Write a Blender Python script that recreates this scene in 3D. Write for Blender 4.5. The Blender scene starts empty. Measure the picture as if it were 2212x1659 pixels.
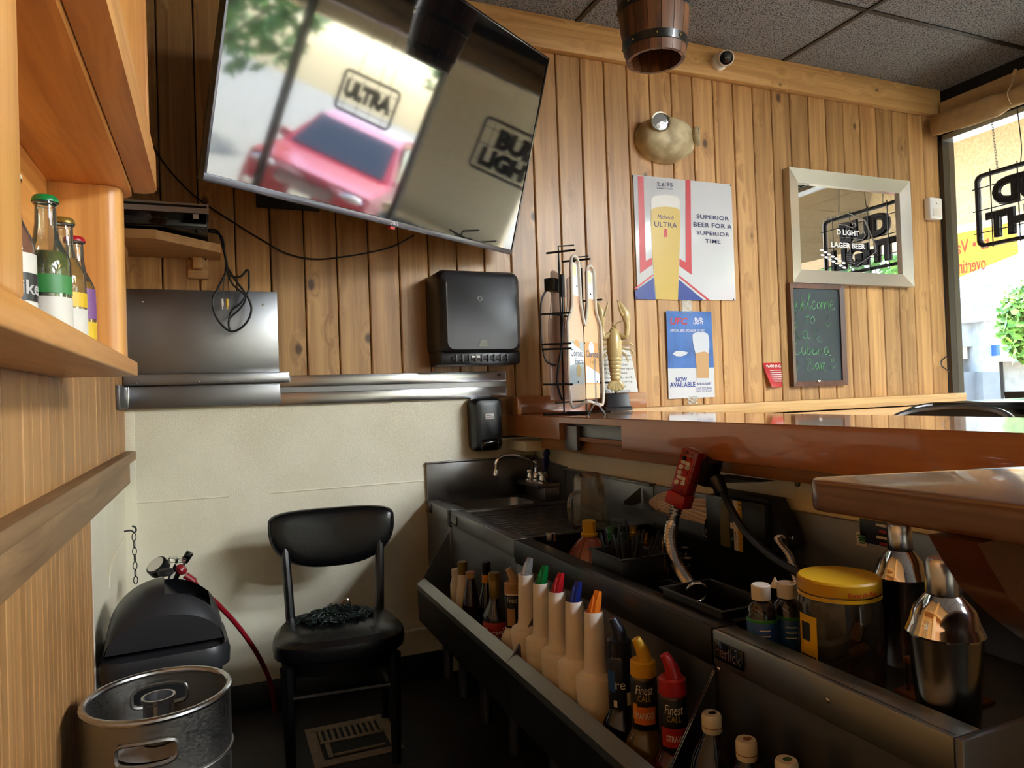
import bpy, bmesh, math, random
from mathutils import Vector, Matrix

random.seed(7)
S = bpy.context.scene
COL = S.collection
PI = math.pi

# ------------------------------------------------------------------ camera
F_PX, W_PX, H_PX = 1542.2, 2212.0, 1659.0
YAW, PITCH, ROLL, ZE = 0.39682, 0.01382, -0.03474, 1.165
fw = Vector((math.sin(YAW) * math.cos(PITCH), math.cos(YAW) * math.cos(PITCH), math.sin(PITCH)))
r0 = Vector((math.cos(YAW), -math.sin(YAW), 0))
u0 = r0.cross(fw)
rt = r0 * math.cos(ROLL) + u0 * math.sin(ROLL)
up = u0 * math.cos(ROLL) - r0 * math.sin(ROLL)
EYE = Vector((0, 0, ZE))
cam_d = bpy.data.cameras.new('camera')
cam_d.sensor_fit = 'HORIZONTAL'
cam_d.sensor_width = 36
cam_d.lens = F_PX / W_PX * 36
cam_d.clip_start = 0.02
cam_d.clip_end = 300
cam = bpy.data.objects.new('camera', cam_d)
COL.objects.link(cam)
cam.matrix_world = Matrix(((rt.x, up.x, -fw.x, 0), (rt.y, up.y, -fw.y, 0), (rt.z, up.z, -fw.z, ZE), (0, 0, 0, 1)))
S.camera = cam

# ------------------------------------------------------------------ world, sun, exposure
wd = bpy.data.worlds.new('sky')
S.world = wd
wd.use_nodes = True
wn = wd.node_tree
for n in list(wn.nodes):
    wn.nodes.remove(n)
wo = wn.nodes.new('ShaderNodeOutputWorld')
wb = wn.nodes.new('ShaderNodeBackground')
sky = wn.nodes.new('ShaderNodeTexSky')
sky.sky_type = 'NISHITA'
sky.sun_disc = False
sky.sun_elevation = math.radians(58)
sky.sun_rotation = math.radians(83)
sky.air_density = 1.2
sky.dust_density = 1.5
wb.inputs[1].default_value = 0.26
wn.links.new(sky.outputs[0], wb.inputs[0])
wn.links.new(wb.outputs[0], wo.inputs[0])
sun_d = bpy.data.lights.new('sun', 'SUN')
sun_d.energy = 9.0
sun_d.angle = math.radians(0.6)
sun_d.color = (1.0, 0.95, 0.86)
sun = bpy.data.objects.new('sun', sun_d)
COL.objects.link(sun)
sun.rotation_euler = Vector((-0.62, -0.08, -1.15)).to_track_quat('-Z', 'Y').to_euler()
vs = S.view_settings
vs.view_transform = 'Standard'
vs.look = 'None'
vs.exposure = 3.5
vs.gamma = 1
vs.use_curve_mapping = False
S.cycles.max_bounces = 10
S.cycles.diffuse_bounces = 6
S.cycles.glossy_bounces = 5
S.cycles.transmission_bounces = 8
S.cycles.transparent_max_bounces = 12
S.cycles.caustics_reflective = False
S.cycles.caustics_refractive = False
S.cycles.sample_clamp_indirect = 6.0

# ------------------------------------------------------------------ pixel rays (2212 x 1659 frame) onto real planes
def ray(x, y):
    return rt * ((x - W_PX / 2) / F_PX) - up * ((y - H_PX / 2) / F_PX) + fw
def onX(x, y, X):
    d = ray(x, y); return EYE + d * (X / d.x)
def onY(x, y, Y):
    d = ray(x, y); return EYE + d * (Y / d.y)
def onZ(x, y, Z):
    d = ray(x, y); return EYE + d * ((Z - ZE) / d.z)

FILL_POWER = 10.0  # glow of the added fill panels behind the camera
# room planes (metres)
D = 2.918        # back wall
XL = -0.295      # left wall
XR = 4.04        # window wall
YB = -3.6        # wall behind the camera
ZC = 2.874       # ceiling
ZBAR = 1.074     # bar top
XBAR = 1.194     # bartender edge of the bar
XDIE = 1.323     # wall under the bar
XU, ZU = 0.811, 0.733   # front and top of the underbar units

# ------------------------------------------------------------------ materials
def lin(c):
    if isinstance(c, str):
        c = [int(c[i:i + 2], 16) for i in (0, 2, 4)]
    return tuple(((v / 255) / 12.92 if v / 255 <= 0.04045 else ((v / 255 + 0.055) / 1.055) ** 2.4) for v in c) + (1,)
MATS = {}
def newmat(name):
    m = bpy.data.materials.new(name)
    m.use_nodes = True
    nt = m.node_tree
    b = nt.nodes['Principled BSDF']
    MATS[name] = m
    return m, nt, b
def setb(b, **k):
    names = dict(rough='Roughness', metal='Metallic', coat='Coat Weight', coatr='Coat Roughness', trans='Transmission Weight',
                 ior='IOR', spec='Specular IOR Level', emit='Emission Strength', alpha='Alpha', aniso='Anisotropic', sheen='Sheen Weight')
    for a, v in k.items():
        b.inputs[names[a]].default_value = v
def plain(name, col, rough=0.5, noise=0.0, nscale=20, bump=0.0, bscale=200, **k):
    m, nt, b = newmat(name)
    c = lin(col)
    b.inputs['Base Color'].default_value = c
    setb(b, rough=rough, **k)
    N, L = nt.nodes, nt.links
    if noise or bump:
        tc = N.new('ShaderNodeTexCoord')
    if noise:
        n = N.new('ShaderNodeTexNoise'); n.inputs['Scale'].default_value = nscale; n.inputs['Detail'].default_value = 5
        L.new(tc.outputs['Object'], n.inputs['Vector'])
        mx = N.new('ShaderNodeMixRGB'); mx.blend_type = 'MULTIPLY'; mx.inputs[0].default_value = 1
        mx.inputs[1].default_value = c
        rp = N.new('ShaderNodeMapRange'); rp.inputs[1].default_value = 0.3; rp.inputs[2].default_value = 0.7
        rp.inputs[3].default_value = 1 - noise; rp.inputs[4].default_value = 1 + noise * 0.4
        L.new(n.outputs['Fac'], rp.inputs[0]); L.new(rp.outputs[0], mx.inputs[2]); L.new(mx.outputs[0], b.inputs['Base Color'])
    if bump:
        n2 = N.new('ShaderNodeTexNoise'); n2.inputs['Scale'].default_value = bscale; n2.inputs['Detail'].default_value = 2
        L.new(tc.outputs['Object'], n2.inputs['Vector'])
        bp = N.new('ShaderNodeBump'); bp.inputs['Strength'].default_value = bump; bp.inputs['Distance'].default_value = 0.004
        L.new(n2.outputs['Fac'], bp.inputs['Height']); L.new(bp.outputs[0], b.inputs['Normal'])
    return m
def wood(name, c0, c1, axis='Z', scale=1.0, knot=0.0, rough=0.5, vary=0.18, coat=0.0, coatr=0.1, bump=0.15, kcol='3a2314', knots=(5.0, 1.6)):
    """grain running along an object axis; every object gets its own stretch of board"""
    m, nt, b = newmat(name)
    N, L = nt.nodes, nt.links
    setb(b, rough=rough, coat=coat, coatr=coatr)
    tc = N.new('ShaderNodeTexCoord'); oi = N.new('ShaderNodeObjectInfo')
    off = N.new('ShaderNodeVectorMath'); off.operation = 'SCALE'; off.inputs[0].default_value = (37.1, 53.7, 91.3)
    L.new(oi.outputs['Random'], off.inputs['Scale'])
    add = N.new('ShaderNodeVectorMath'); add.operation = 'ADD'
    L.new(tc.outputs['Object'], add.inputs[0]); L.new(off.outputs[0], add.inputs[1])
    ai = 'XYZ'.index(axis)
    # knots bend the grain around them
    mk = N.new('ShaderNodeMapping')
    ks = [knots[0]] * 3; ks[ai] = knots[1]
    mk.inputs['Scale'].default_value = ks
    L.new(add.outputs[0], mk.inputs['Vector'])
    vo = N.new('ShaderNodeTexVoronoi'); vo.inputs['Scale'].default_value = 1.0; vo.inputs['Randomness'].default_value = 1.0
    L.new(mk.outputs[0], vo.inputs['Vector'])
    pull = N.new('ShaderNodeMapRange'); pull.inputs[1].default_value = 0.0; pull.inputs[2].default_value = 0.35
    pull.inputs[3].default_value = 0.035 if knot else 0.0; pull.inputs[4].default_value = 0.0
    L.new(vo.outputs['Distance'], pull.inputs[0])
    cmb = N.new('ShaderNodeCombineXYZ')
    for i in range(3):
        if i != ai:
            L.new(pull.outputs[0], cmb.inputs[i])
    add2 = N.new('ShaderNodeVectorMath'); add2.operation = 'ADD'
    L.new(add.outputs[0], add2.inputs[0]); L.new(cmb.outputs[0], add2.inputs[1])
    mp = N.new('ShaderNodeMapping')
    sc = [34 * scale] * 3; sc[ai] = 1.3 * scale
    mp.inputs['Scale'].default_value = sc
    L.new(add2.outputs[0], mp.inputs['Vector'])
    n1 = N.new('ShaderNodeTexNoise'); n1.inputs['Scale'].default_value = 1.0; n1.inputs['Detail'].default_value = 4; n1.inputs['Distortion'].default_value = 0.8
    L.new(mp.outputs[0], n1.inputs['Vector'])
    mp2 = N.new('ShaderNodeMapping')
    sc2 = [260 * scale] * 3; sc2[ai] = 4 * scale
    mp2.inputs['Scale'].default_value = sc2
    L.new(add2.outputs[0], mp2.inputs['Vector'])
    n2 = N.new('ShaderNodeTexNoise'); n2.inputs['Scale'].default_value = 1.0; n2.inputs['Detail'].default_value = 2
    L.new(mp2.outputs[0], n2.inputs['Vector'])
    mixn = N.new('ShaderNodeMath'); mixn.operation = 'MULTIPLY_ADD'; mixn.inputs[1].default_value = 0.3; 
    L.new(n2.outputs['Fac'], mixn.inputs[0]); L.new(n1.outputs['Fac'], mixn.inputs[2])
    cr = N.new('ShaderNodeValToRGB')
    cr.color_ramp.elements[0].position = 0.42; cr.color_ramp.elements[0].color = lin(c0)
    cr.color_ramp.elements[1].position = 0.82; cr.color_ramp.elements[1].color = lin(c1)
    L.new(mixn.outputs[0], cr.inputs[0])
    out = cr.outputs[0]
    if knot:
        ke = N.new('ShaderNodeMapRange'); ke.inputs[1].default_value = 0.05 * knot; ke.inputs[2].default_value = 0.10 * knot
        ke.inputs[3].default_value = 0.85; ke.inputs[4].default_value = 0.0
        L.new(vo.outputs['Distance'], ke.inputs[0])
        sepc = N.new('ShaderNodeSeparateColor'); L.new(vo.outputs['Color'], sepc.inputs[0])
        gt = N.new('ShaderNodeMath'); gt.operation = 'GREATER_THAN'; gt.inputs[1].default_value = 0.35
        L.new(sepc.outputs[0], gt.inputs[0])
        km = N.new('ShaderNodeMath'); km.operation = 'MULTIPLY'
        L.new(ke.outputs[0], km.inputs[0]); L.new(gt.outputs[0], km.inputs[1])
        mx = N.new('ShaderNodeMixRGB'); mx.inputs[2].default_value = lin(kcol)
        L.new(km.outputs[0], mx.inputs[0]); L.new(out, mx.inputs[1]); out = mx.outputs[0]
    vr = N.new('ShaderNodeMapRange'); vr.inputs[3].default_value = 1 - vary; vr.inputs[4].default_value = 1 + vary * 0.6
    L.new(oi.outputs['Random'], vr.inputs[0])
    mv = N.new('ShaderNodeMixRGB'); mv.blend_type = 'MULTIPLY'; mv.inputs[0].default_value = 1
    L.new(out, mv.inputs[1]); L.new(vr.outputs[0], mv.inputs[2]); L.new(mv.outputs[0], b.inputs['Base Color'])
    bp = N.new('ShaderNodeBump'); bp.inputs['Strength'].default_value = bump; bp.inputs['Distance'].default_value = 0.002
    L.new(mixn.outputs[0], bp.inputs['Height']); L.new(bp.outputs[0], b.inputs['Normal'])
    return m
def steel(name, col='8d8a86', rough=0.3, axis='X', streak=0.25, bump=0.008):
    m, nt, b = newmat(name)
    N, L = nt.nodes, nt.links
    b.inputs['Base Color'].default_value = lin(col)
    setb(b, metal=1.0, rough=rough)
    tc = N.new('ShaderNodeTexCoord'); mp = N.new('ShaderNodeMapping')
    sc = [300, 300, 300]; sc['XYZ'.index(axis)] = 5
    mp.inputs['Scale'].default_value = sc
    L.new(tc.outputs['Object'], mp.inputs['Vector'])
    n = N.new('ShaderNodeTexNoise'); n.inputs['Scale'].default_value = 1; n.inputs['Detail'].default_value = 3
    L.new(mp.outputs[0], n.inputs['Vector'])
    n3 = N.new('ShaderNodeTexNoise'); n3.inputs['Scale'].default_value = 7; n3.inputs['Detail'].default_value = 4
    L.new(tc.outputs['Object'], n3.inputs['Vector'])
    ad = N.new('ShaderNodeMath'); ad.operation = 'ADD'
    L.new(n.outputs['Fac'], ad.inputs[0]); L.new(n3.outputs['Fac'], ad.inputs[1])
    rr = N.new('ShaderNodeMapRange'); rr.inputs[1].default_value = 0.6; rr.inputs[2].default_value = 1.4
    rr.inputs[3].default_value = rough * (1 - streak); rr.inputs[4].default_value = rough * (1 + streak * 1.6)
    L.new(ad.outputs[0], rr.inputs[0]); L.new(rr.outputs[0], b.inputs['Roughness'])
    return m
def glassy(name, col='ffffff', rough=0.02, trans=1.0, ior=1.45):
    m, nt, b = newmat(name)
    b.inputs['Base Color'].default_value = lin(col)
    setb(b, rough=rough, trans=trans, ior=ior)
    return m
def thin_glass(name, tint='ffffff', gloss=1.0, rough=0.0, ior=1.5, haze=0.0):
    """a pane: lets light straight through and mirrors a little at its face"""
    m = bpy.data.materials.new(name); m.use_nodes = True
    nt = m.node_tree; N, L = nt.nodes, nt.links
    for n in list(N):
        N.remove(n)
    o = N.new('ShaderNodeOutputMaterial'); t = N.new('ShaderNodeBsdfTransparent'); t.inputs[0].default_value = lin(tint)
    g = N.new('ShaderNodeBsdfGlossy'); g.inputs['Roughness'].default_value = rough
    fr = N.new('ShaderNodeFresnel'); fr.inputs[0].default_value = ior
    mu = N.new('ShaderNodeMath'); mu.operation = 'MULTIPLY'; mu.inputs[1].default_value = gloss
    L.new(fr.outputs[0], mu.inputs[0])
    mx = N.new('ShaderNodeMixShader')
    L.new(mu.outputs[0], mx.inputs[0]); L.new(t.outputs[0], mx.inputs[1]); L.new(g.outputs[0], mx.inputs[2])
    out = mx.outputs[0]
    if haze:
        d = N.new('ShaderNodeBsdfDiffuse'); m2 = N.new('ShaderNodeMixShader'); m2.inputs[0].default_value = haze
        L.new(out, m2.inputs[1]); L.new(d.outputs[0], m2.inputs[2]); out = m2.outputs[0]
    L.new(out, o.inputs[0])
    MATS[name] = m
    return m
def mottled(name, c0, c1, scale=30, lo=0.4, hi=0.6, rough=0.6, bump=0.3, bdist=0.003, bscale=None, detail=3, **k):
    m, nt, b = newmat(name)
    N, L = nt.nodes, nt.links
    setb(b, rough=rough, **k)
    tc = N.new('ShaderNodeTexCoord')
    n = N.new('ShaderNodeTexNoise'); n.inputs['Scale'].default_value = scale; n.inputs['Detail'].default_value = detail
    L.new(tc.outputs['Object'], n.inputs['Vector'])
    cr = N.new('ShaderNodeValToRGB')
    cr.color_ramp.elements[0].position = lo; cr.color_ramp.elements[0].color = lin(c0)
    cr.color_ramp.elements[1].position = hi; cr.color_ramp.elements[1].color = lin(c1)
    L.new(n.outputs['Fac'], cr.inputs[0]); L.new(cr.outputs[0], b.inputs['Base Color'])
    n2 = N.new('ShaderNodeTexNoise'); n2.inputs['Scale'].default_value = bscale or scale; n2.inputs['Detail'].default_value = 2
    L.new(tc.outputs['Object'], n2.inputs['Vector'])
    bp = N.new('ShaderNodeBump'); bp.inputs['Strength'].default_value = bump; bp.inputs['Distance'].default_value = bdist
    L.new(n2.outputs['Fac'], bp.inputs['Height']); L.new(bp.outputs[0], b.inputs['Normal'])
    return m

wood('pine_wall', '9a6c3d', 'cc9e64', 'Z', 0.8, knot=1.25, rough=0.42, vary=0.22, coat=0.15, coatr=0.25, knots=(7.0, 4.2))
wood('pine_beam', 'b3844a', 'dbae70', 'X', 0.8, knot=1.0, rough=0.5, vary=0.05, knots=(7.0, 4.6))
wood('fir_shelf_y', 'b5742f', 'dd9f55', 'Y', 0.55, knot=0.7, rough=0.45, vary=0.06, coat=0.2, coatr=0.2, knots=(6, 1.2))
wood('fir_shelf_z', 'bd7c36', 'e5aa60', 'Z', 0.55, knot=0.7, rough=0.45, vary=0.06, coat=0.2, coatr=0.2, knots=(6, 1.2))
wood('bead_wall', '986a3b', 'b38450', 'Z', 0.7, knot=0.5, rough=0.5, vary=0.12, knots=(6, 1.0))
wood('rail_y', '745438', 'a07a52', 'Y', 0.6, knot=0.5, rough=0.55, vary=0.08)
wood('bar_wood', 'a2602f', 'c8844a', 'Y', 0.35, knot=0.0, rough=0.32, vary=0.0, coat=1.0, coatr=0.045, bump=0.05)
wood('bar_wood_shade', '4c2a1b', '6b3f29', 'Y', 0.35, knot=0.0, rough=0.32, vary=0.0, coat=1.0, coatr=0.07, bump=0.05)  # bar wood again, the near return's shade put into its colour
wood('bar_wood_x', '8a5230', 'ae744a', 'X', 0.35, knot=0.0, rough=0.32, vary=0.0, coat=0.8, coatr=0.06, bump=0.05)
wood('apron_wood', '8a5428', 'b57a40', 'Y', 0.5, knot=0.4, rough=0.5, vary=0.05)
wood('birch', 'b98a54', 'd6ab74', 'X', 0.6, knot=0.0, rough=0.5, vary=0.05)
wood('stave_wood', '3a2213', '80522e', 'Z', 0.9, knot=0.0, rough=0.5, vary=0.25, coat=0.3, coatr=0.3)
wood('stain_frame', '3c1f12', '6a3d26', 'Z', 0.6, knot=0.0, rough=0.4, vary=0.05, coat=0.3)
wood('caddy_wood', '6a3d20', '8d5a32', 'Y', 0.6, rough=0.6, vary=0.0)
mottled('cream_wall', 'ded6bd', 'e8e1ca', scale=3, rough=0.38, bump=0.55, bdist=0.002, bscale=190)
mottled('ceiling_tile', '2c2c2d', '96969a', scale=160, lo=0.40, hi=0.52, rough=0.8, bump=0.6, bdist=0.003, bscale=160)
plain('grid_metal', '3c3835', 0.35, metal=0.6)
plain('black_plaster', '0c0c0d', 0.7)
mottled('floor_dark', '120a08', '24160f', scale=6, rough=0.55, bump=0.2)
plain('base_black', '0d0b0a', 0.5)
steel('steel', '8f8f92', 0.3, 'X', streak=0.08)
steel('steel_dark', '7c7b7c', 0.36, 'Y', streak=0.1)
steel('steel_y', '94948f', 0.34, 'Y', streak=0.1)
steel('steel_cup', '9a9894', 0.2, 'Z', streak=0.15)
steel('steel_bright', 'bdbdbf', 0.22, 'X', streak=0.1)
steel('steel_keg', '97938d', 0.34, 'X', streak=0.4)
plain('chrome', 'd8d8d8', 0.08, metal=1.0)
plain('screw', 'cfcac2', 0.25, metal=1.0)
plain('black_plastic', '0e0e10', 0.35, noise=0.2, nscale=60)
plain('black_matte', '0b0b0c', 0.6)
plain('black_gloss', '060607', 0.12)
plain('dark_grey_plastic', '232326', 0.38, bump=0.05, bscale=400)
plain('black_rubber', '101011', 0.55)
plain('black_vinyl', '0c0c0d', 0.27, bump=0.12, bscale=240, noise=0.2, nscale=30)
plain('black_paint', '0a0909', 0.3, coat=0.3)
plain('white_plastic', 'd9d2c4', 0.42)
plain('white_gloss', 'eceae4', 0.2)
plain('paper_white', 'd8d6d2', 0.6)
plain('paper_white_gloss', 'd2d4d8', 0.16)
plain('ink_black', '161616', 0.6)
plain('ink_navy', '232a5e', 0.5)
plain('ink_red', 'c22b35', 0.35)
plain('ink_blue', '2a3f92', 0.3)
plain('ink_white', 'e9e9e9', 0.5)
plain('ink_gold', 'b79a48', 0.4)
plain('beer_gold', 'cdb054', 0.3)
plain('beer_head', 'dedcd6', 0.4)
plain('cream_plastic', 'ece4da', 0.45, noise=0.08, nscale=14)
plain('tan_plastic', 'b38f66', 0.45)
plain('gold_cap', '8a6f2e', 0.35, metal=0.5)
plain('gold_paint', 'c9b27a', 0.35, metal=0.1, coat=0.4)
plain('dark_glass', '120807', 0.06, coat=0.6)
plain('cola_glass', '1c0c08', 0.08, coat=0.4)
plain('plum_glass', '2a0a10', 0.07, coat=0.5)
plain('red_hose', '8a1420', 0.35)
plain('red_plastic', 'a81722', 0.3)
plain('orange_plastic', 'd9731c', 0.35)
plain('yellow_plastic', 'd0a21c', 0.4)
plain('green_plastic', '107a3c', 0.28)
plain('blue_plastic', '17266e', 0.3)
plain('navy_label', '10162c', 0.35)
plain('black_label', '0c0b0c', 0.35)
plain('red_label', '9e1c20', 0.35)
plain('blue_label', '1c4f9c', 0.35)
plain('orange_label', 'd58a22', 0.4)
plain('yellow_label', 'd9b21c', 0.35)
plain('green_label', '2f7d3c', 0.4)
plain('white_label', 'd2cfc8', 0.45)
plain('canvas', 'b89a6c', 0.85, noise=0.12, nscale=25, bump=0.1, bscale=500)
mottled('patina', 'a8976f', 'e0d2ab', scale=9, lo=0.38, hi=0.6, rough=0.5, bump=0.1)
plain('slate', '2c3a3e', 0.5, noise=0.3, nscale=5)
plain('chalk_green', 'a6ecac', 0.8)
plain('gun_red', '9c1520', 0.12, trans=0.25, coat=0.6)
plain('braid', 'd9c2b2', 0.5)
glassy('clear_glass', 'f4f7f6', 0.03)
thin_glass('clear_plastic', 'e8ebea', 2.2, 0.08, haze=0.13)
thin_glass('pane_glass', 'f4f8f8', 0.8, haze=0.012)
thin_glass('acrylic', 'e6eefa', 1.2, haze=0.15)
MATS['steel_x'] = MATS['steel']

# ------------------------------------------------------------------ mesh building
class M:
    def __init__(s):
        s.bm = bmesh.new()
    def _x(s, vs, mat):
        if mat is not None:
            bmesh.ops.transform(s.bm, matrix=mat, verts=vs)
    def box(s, a, b, r=0.0, seg=2, mat=None):
        a, b = Vector(a), Vector(b)
        lo = Vector([min(a[i], b[i]) for i in range(3)]); hi = Vector([max(a[i], b[i]) for i in range(3)])
        c = (lo + hi) / 2; d = hi - lo
        res = bmesh.ops.create_cube(s.bm, size=1, matrix=Matrix.Translation(c) @ Matrix.Diagonal((d.x, d.y, d.z, 1)))
        vs = res['verts']
        if r > 0:
            r = min(r, min(d) * 0.49)
            es = list({e for v in vs for e in v.link_edges})
            rb = bmesh.ops.bevel(s.bm, geom=es, offset=r, segments=seg, profile=0.5, affect='EDGES', clamp_overlap=True)
            vs = list({v for v in rb['verts']} | {v for v in vs if v.is_valid})
        s._x(vs, mat)
        return s
    def lathe(s, prof, n=24, mat=None, cap0=True, cap1=True, sx=1.0, sy=1.0):
        rings = []
        for r, z in prof:
            rings.append([s.bm.verts.new((r * sx * math.cos(2 * PI * i / n), r * sy * math.sin(2 * PI * i / n), z)) for i in range(n)])
        for a, b in zip(rings, rings[1:]):
            for i in range(n):
                s.bm.faces.new((a[i], a[(i + 1) % n], b[(i + 1) % n], b[i]))
        if cap0 and prof[0][0] > 1e-5:
            s.bm.faces.new(rings[0][::-1])
        if cap1 and prof[-1][0] > 1e-5:
            s.bm.faces.new(rings[-1])
        s._x([v for r in rings for v in r], mat)
        return s
    def loft(s, rings, cap=True, closed=True, mat=None):
        R = [[s.bm.verts.new(p) for p in r] for r in rings]
        n = len(R[0])
        for a, b in zip(R, R[1:]):
            for i in range(n if closed else n - 1):
                s.bm.faces.new((a[i], a[(i + 1) % n], b[(i + 1) % n], b[i]))
        if cap and closed:
            s.bm.faces.new(R[0][::-1]); s.bm.faces.new(R[-1])
        s._x([v for r in R for v in r], mat)
        return s
    def tube(s, pts, r, n=8, closed=False, mat=None, flat=None):
        pts = [Vector(p) for p in pts]
        k = len(pts)
        rr = r if isinstance(r, (list, tuple)) else [r] * k
        rings = []
        prev = None
        for i, p in enumerate(pts):
            if closed:
                t = pts[(i + 1) % k] - pts[i - 1]
            else:
                t = pts[min(i + 1, k - 1)] - pts[max(i - 1, 0)]
            if t.length < 1e-9:
                t = Vector((0, 0, 1))
            t.normalize()
            if prev is None:
                a = Vector((0, 0, 1)) if abs(t.z) < 0.9 else Vector((1, 0, 0))
                u = t.cross(a).normalized()
            else:
                u = (prev - t * prev.dot(t))
                u = u.normalized() if u.length > 1e-6 else t.orthogonal().normalized()
            prev = u
            v = t.cross(u)
            ff = flat or 1.0
            rings.append([s.bm.verts.new(p + u * (rr[i] * math.cos(2 * PI * j / n)) + v * (rr[i] * ff * math.sin(2 * PI * j / n))) for j in range(n)])
        seq = rings + ([rings[0]] if closed else [])
        for a, b in zip(seq, seq[1:]):
            for i in range(n):
                s.bm.faces.new((a[i], a[(i + 1) % n], b[(i + 1) % n], b[i]))
        if not closed:
            s.bm.faces.new(rings[0][::-1]); s.bm.faces.new(rings[-1])
        s._x([v for r_ in rings for v in r_], mat)
        return s
    def prism(s, poly, h0, h1, mat=None):
        a = [s.bm.verts.new((p[0], p[1], h0)) for p in poly]
        b = [s.bm.verts.new((p[0], p[1], h1)) for p in poly]
        n = len(poly)
        for i in range(n):
            s.bm.faces.new((a[i], a[(i + 1) % n], b[(i + 1) % n], b[i]))
        s.bm.faces.new(a[::-1]); s.bm.faces.new(b)
        s._x(a + b, mat)
        return s
    def ball(s, c, r, n=16, m=10, mat=None):
        rx, ry, rz = r if isinstance(r, (tuple, list)) else (r, r, r)
        mm = Matrix.Translation(c) @ Matrix.Diagonal((rx, ry, rz, 1))
        if mat is not None:
            mm = mat @ mm
        bmesh.ops.create_uvsphere(s.bm, u_segments=n, v_segments=m, radius=1, matrix=mm)
        return s
    def quad(s, a, b, c, d):
        s.bm.faces.new([s.bm.verts.new(p) for p in (a, b, c, d)])
        return s
    def grid(s, f, nu, nv):
        V = [[s.bm.verts.new(f(i / nu, j / nv)) for j in range(nv + 1)] for i in range(nu + 1)]
        for i in range(nu):
            for j in range(nv):
                s.bm.faces.new((V[i][j], V[i + 1][j], V[i + 1][j + 1], V[i][j + 1]))
        return s
    def mesh(s, name, sharp=0.6, flat=False):
        bmesh.ops.recalc_face_normals(s.bm, faces=s.bm.faces)
        for f in s.bm.faces:
            f.smooth = not flat
        for e in s.bm.edges:
            if len(e.link_faces) == 2:
                e.smooth = e.calc_face_angle(0) < sharp
        me = bpy.data.meshes.new(name)
        s.bm.to_mesh(me); s.bm.free()
        return me
    def build(s, name, mat, parent=None, label=None, flat=False, sharp=0.6):
        return link(name, s.mesh(name, sharp, flat), mat, parent, label)

def link(name, me, mat, parent=None, label=None):
    if mat is not None:
        if isinstance(mat, str):
            mat = MATS[mat]
        me.materials.clear(); me.materials.append(mat)
    o = bpy.data.objects.new(name, me)
    COL.objects.link(o)
    if parent is not None:
        o.parent = parent
    if label:
        o['label'] = label
    return o
def tag(o, label, cat, group=None):
    o['label'] = label; o['category'] = cat
    if group:
        o['group'] = group
    return o
def thing(name, label, cat, loc=(0, 0, 0), rot=(0, 0, 0), group=None):
    o = bpy.data.objects.new(name, None)
    o.empty_display_size = 0.05
    COL.objects.link(o)
    o.location = loc; o.rotation_euler = rot
    return tag(o, label, cat, group)
def struct(o, label=None):
    o['kind'] = 'structure'
    if label:
        o['label'] = label
    return o
def copy_tree(o, parent=None):
    c = o.copy(); COL.objects.link(c); c.parent = parent
    for ch in list(o.children):
        copy_tree(ch, c)
    return c
def curve(pts, n=6, closed=False):
    """smooth path through points"""
    P = [Vector(p) for p in pts]; k = len(P); out = []
    for i in range(k if closed else k - 1):
        if closed:
            p0, p1, p2, p3 = P[i - 1], P[i], P[(i + 1) % k], P[(i + 2) % k]
        else:
            p0, p1, p2, p3 = P[max(i - 1, 0)], P[i], P[i + 1], P[min(i + 2, k - 1)]
        for j in range(n):
            t = j / n
            out.append(0.5 * ((2 * p1) + (p2 - p0) * t + (2 * p0 - 5 * p1 + 4 * p2 - p3) * t * t + (3 * p1 - p0 - 3 * p2 + p3) * t ** 3))
    if not closed:
        out.append(P[-1])
    return out
def rrect(w, h, r, n=4, cx=0, cy=0):
    out = []
    for sx, sy, a0 in ((1, 1, 0), (-1, 1, 90), (-1, -1, 180), (1, -1, 270)):
        for i in range(n + 1):
            a = math.radians(a0 + 90 * i / n)
            out.append((cx + sx * (w / 2 - r) + r * math.cos(a), cy + sy * (h / 2 - r) + r * math.sin(a)))
    return out
RX90 = Matrix.Rotation(PI / 2, 4, 'X')     # drawing plane (x, y) -> wall plane (x, z), front faces -y
def T(x, y, z):
    return Matrix.Translation((x, y, z))
def text_mesh(s, x0, x1, z0, z1, y=0.0, depth=0.0006, bold=0.0, shear=0.0, spacing=1.0, outline=0.0, fit=True, mirror=False):
    cu = bpy.data.curves.new('t', 'FONT')
    cu.body = s; cu.size = 1.0; cu.offset = bold; cu.shear = shear; cu.space_character = spacing
    cu.align_x = 'CENTER' if not fit else 'LEFT'
    cu.resolution_u = 3
    if outline:
        cu.fill_mode = 'NONE'
        w0 = (z1 - z0)
        cu.bevel_depth = outline / max(w0, 1e-6) * 0.72; cu.bevel_resolution = 1
    ob = bpy.data.objects.new('t', cu); COL.objects.link(ob)
    dg = bpy.context.evaluated_depsgraph_get(); dg.update()
    me = bpy.data.meshes.new_from_object(ob.evaluated_get(dg))
    COL.objects.unlink(ob); bpy.data.objects.remove(ob); bpy.data.curves.remove(cu)
    bm = bmesh.new(); bm.from_mesh(me); bpy.data.meshes.remove(me)
    if not bm.verts:
        bm.free(); return None
    xs = [v.co.x for v in bm.verts]; ys = [v.co.y for v in bm.verts]
    sx = (x1 - x0) / (max(xs) - min(xs)); sy = (z1 - z0) / max(max(ys) - min(ys), 1e-6)
    sz = (sx + sy) / 2
    for v in bm.verts:
        v.co = Vector((x0 + (v.co.x - min(xs)) * sx, y - (v.co.z * sz if outline else 0), z0 + (v.co.y - min(ys)) * sy))
        if mirror:
            v.co.x = x0 + x1 - v.co.x
    if not outline and depth:
        r = bmesh.ops.extrude_face_region(bm, geom=bm.faces[:])
        for e in r['geom']:
            if isinstance(e, bmesh.types.BMVert):
                e.co.y -= depth
    m = M(); m.bm.free(); m.bm = bm
    return m
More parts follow.
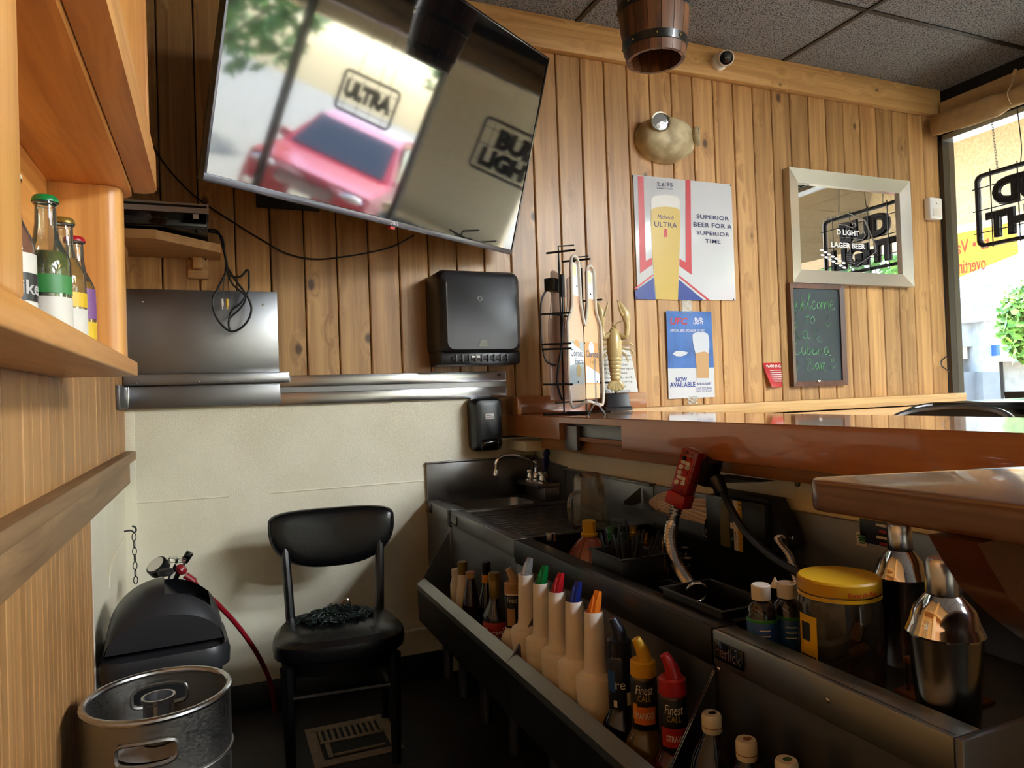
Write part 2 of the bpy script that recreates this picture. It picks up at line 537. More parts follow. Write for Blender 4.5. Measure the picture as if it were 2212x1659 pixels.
def lettering(s, parent, mat, x0, x1, z0, z1, y=0.0, bend=0.0, name='lettering', **k):
    m = text_mesh(s, x0, x1, z0, z1, y, **k)
    if m is None:
        return None
    if bend:
        bmesh.ops.subdivide_edges(m.bm, edges=[e for e in m.bm.edges if e.calc_length() > bend * 0.25], cuts=2)
        for v in m.bm.verts:
            R = bend - v.co.y; a = v.co.x / bend
            v.co = Vector((R * math.sin(a), -R * math.cos(a), v.co.z))
    return m.build(name, mat, parent, flat=True)
def flatpoly(name, pts, y0, y1, mat, parent=None, label=None):
    """a thin sheet lying on a wall, outline in (x, z)"""
    m = M().prism([(p[0], p[1]) for p in pts], -y1, -y0, RX90)
    return m.build(name, mat, parent, label)
# ================================================================== ROOM SHELL
fl = struct(M().box((XL - 0.3, YB, -0.12), (XR + 0.12, D + 0.15, 0.0)).build('floor', 'floor_dark'), 'dark brown-black floor behind the bar')
ce = struct(M().box((XL - 0.3, YB, ZC + 0.03), (XR + 0.12, D + 0.15, ZC + 0.15)).build('ceiling', 'black_plaster'), 'dark suspended tile ceiling')
# suspended ceiling: fissured grey tiles between metal bars
gx = [-0.863, 0.366, 1.595, 2.824, XR + 0.01]
gy = [D]
y = 2.356
while y > YB:
    gy.append(y); y -= 0.6145
gy.append(YB)
for i in range(4):
    for j in range(len(gy) - 1):
        a, b = max(gx[i], XL - 0.02) + 0.009, gx[i + 1] - 0.009
        M().box((a, gy[j + 1] + 0.009, ZC), (b, gy[j] - 0.009, ZC + 0.02)).build('ceiling_tile', 'ceiling_tile', ce)
for x in gx[1:4]:
    M().box((x - 0.012, YB, ZC - 0.006), (x + 0.012, D, ZC + 0.01)).build('grid_bar', 'grid_metal', ce)
for yy in gy[1:-1]:
    M().box((XL, yy - 0.012, ZC - 0.005), (XR, yy + 0.012, ZC + 0.01)).build('grid_bar', 'grid_metal', ce)

# ---- back wall: backing, pine planks, cream sheet below
wb_ = struct(M().box((XL - 0.3, D + 0.014, 0), (XR + 0.12, D + 0.15, ZC + 0.03)).build('wall_back', 'black_plaster'), 'back wall of knotty pine planks over cream sheet')
SEAM0, PW = 1.494, 0.1273
def plank_mesh(w, h, t, ch=0.004):
    poly = [(0, t), (0, ch), (ch, 0), (w - ch, 0), (w, ch), (w, t)]
    m = M().prism([(p[0], p[1]) for p in poly], 0, h)
    return m.mesh('plank')
for k in range(-15, 22):
    x0 = SEAM0 + k * PW + 0.0022
    x1 = SEAM0 + (k + 1) * PW - 0.0022
    if x1 < XL:
        continue
    x0 = max(x0, XL); x1 = min(x1, XR)
    if x1 - x0 < 0.01:
        continue
    zb = 1.20 if x1 < 1.13 else 0.98
    o = link('plank', plank_mesh(x1 - x0, ZC - 0.03 - zb, 0.014), 'pine_wall', wb_)
    o.location = (x0, D - random.uniform(0, 0.0012), zb)
M().box((XL - 0.02, D - 0.001, 0.0), (XDIE, D + 0.014, 0.972)).box((XL - 0.02, D - 0.001, 0.972), (1.10, D + 0.014, 1.21)).build('cream_panel', 'cream_wall', wb_, label='pebbled cream wall sheet')
M().box((XL - 0.02, D - 0.004, 0.10), (XL + 0.030, D + 0.002, 1.18), 0.001).build('corner_strip', 'cream_wall', wb_)
M().box((XDIE - 0.018, D - 0.006, 0.0), (XDIE + 0.004, D + 0.002, 0.96), 0.001).build('corner_strip', 'cream_wall', wb_)
# caulked seams across the cream sheet
for (xa, ya), (xb, yb) in (((275, 1088), (495, 1072)), ((585, 1065), (917, 1038))):
    a, b = onY(xa, ya, D), onY(xb, yb, D)
    M().tube([(a.x, D - 0.001, a.z), (b.x, D - 0.001, b.z)], 0.0035, 6).build('panel_seam', 'cream_wall', wb_)
struct(M().box((XL, D - 0.012, 0.0), (0.86, D, 0.10), 0.004).build('baseboard_back', 'base_black'), 'black rubber cove base under the cream wall')
struct(M().box((XL, D - 0.042, 2.722), (XR - 0.02, D, ZC), 0.004).build('trim_1', 'pine_beam'), 'wide knotty pine board along the top of the wall')
# half-height ledge right of the bar
tr = struct(M().box((XBAR + 0.455, 2.79, 1.026), (XR - 0.03, D, 1.08), 0.003).build('trim_2', 'pine_beam'), 'pine ledge cap running to the window')
M().box((XBAR + 0.46, 2.80, 0.0), (3.80, D, 1.018)).build('wainscot_panel', 'birch', tr)
M().box((3.806, 2.80, 0.0), (XR - 0.035, D, 1.018)).build('wainscot_panel', 'birch', tr)

# ---- left wall: narrow boards, chair rail, beadboard
wl = struct(M().box((XL - 0.3, YB, 0), (XL - 0.016, D + 0.02, ZC + 0.03)).build('wall_left', 'black_plaster'), 'left wall of narrow pine boards')
y = D
i = 0
while y > -1.0:
    w = 0.068
    M().box((XL - 0.016, y - w + 0.0012, 0.985), (XL + random.uniform(-0.0012, 0.0012), y - 0.0012, ZC - 0.02), 0.0022, 1).build('board', 'bead_wall', wl)
    y -= w
y = 2.108
while y > -1.0:
    w = 0.0405
    M().box((XL - 0.016, y - w + 0.001, 0.02), (XL - 0.002, y - 0.001, 0.92), 0.003, 1).build('bead_board', 'bead_wall', wl)
    y -= w
M().box((XL - 0.018, 2.112, 0.0), (XL - 0.006, D, 0.99)).build('cream_side_panel', 'cream_wall', wl)
M().box((XL - 0.01, 2.104, 0.0), (XL + 0.0008, 2.112, 0.92)).build('end_strip', 'white_plastic', wl)
# access plate edge on the side panel
M().tube([onX(237, 1220, XL - 0.004), onX(268, 1160, XL - 0.004)], 0.003, 5).build('panel_seam', 'cream_wall', wl)
M().tube([onX(237, 1220, XL - 0.004), onX(236, 1270, XL - 0.004)], 0.002, 5).build('panel_seam', 'cream_wall', wl)
rl = struct(M().box((XL - 0.004, -1.0, 0.975), (XL + 0.034, D - 0.02, 1.008), 0.005).build('trim_3', 'rail_y'), 'scuffed wooden chair rail on the left wall')
M().box((XL - 0.004, -1.0, 0.893), (XL + 0.014, D - 0.03, 0.975), 0.003).build('rail_board', 'rail_y', rl)

# ---- wall behind the camera and the die wall under the bar
struct(M().box((XL - 0.3, YB - 0.15, 0), (XR + 0.12, YB, ZC + 0.03)).build('wall_rear', 'cream_wall'), 'cream wall behind the camera')
dw = struct(M().box((XDIE, -1.6, 0.0), (XDIE + 0.13, D - 0.002, 0.965)).build('wall_bar', 'cream_wall'), 'cream pebbled wall under the bar')
# bolted cream cover plate on that wall
a, b = onX(1697, 1024, XDIE), onX(1757, 1062, XDIE)
M().box((XDIE - 0.004, b.y - 0.02, 0.88), (XDIE, a.y, 0.957), 0.001).build('cover_plate', 'cream_wall', dw)
p = onX(1727, 1045, XDIE)
M().lathe([(0.0, -0.008), (0.006, -0.006), (0.007, 0.0)], 12, T(XDIE - 0.004, p.y, p.z) @ Matrix.Rotation(PI / 2, 4, 'Y')).build('bolt', 'steel_dark', dw)

# ---- window wall on the right
wr = struct(M().box((XR, YB, 0), (XR + 0.12, D + 0.15, 0.42)).box((XR, YB, 2.61), (XR + 0.12, D + 0.15, 3.6)).build('wall_right', 'black_plaster'), 'dark wall around the shop windows')
wy = [D - 0.004, 1.60, 0.45, -0.70, -1.85, -3.0, YB]
plain('frame_bronze', '4a4640', 0.35, metal=0.6)
plain('frame_alu', 'b7bcc2', 0.3, metal=0.8)
for i in range(len(wy) - 1):
    y1, y0 = wy[i], wy[i + 1]
    w = bpy.data.objects.new('window_%d' % (i + 1), None); COL.objects.link(w); struct(w, 'tall shop window pane with metal frame')
    w.location = (XR + 0.05, (y0 + y1) / 2, 0.42)
    hy, hz = (y1 - y0) / 2, 2.61 - 0.42
    M().box((-0.004, -hy, 0), (0.004, hy, hz)).build('pane', 'pane_glass', w)
    M().box((-0.05, -hy, 0), (0.05, -hy + 0.022, hz)).build('mullion', 'frame_bronze', w)
    M().box((-0.05, hy - 0.022, 0), (0.05, hy, hz)).build('mullion', 'frame_bronze', w)
    M().box((-0.05, -hy, hz - 0.03), (0.05, hy, hz)).build('head', 'frame_alu', w)
    M().box((-0.05, -hy, 0), (0.05, hy, 0.05)).build('sill', 'frame_bronze', w)

# ================================================================== OUTSIDE
mottled('asphalt', '5c5a57', '73706c', scale=14, rough=0.9, bump=0.2)
mottled('concrete', 'c9c3b6', 'd6d0c4', scale=5, rough=0.85, bump=0.1)
mottled('stucco', 'c9b594', 'd6c4a6', scale=40, rough=0.9, bump=0.8, bdist=0.006, bscale=55)
mottled('stucco_grey', '86827c', '928e88', scale=4, rough=0.9, bump=0.1)
mottled('stucco_white', '94969a', 'a0a2a5', scale=4, rough=0.9, bump=0.1)
plain('cornice_white', 'b6bac0', 0.7)
plain('stone_grey', '6e7072', 0.85, noise=0.15, nscale=2)
mottled('leaf', '4d7a2a', '8fb84a', scale=6, rough=0.6, bump=0)
mottled('leaf_dark', '35602a', '6b9a42', scale=6, rough=0.6, bump=0)
plain('bark', '5a4636', 0.9)
plain('car_red', 'a3182c', 0.25, metal=0.3, coat=1.0, coatr=0.03)
plain('car_glass', '1c2732', 0.05, coat=1.0)
plain('tyre', '151515', 0.8)
plain('banner', 'e0a63a', 0.7)
struct(M().box((XR + 0.12, -30, -0.3), (7.1, 30, -0.02)).build('ground_walk', 'concrete'), 'concrete walkway under the arcade')
struct(M().prism([(7.1, -0.14), (20, -0.2), (32, -1.0), (90, -1.6), (90, -3), (7.1, -1)], -60, 60, RX90).build('ground_lot', 'asphalt'), 'grey parking lot sloping away')
struct(M().box((XR + 0.12, -14, 3.5), (6.42, 14, 3.65)).box((6.42, -14, 2.58), (7.0, 14, 4.2)).build('trim_4', 'stucco'), 'stucco soffit and beam of the arcade')
for (y0, y1) in ((1.02, 2.35), (-6.4, -5.2), (8.2, 9.4)):
    c = thing('arcade_column', {1.02: 'tan stucco arcade column nearest the beer sign window', -6.4: 'tan stucco arcade column far to the right outside', 8.2: 'tan stucco arcade column far to the left outside'}[y0], 'column', (6.7, (y0 + y1) / 2, -0.02), group='stucco arcade columns')
    h = (y1 - y0) / 2
    M().box((-0.28, -h, 0), (0.28, h, 2.60), 0.01).build('shaft', 'stucco', c)
    M().box((-0.34, -h - 0.06, 0), (0.34, h + 0.06, 0.95), 0.02).build('plinth', 'stone_grey', c)
    M().box((-0.37, -h - 0.09, 0.95), (0.37, h + 0.09, 1.03), 0.02).build('plinth_cap', 'stucco', c)
# orange banner seen from behind, hung under the beam
bn = thing('banner', 'orange shop banner with red words seen reversed through the window', 'banner', (6.36, 0, 0))
bp_ = [(2052, 508), (2196, 478), (2200, 548), (2055, 606)]
pts = [onX(a, b, 6.36) for a, b in bp_]
pts[1].y = pts[1].y; 
M().loft([[(-0.003, p.y, p.z) for p in pts], [(0.003, p.y, p.z) for p in pts]]).build('sheet', 'banner', bn)
for p in (pts[0], pts[1]):
    M().tube([(0, p.y - 0.01 if p is pts[0] else p.y + 0.01, p.z - 0.01), (0.09, p.y, 2.585)], 0.006, 6).build('tie_rope', 'cornice_white', bn)
plain('banner_red', 'b8392a', 0.7)
def banner_text(s, ya, yb, za, zb):
    m = text_mesh(s, ya, yb, za, zb, 0.0, depth=0.0015, mirror=True)
    for v in m.bm.verts:      # text reads correctly from the street, so mirrored from inside
        v.co = Vector((-0.004 + v.co.y, ya + yb - v.co.x if False else -v.co.x + ya + yb, v.co.z))
    m.build('lettering', 'banner_red', bn, flat=True)
a, b = onX(2066, 548, 6.36), onX(2140, 560, 6.36)
banner_text('ts \u2022 Va', b.y, a.y, b.z + 0.1, a.z + 0.11)
a, b = onX(2056, 588, 6.36), onX(2130, 570, 6.36)
banner_text('overtime', b.y, a.y, a.z - 0.03, a.z + 0.09)
# pale shop building across the lot
sb = thing('shop_building', 'pale grey shop building with white cornices across the lot', 'building', (0, 0, 0))
def farp(px, py, zc=28):
    d = ray(px, py); return EYE + d * (zc / d.dot(fw))
Bx = farp(2100, 800)
def fbox(name, x0p, x1p, ytp, ybp, depth, mat, push=0.0, r=0.0):
    zc = 28 + push
    a = farp(x0p, ytp, zc); b = farp(x1p, ybp, zc)
    ux = Vector((rt.x, rt.y, 0)).normalized(); uy = Vector((fw.x, fw.y, 0)).normalized()
    mm = Matrix(((ux.x, uy.x, 0, a.x), (ux.y, uy.y, 0, a.y), (0, 0, 1, 0), (0, 0, 0, 1)))
    w = (Vector((b.x, b.y, 0)) - Vector((a.x, a.y, 0))).dot(ux)
    M().box((0, 0, b.z), (w, depth, a.z), r, mat=mm).build(name, mat, sb)
fbox('wall', 2010, 2330, 668, 905, 6, 'stucco_grey', 0.6)
fbox('tower', 1990, 2245, 590, 905, 5, 'stucco_white', 0.9)
fbox('cornice', 1985, 2178, 588, 602, 5, 'cornice_white', 0.5)
fbox('cornice', 1985, 2166, 602, 614, 5, 'cornice_white', 0.6)
fbox('bay', 1990, 2103, 622, 748, 3, 'stucco_white', 0.1)
fbox('cornice', 1985, 2118, 621, 632, 3, 'cornice_white', -0.1)
fbox('cornice', 1985, 2112, 632, 643, 3, 'cornice_white', 0.0)
fbox('soffit_band', 1990, 2090, 748, 775, 3, 'stucco', 0.2)
fbox('pier', 2124, 2160, 690, 905, 1.2, 'stucco_white', -0.6)
fbox('pier_cap', 2101, 2160, 677, 692, 1.4, 'cornice_white', -0.8)
fbox('pier_base', 2122, 2162, 804, 905, 1.3, 'stone_grey', -0.65)
fbox('wall_base', 2078, 2124, 804, 905, 1.0, 'stone_grey', -0.2)
fbox('shop_window', 2054, 2078, 775, 905, 0.2, 'car_glass', 0.15)
fbox('awning_band', 2160, 2330, 748, 775, 2, 'stucco', -0.2)
fbox('shop_window', 2166, 2173, 775, 905, 0.2, 'car_glass', 0.2)
fbox('lamp', 2152, 2160, 745, 768, 0.3, 'blue_label', -0.9)
# trees
def tree(name, label, loc, h, rx, rz, n, mat, seed, trunk=0.12):
    rnd = random.Random(seed)
    t = thing(name, label, 'tree', loc, group='trees outside the windows')
    m = M()
    for i in range(n):
        while True:
            p = Vector((rnd.uniform(-1, 1), rnd.uniform(-1, 1), rnd.uniform(-1, 1)))
            if 0.25 < p.length < 1:
                break
        c = Vector((p.x * rx, p.y * rx, h + p.z * rz))
        s = rnd.uniform(0.10, 0.22)
        u = Vector((rnd.uniform(-1, 1), rnd.uniform(-1, 1), rnd.uniform(-1, 1))).normalized(); v = u.orthogonal().normalized()
        m.quad(c - u * s, c + v * s * 0.5, c + u * s, c - v * s * 0.5)
    m.build('foliage', mat, t, flat=True)
    k = M().tube([(0, 0, 0), (0.05, 0, h * 0.4), (-0.04, 0.05, h)], [trunk, trunk * 0.8, trunk * 0.4], 8)
    for j in range(7):
        a = rnd.uniform(0, 2 * PI); z0 = h * rnd.uniform(0.45, 0.8)
        k.tube([(0, 0, z0), (math.cos(a) * rx * 0.6, math.sin(a) * rx * 0.6, h + rnd.uniform(-0.2, 0.6) * rz)], [trunk * 0.4, trunk * 0.12], 6)
    k.build('trunk', 'bark', t)
def gp(px, py, zc, z=-0.2):
    d = farp(px, py, zc); return (d.x, d.y, z)
tree('street_tree', 'leafy green tree overlapping the pale shop building at right', gp(2235, 700, 17), 2.7, 0.75, 1.1, 1500, 'leaf', 1)
tree('hedge_tree', 'bushy green tree seen through the far arcade opening', gp(2215, 830, 34, -1.0), 2.0, 1.6, 2.2, 900, 'leaf', 2)
for i, (x, y, h, r) in enumerate(((13, -5, 3.4, 2.0), (17, 0.5, 3.8, 2.4), (15, -11, 3.6, 2.4), (19, 5.5, 4.0, 2.6), (27, 8.0, 4.0, 2.6))):
    tree('parking_tree', ['round tree behind the red car outside', 'broad dark tree farther back in the parking lot', 'tree at the far right edge of the parking lot', 'tree in the parking lot left of the red car', 'tree far left beyond the arcade'][i], (x, y, -0.3), h, r, 2.0, 1500, 'leaf_dark', 10 + i)
# red parked car (shows as a reflection in the television)
def make_car():
    c = thing('parked_car', 'red parked car facing the shop windows', 'car', (7.9, -0.55, -0.14))
    prof = [(0.0, 0.35), (0.02, 0.62), (0.10, 0.86), (0.95, 1.02), (1.55, 1.55), (1.95, 1.66), (3.4, 1.66), (4.25, 1.12), (4.45, 1.05), (4.5, 0.4), (4.3, 0.28), (0.1, 0.26)]
    hw = 0.9
    rings = []
    for yy, k in ((-hw, 0.0), (-hw + 0.04, 1.0), (hw - 0.04, 1.0), (hw, 0.0)):
        ring = []
        for (x, z) in prof:
            inset = 0.03 if k == 0 else 0.0
            yv = yy
            if z > 1.1:
                yv = yy * (1 - 0.28 * (z - 1.05) / 0.6)
            ring.append((x + (inset if x < 2.2 else -inset), yv, z - (inset if z > 0.5 else -inset)))
        rings.append(ring)
    M().loft(rings).build('body', 'car_red', c, sharp=0.4)
    def pane(name, pts):
        M().loft([pts, [(p[0] - 0.012, p[1], p[2] + 0.012) for p in pts]]).build(name, 'car_glass', c)
    pane('windscreen', [(1.0, -0.74, 1.06), (1.0, 0.74, 1.06), (1.53, 0.62, 1.55), (1.53, -0.62, 1.55)])
    for s in (-1, 1):
        M().loft([[(1.35, s * 0.84, 1.1), (4.0, s * 0.84, 1.15), (3.4, s * 0.70, 1.58), (1.75, s * 0.70, 1.58)], [(1.35, s * 0.86, 1.1), (4.0, s * 0.86, 1.15), (3.4, s * 0.72, 1.58), (1.75, s * 0.72, 1.58)]]).build('side_window', 'car_glass', c)
        M().ball((0.12, s * 0.66, 0.76), (0.12, 0.20, 0.07), 12, 8).build('headlight', 'chrome', c)
        M().box((-0.03, s * 0.55, 0.38), (0.05, s * 0.82, 0.47), 0.02).build('fog_light', 'white_gloss', c)
        M().box((1.25, s * 0.9, 1.02), (1.42, s * 1.08, 1.16), 0.04).build('mirror', 'car_red', c)
        for xx in (0.85, 3.6):
            w = M().lathe([(0.20, -0.1), (0.33, -0.1), (0.34, -0.06), (0.34, 0.06), (0.33, 0.1), (0.20, 0.1)], 24, T(xx, s * 0.84, 0.34) @ Matrix.Rotation(PI / 2, 4, 'X')).build('wheel', 'tyre', c)
            h = M().lathe([(0.0, 0.0), (0.2, 0.0), (0.21, 0.04)], 16, T(xx, s * 0.93, 0.34) @ Matrix.Rotation(-s * PI / 2, 4, 'X'))
            h.build('hub', 'frame_alu', w)
    for k in range(5):
        M().box((-0.02, -0.42, 0.60 + k * 0.035), (0.06, 0.42, 0.615 + k * 0.035)).build('grille_bar', 'chrome', c)
    M().box((-0.035, -0.16, 0.46), (0.0, 0.16, 0.58), 0.005).build('plate', 'white_gloss', c)
make_car()
# ================================================================== BAR COUNTER
bc = thing('bar_counter', 'long glossy red-brown wooden bar counter running to the pine wall', 'bar counter', (XBAR, 0, 0))
W_ = 0.452
# top slab with a notch in its bartender edge near the wall
ya, yb = onX(1208, 930, XBAR).y, onX(1342, 935, XBAR).y     # notch from ya (far) to yb (near)
SWAP = Matrix(((1, 0, 0, 0), (0, 0, 1, 0), (0, 1, 0, 0), (0, 0, 0, 1)))    # profile (x, z) swept along y
def edge_prof(zb):
    return [(0.0, zb + 0.008), (0.003, zb + 0.002), (0.009, zb), (0.05, zb), (0.05, 1.0), (W_, 1.0), (W_, ZBAR - 0.003), (W_ - 0.003, ZBAR), (0.003, ZBAR), (0.0, ZBAR - 0.003)]
M().prism(edge_prof(0.985), ya, D - 0.003, SWAP).build('counter_top', 'bar_wood', bc)
M().prism(edge_prof(0.972), -1.6, yb, SWAP).build('counter_top', 'bar_wood', bc)
M().prism([(0.0, 1.050), (W_, 1.050), (W_, ZBAR - 0.003), (W_ - 0.003, ZBAR), (0.003, ZBAR), (0.0, ZBAR - 0.003)], yb, ya, SWAP).build('counter_top', 'bar_wood', bc)
M().box((0.05, yb, 1.0), (W_, ya, 1.0495)).build('core', 'apron_wood', bc)
M().box((0.055, -1.6, 0.935), (XDIE - XBAR - 0.001, D - 0.23, 0.985), 0.004).build('apron_board', 'apron_wood', bc)
M().box((0.03, -1.6, 0.985), (XDIE - XBAR - 0.001, D - 0.23, 0.999)).build('apron_ledge', 'apron_wood', bc)
# steel plates in the notch
M().box((0.038, yb + 0.02, 0.985), (0.045, ya, 1.045), 0.001).build('steel_plate', 'steel_dark', bc)
M().box((0.02, ya - 0.10, 0.95), (0.036, ya - 0.002, 1.040), 0.001).build('steel_plate', 'steel_dark', bc)
for k in (0.06, 0.13, 0.22):
    M().ball((0.037, ya - k - 0.05, 0.997), (0.002, 0.003, 0.003), 8, 6).build('screw', 'screw', bc)
# raised boards at the wall end of the bar
a, b = onY(1104, 850, D - 0.03), onY(1390, 846, D - 0.03)
eb = thing('end_board', 'low wooden upstand board on the wall end of the bar', 'board', (XBAR, 0, 0))
M().box((0.006, D - 0.055, ZBAR + 0.0005), (b.x - XBAR, D - 0.003, 1.152), 0.004).build('board', 'bar_wood_x', eb)
M().box((0.0, D - 0.12, ZBAR + 0.0005), (0.02, D - 0.056, 1.149), 0.004).build('cleat', 'bar_wood', eb)
M().box((-0.01, D - 0.22, 0.925), (0.12, D - 0.006, 0.965), 0.002).build('support_block', 'cream_wall', bc)

# near return of the counter with its bracket
rc = thing('return_counter', 'near end of the wooden bar counter with rounded corner', 'bar counter')
zt = ZBAR - 0.0005
poly = [(0.528, 0.537), (0.536, 0.20), (0.56, -0.9), (1.19, -0.9), (1.19, 0.353)]
m = M().prism(poly, zt - 0.031, zt)
bmesh.ops.bevel(m.bm, geom=[e for e in m.bm.edges if abs(e.verts[0].co.z - e.verts[1].co.z) > 0.01], offset=0.02, segments=4, profile=0.5, affect='EDGES')
bmesh.ops.bevel(m.bm, geom=[e for e in m.bm.edges if abs(e.verts[0].co.z - e.verts[1].co.z) < 0.001 and e.calc_face_angle(0) > 0.8], offset=0.004, segments=2, profile=0.5, affect='EDGES')
m.build('counter_top', 'bar_wood_shade', rc)
bx = [onY(*p, 0.40) for p in ((2003, 1120), (2030, 1200), (2075, 1270), (2140, 1330), (2225, 1395))]
pl = [(p.x, p.z) for p in bx]
pl = [(pl[0][0], zt - 0.032)] + pl[1:] + [(pl[-1][0] + 0.06, pl[-1][1] - 0.02), (pl[-1][0] + 0.06, zt - 0.032)]
M().prism(pl, -0.40, -0.36, RX90).build('bracket', 'bar_wood_shade', rc)

# ================================================================== UNDERBAR UNITS (steel sink, drainboard, black well, near station)
Y0, Y1, Y2, Y3, Y4 = D - 0.004, 2.594, 1.963, 1.052, 0.599
def lip(o, y0, y1, mat, zlo=0.678):
    M().box((XU, y0, zlo), (XU + 0.012, y1, ZU), 0.003).build('front_lip', mat, o)
    M().box((XU + 0.004, y0, ZU - 0.012), (XU + 0.05, y1, ZU), 0.003).build('front_rim', mat, o)
def plate(o, y0, y1, text, z0, z1):
    m = M().box((XU - 0.003, y0, z0), (XU, y1, z1), 0.0008).build('name_plate', 'black_gloss', o)
    t = text_mesh(text, 0, 1, 0, 1, 0.0, depth=0)
    for v in t.bm.verts:
        v.co = Vector((XU - 0.0036, y1 - 0.004 - v.co.x * (y1 - y0 - 0.008), z0 + 0.006 + v.co.z * (z1 - z0 - 0.012)))
    t.build('lettering', 'screw', m, flat=True)
# hand sink
sk = thing('hand_sink', 'stainless steel hand sink with backsplash in the wall corner', 'sink')
lip(sk, Y1 + 0.004, Y0, 'steel_dark')
M().box((XU + 0.004, Y1 + 0.004, 0.30), (XU + 0.010, Y0, 0.679)).build('front_panel', 'steel_dark', sk)
bx0, bx1, by0, by1 = XU + 0.09, 1.20, Y1 + 0.045, Y0 - 0.06
M().box((XU + 0.05, Y1 + 0.004, ZU - 0.024), (bx0, Y0, ZU - 0.012)).box((bx1, Y1 + 0.004, ZU - 0.024), (XDIE, Y0, ZU - 0.012)).box((bx0, Y1 + 0.004, ZU - 0.024), (bx1, by0, ZU - 0.012)).box((bx0, by1, ZU - 0.024), (bx1, Y0, ZU - 0.012)).build('deck', 'steel_dark', sk)
m = M()
for ring in ((0.0, ZU - 0.014), (0.012, ZU - 0.10), (0.03, ZU - 0.15)):
    pass
m.loft([[(x, y, z) for x, y in rrect(bx1 - bx0 - 2 * i, by1 - by0 - 2 * i, 0.04, 4, (bx0 + bx1) / 2, (by0 + by1) / 2)] for i, z in ((0, ZU - 0.013), (0.008, ZU - 0.09), (0.03, ZU - 0.15), (0.10, ZU - 0.155))], cap=False)
m.lathe([(0.0, ZU - 0.157), (0.11, ZU - 0.156)], 16, T((bx0 + bx1) / 2, (by0 + by1) / 2, 0), cap1=False)
m.build('basin', 'steel', sk)
M().lathe([(0.0, 0.0), (0.022, 0.001), (0.026, 0.004)], 16, T((bx0 + bx1) / 2, (by0 + by1) / 2, ZU - 0.155)).build('drain', 'chrome', sk)
M().box((XU + 0.004, Y0 - 0.012, ZU - 0.02), (XDIE - 0.03, Y0, 0.891), 0.003).box((XU + 0.004, Y0 - 0.02, 0.883), (XDIE - 0.03, Y0, 0.891), 0.002).build('back_splash', 'steel', sk)
m = M().prism([(Y0, ZU - 0.02), (Y0, 0.891), (2.86, 0.878), (Y1 + 0.004, 0.862), (Y1 + 0.004, ZU - 0.02)], XDIE - 0.016, XDIE - 0.003, Matrix(((0, 0, 1, 0), (1, 0, 0, 0), (0, 1, 0, 0), (0, 0, 0, 1))))
m.build('side_splash', 'steel_dark', sk)
fc = M().box((XDIE - 0.12, 2.64, 0.775), (XDIE - 0.017, 2.86, 0.792), 0.003).box((XDIE - 0.085, 2.65, ZU - 0.01), (XDIE - 0.017, 2.85, 0.776), 0.003).build('faucet_ledge', 'steel', sk)
fz = 0.792
for yy in (2.69, 2.81):
    M().lathe([(0.022, 0), (0.022, 0.008), (0.015, 0.014), (0.014, 0.03), (0.019, 0.036), (0.019, 0.046), (0.006, 0.05)], 16, T(XDIE - 0.075, yy, fz)).build('tap_valve', 'chrome', sk)
M().lathe([(0.017, 0), (0.017, 0.012), (0.012, 0.016), (0.013, 0.035), (0.010, 0.04)], 16, T(XDIE - 0.075, 2.75, fz)).build('spout_base', 'chrome', sk)
tip = onX(1076, 1040, 1.10); bend_ = onX(1092, 1012, 1.12)
M().tube(curve([(XDIE - 0.075, 2.75, fz + 0.03), (XDIE - 0.075, 2.75, fz + 0.075), (XDIE - 0.10, 2.752, fz + 0.095), (1.17, 2.77, fz + 0.112), (1.115, 2.78, fz + 0.112), (1.088, 2.785, fz + 0.095), (1.082, 2.786, fz + 0.055)], 6), 0.0085, 10).build('spout', 'chrome', sk)
M().lathe([(0.0105, 0), (0.0105, 0.022), (0.009, 0.026)], 12, T(1.082, 2.786, fz + 0.035)).build('aerator', 'chrome', sk)
bl = M()
bl.lathe([(0.004, 0.0), (0.012, 0.02), (0.017, 0.045), (0.011, 0.062), (0.016, 0.075), (0.013, 0.09), (0.003, 0.098)], 12, T(XDIE - 0.055, 2.70, fz + 0.046) @ Matrix.Rotation(0.25, 4, 'X'), sy=0.5)
bl.build('blue_handle', 'blue_plastic', sk, label='blue tap handle')
pa = onX(1180, 1020, XDIE - 0.017)
M().box((XDIE - 0.018, pa.y - 0.02, 0.80), (XDIE - 0.0155, pa.y + 0.03, 0.862), 0.0004).build('warning_label', 'black_label', sk)
M().box((XDIE - 0.0185, pa.y + 0.006, 0.838), (XDIE - 0.017, pa.y + 0.026, 0.86), 0.0004).build('warning_label', 'white_label', sk)
M().box((XDIE - 0.0187, pa.y - 0.016, 0.803), (XDIE - 0.017, pa.y + 0.004, 0.815), 0.0004).build('warning_label', 'orange_label', sk)
plate(sk, 2.83, 2.90, 'Perlick', 0.69, 0.725)
def legs(o, ys, x=XU + 0.06, z=0.30):
    for yy in ys:
        M().lathe([(0.020, 0.0), (0.020, 0.03), (0.0205, 0.04), (0.0205, z)], 16, T(x, yy, 0)).build('leg', 'steel_dark', o)
legs(sk, (2.87, 2.66))
M().tube(curve([(0.86, 2.89, 0.20), (0.76, 2.90, 0.205), (0.70, 2.90, 0.20), (0.66, D - 0.01, 0.19)], 5), 0.008, 8).build('drain_line', 'white_plastic', sk)

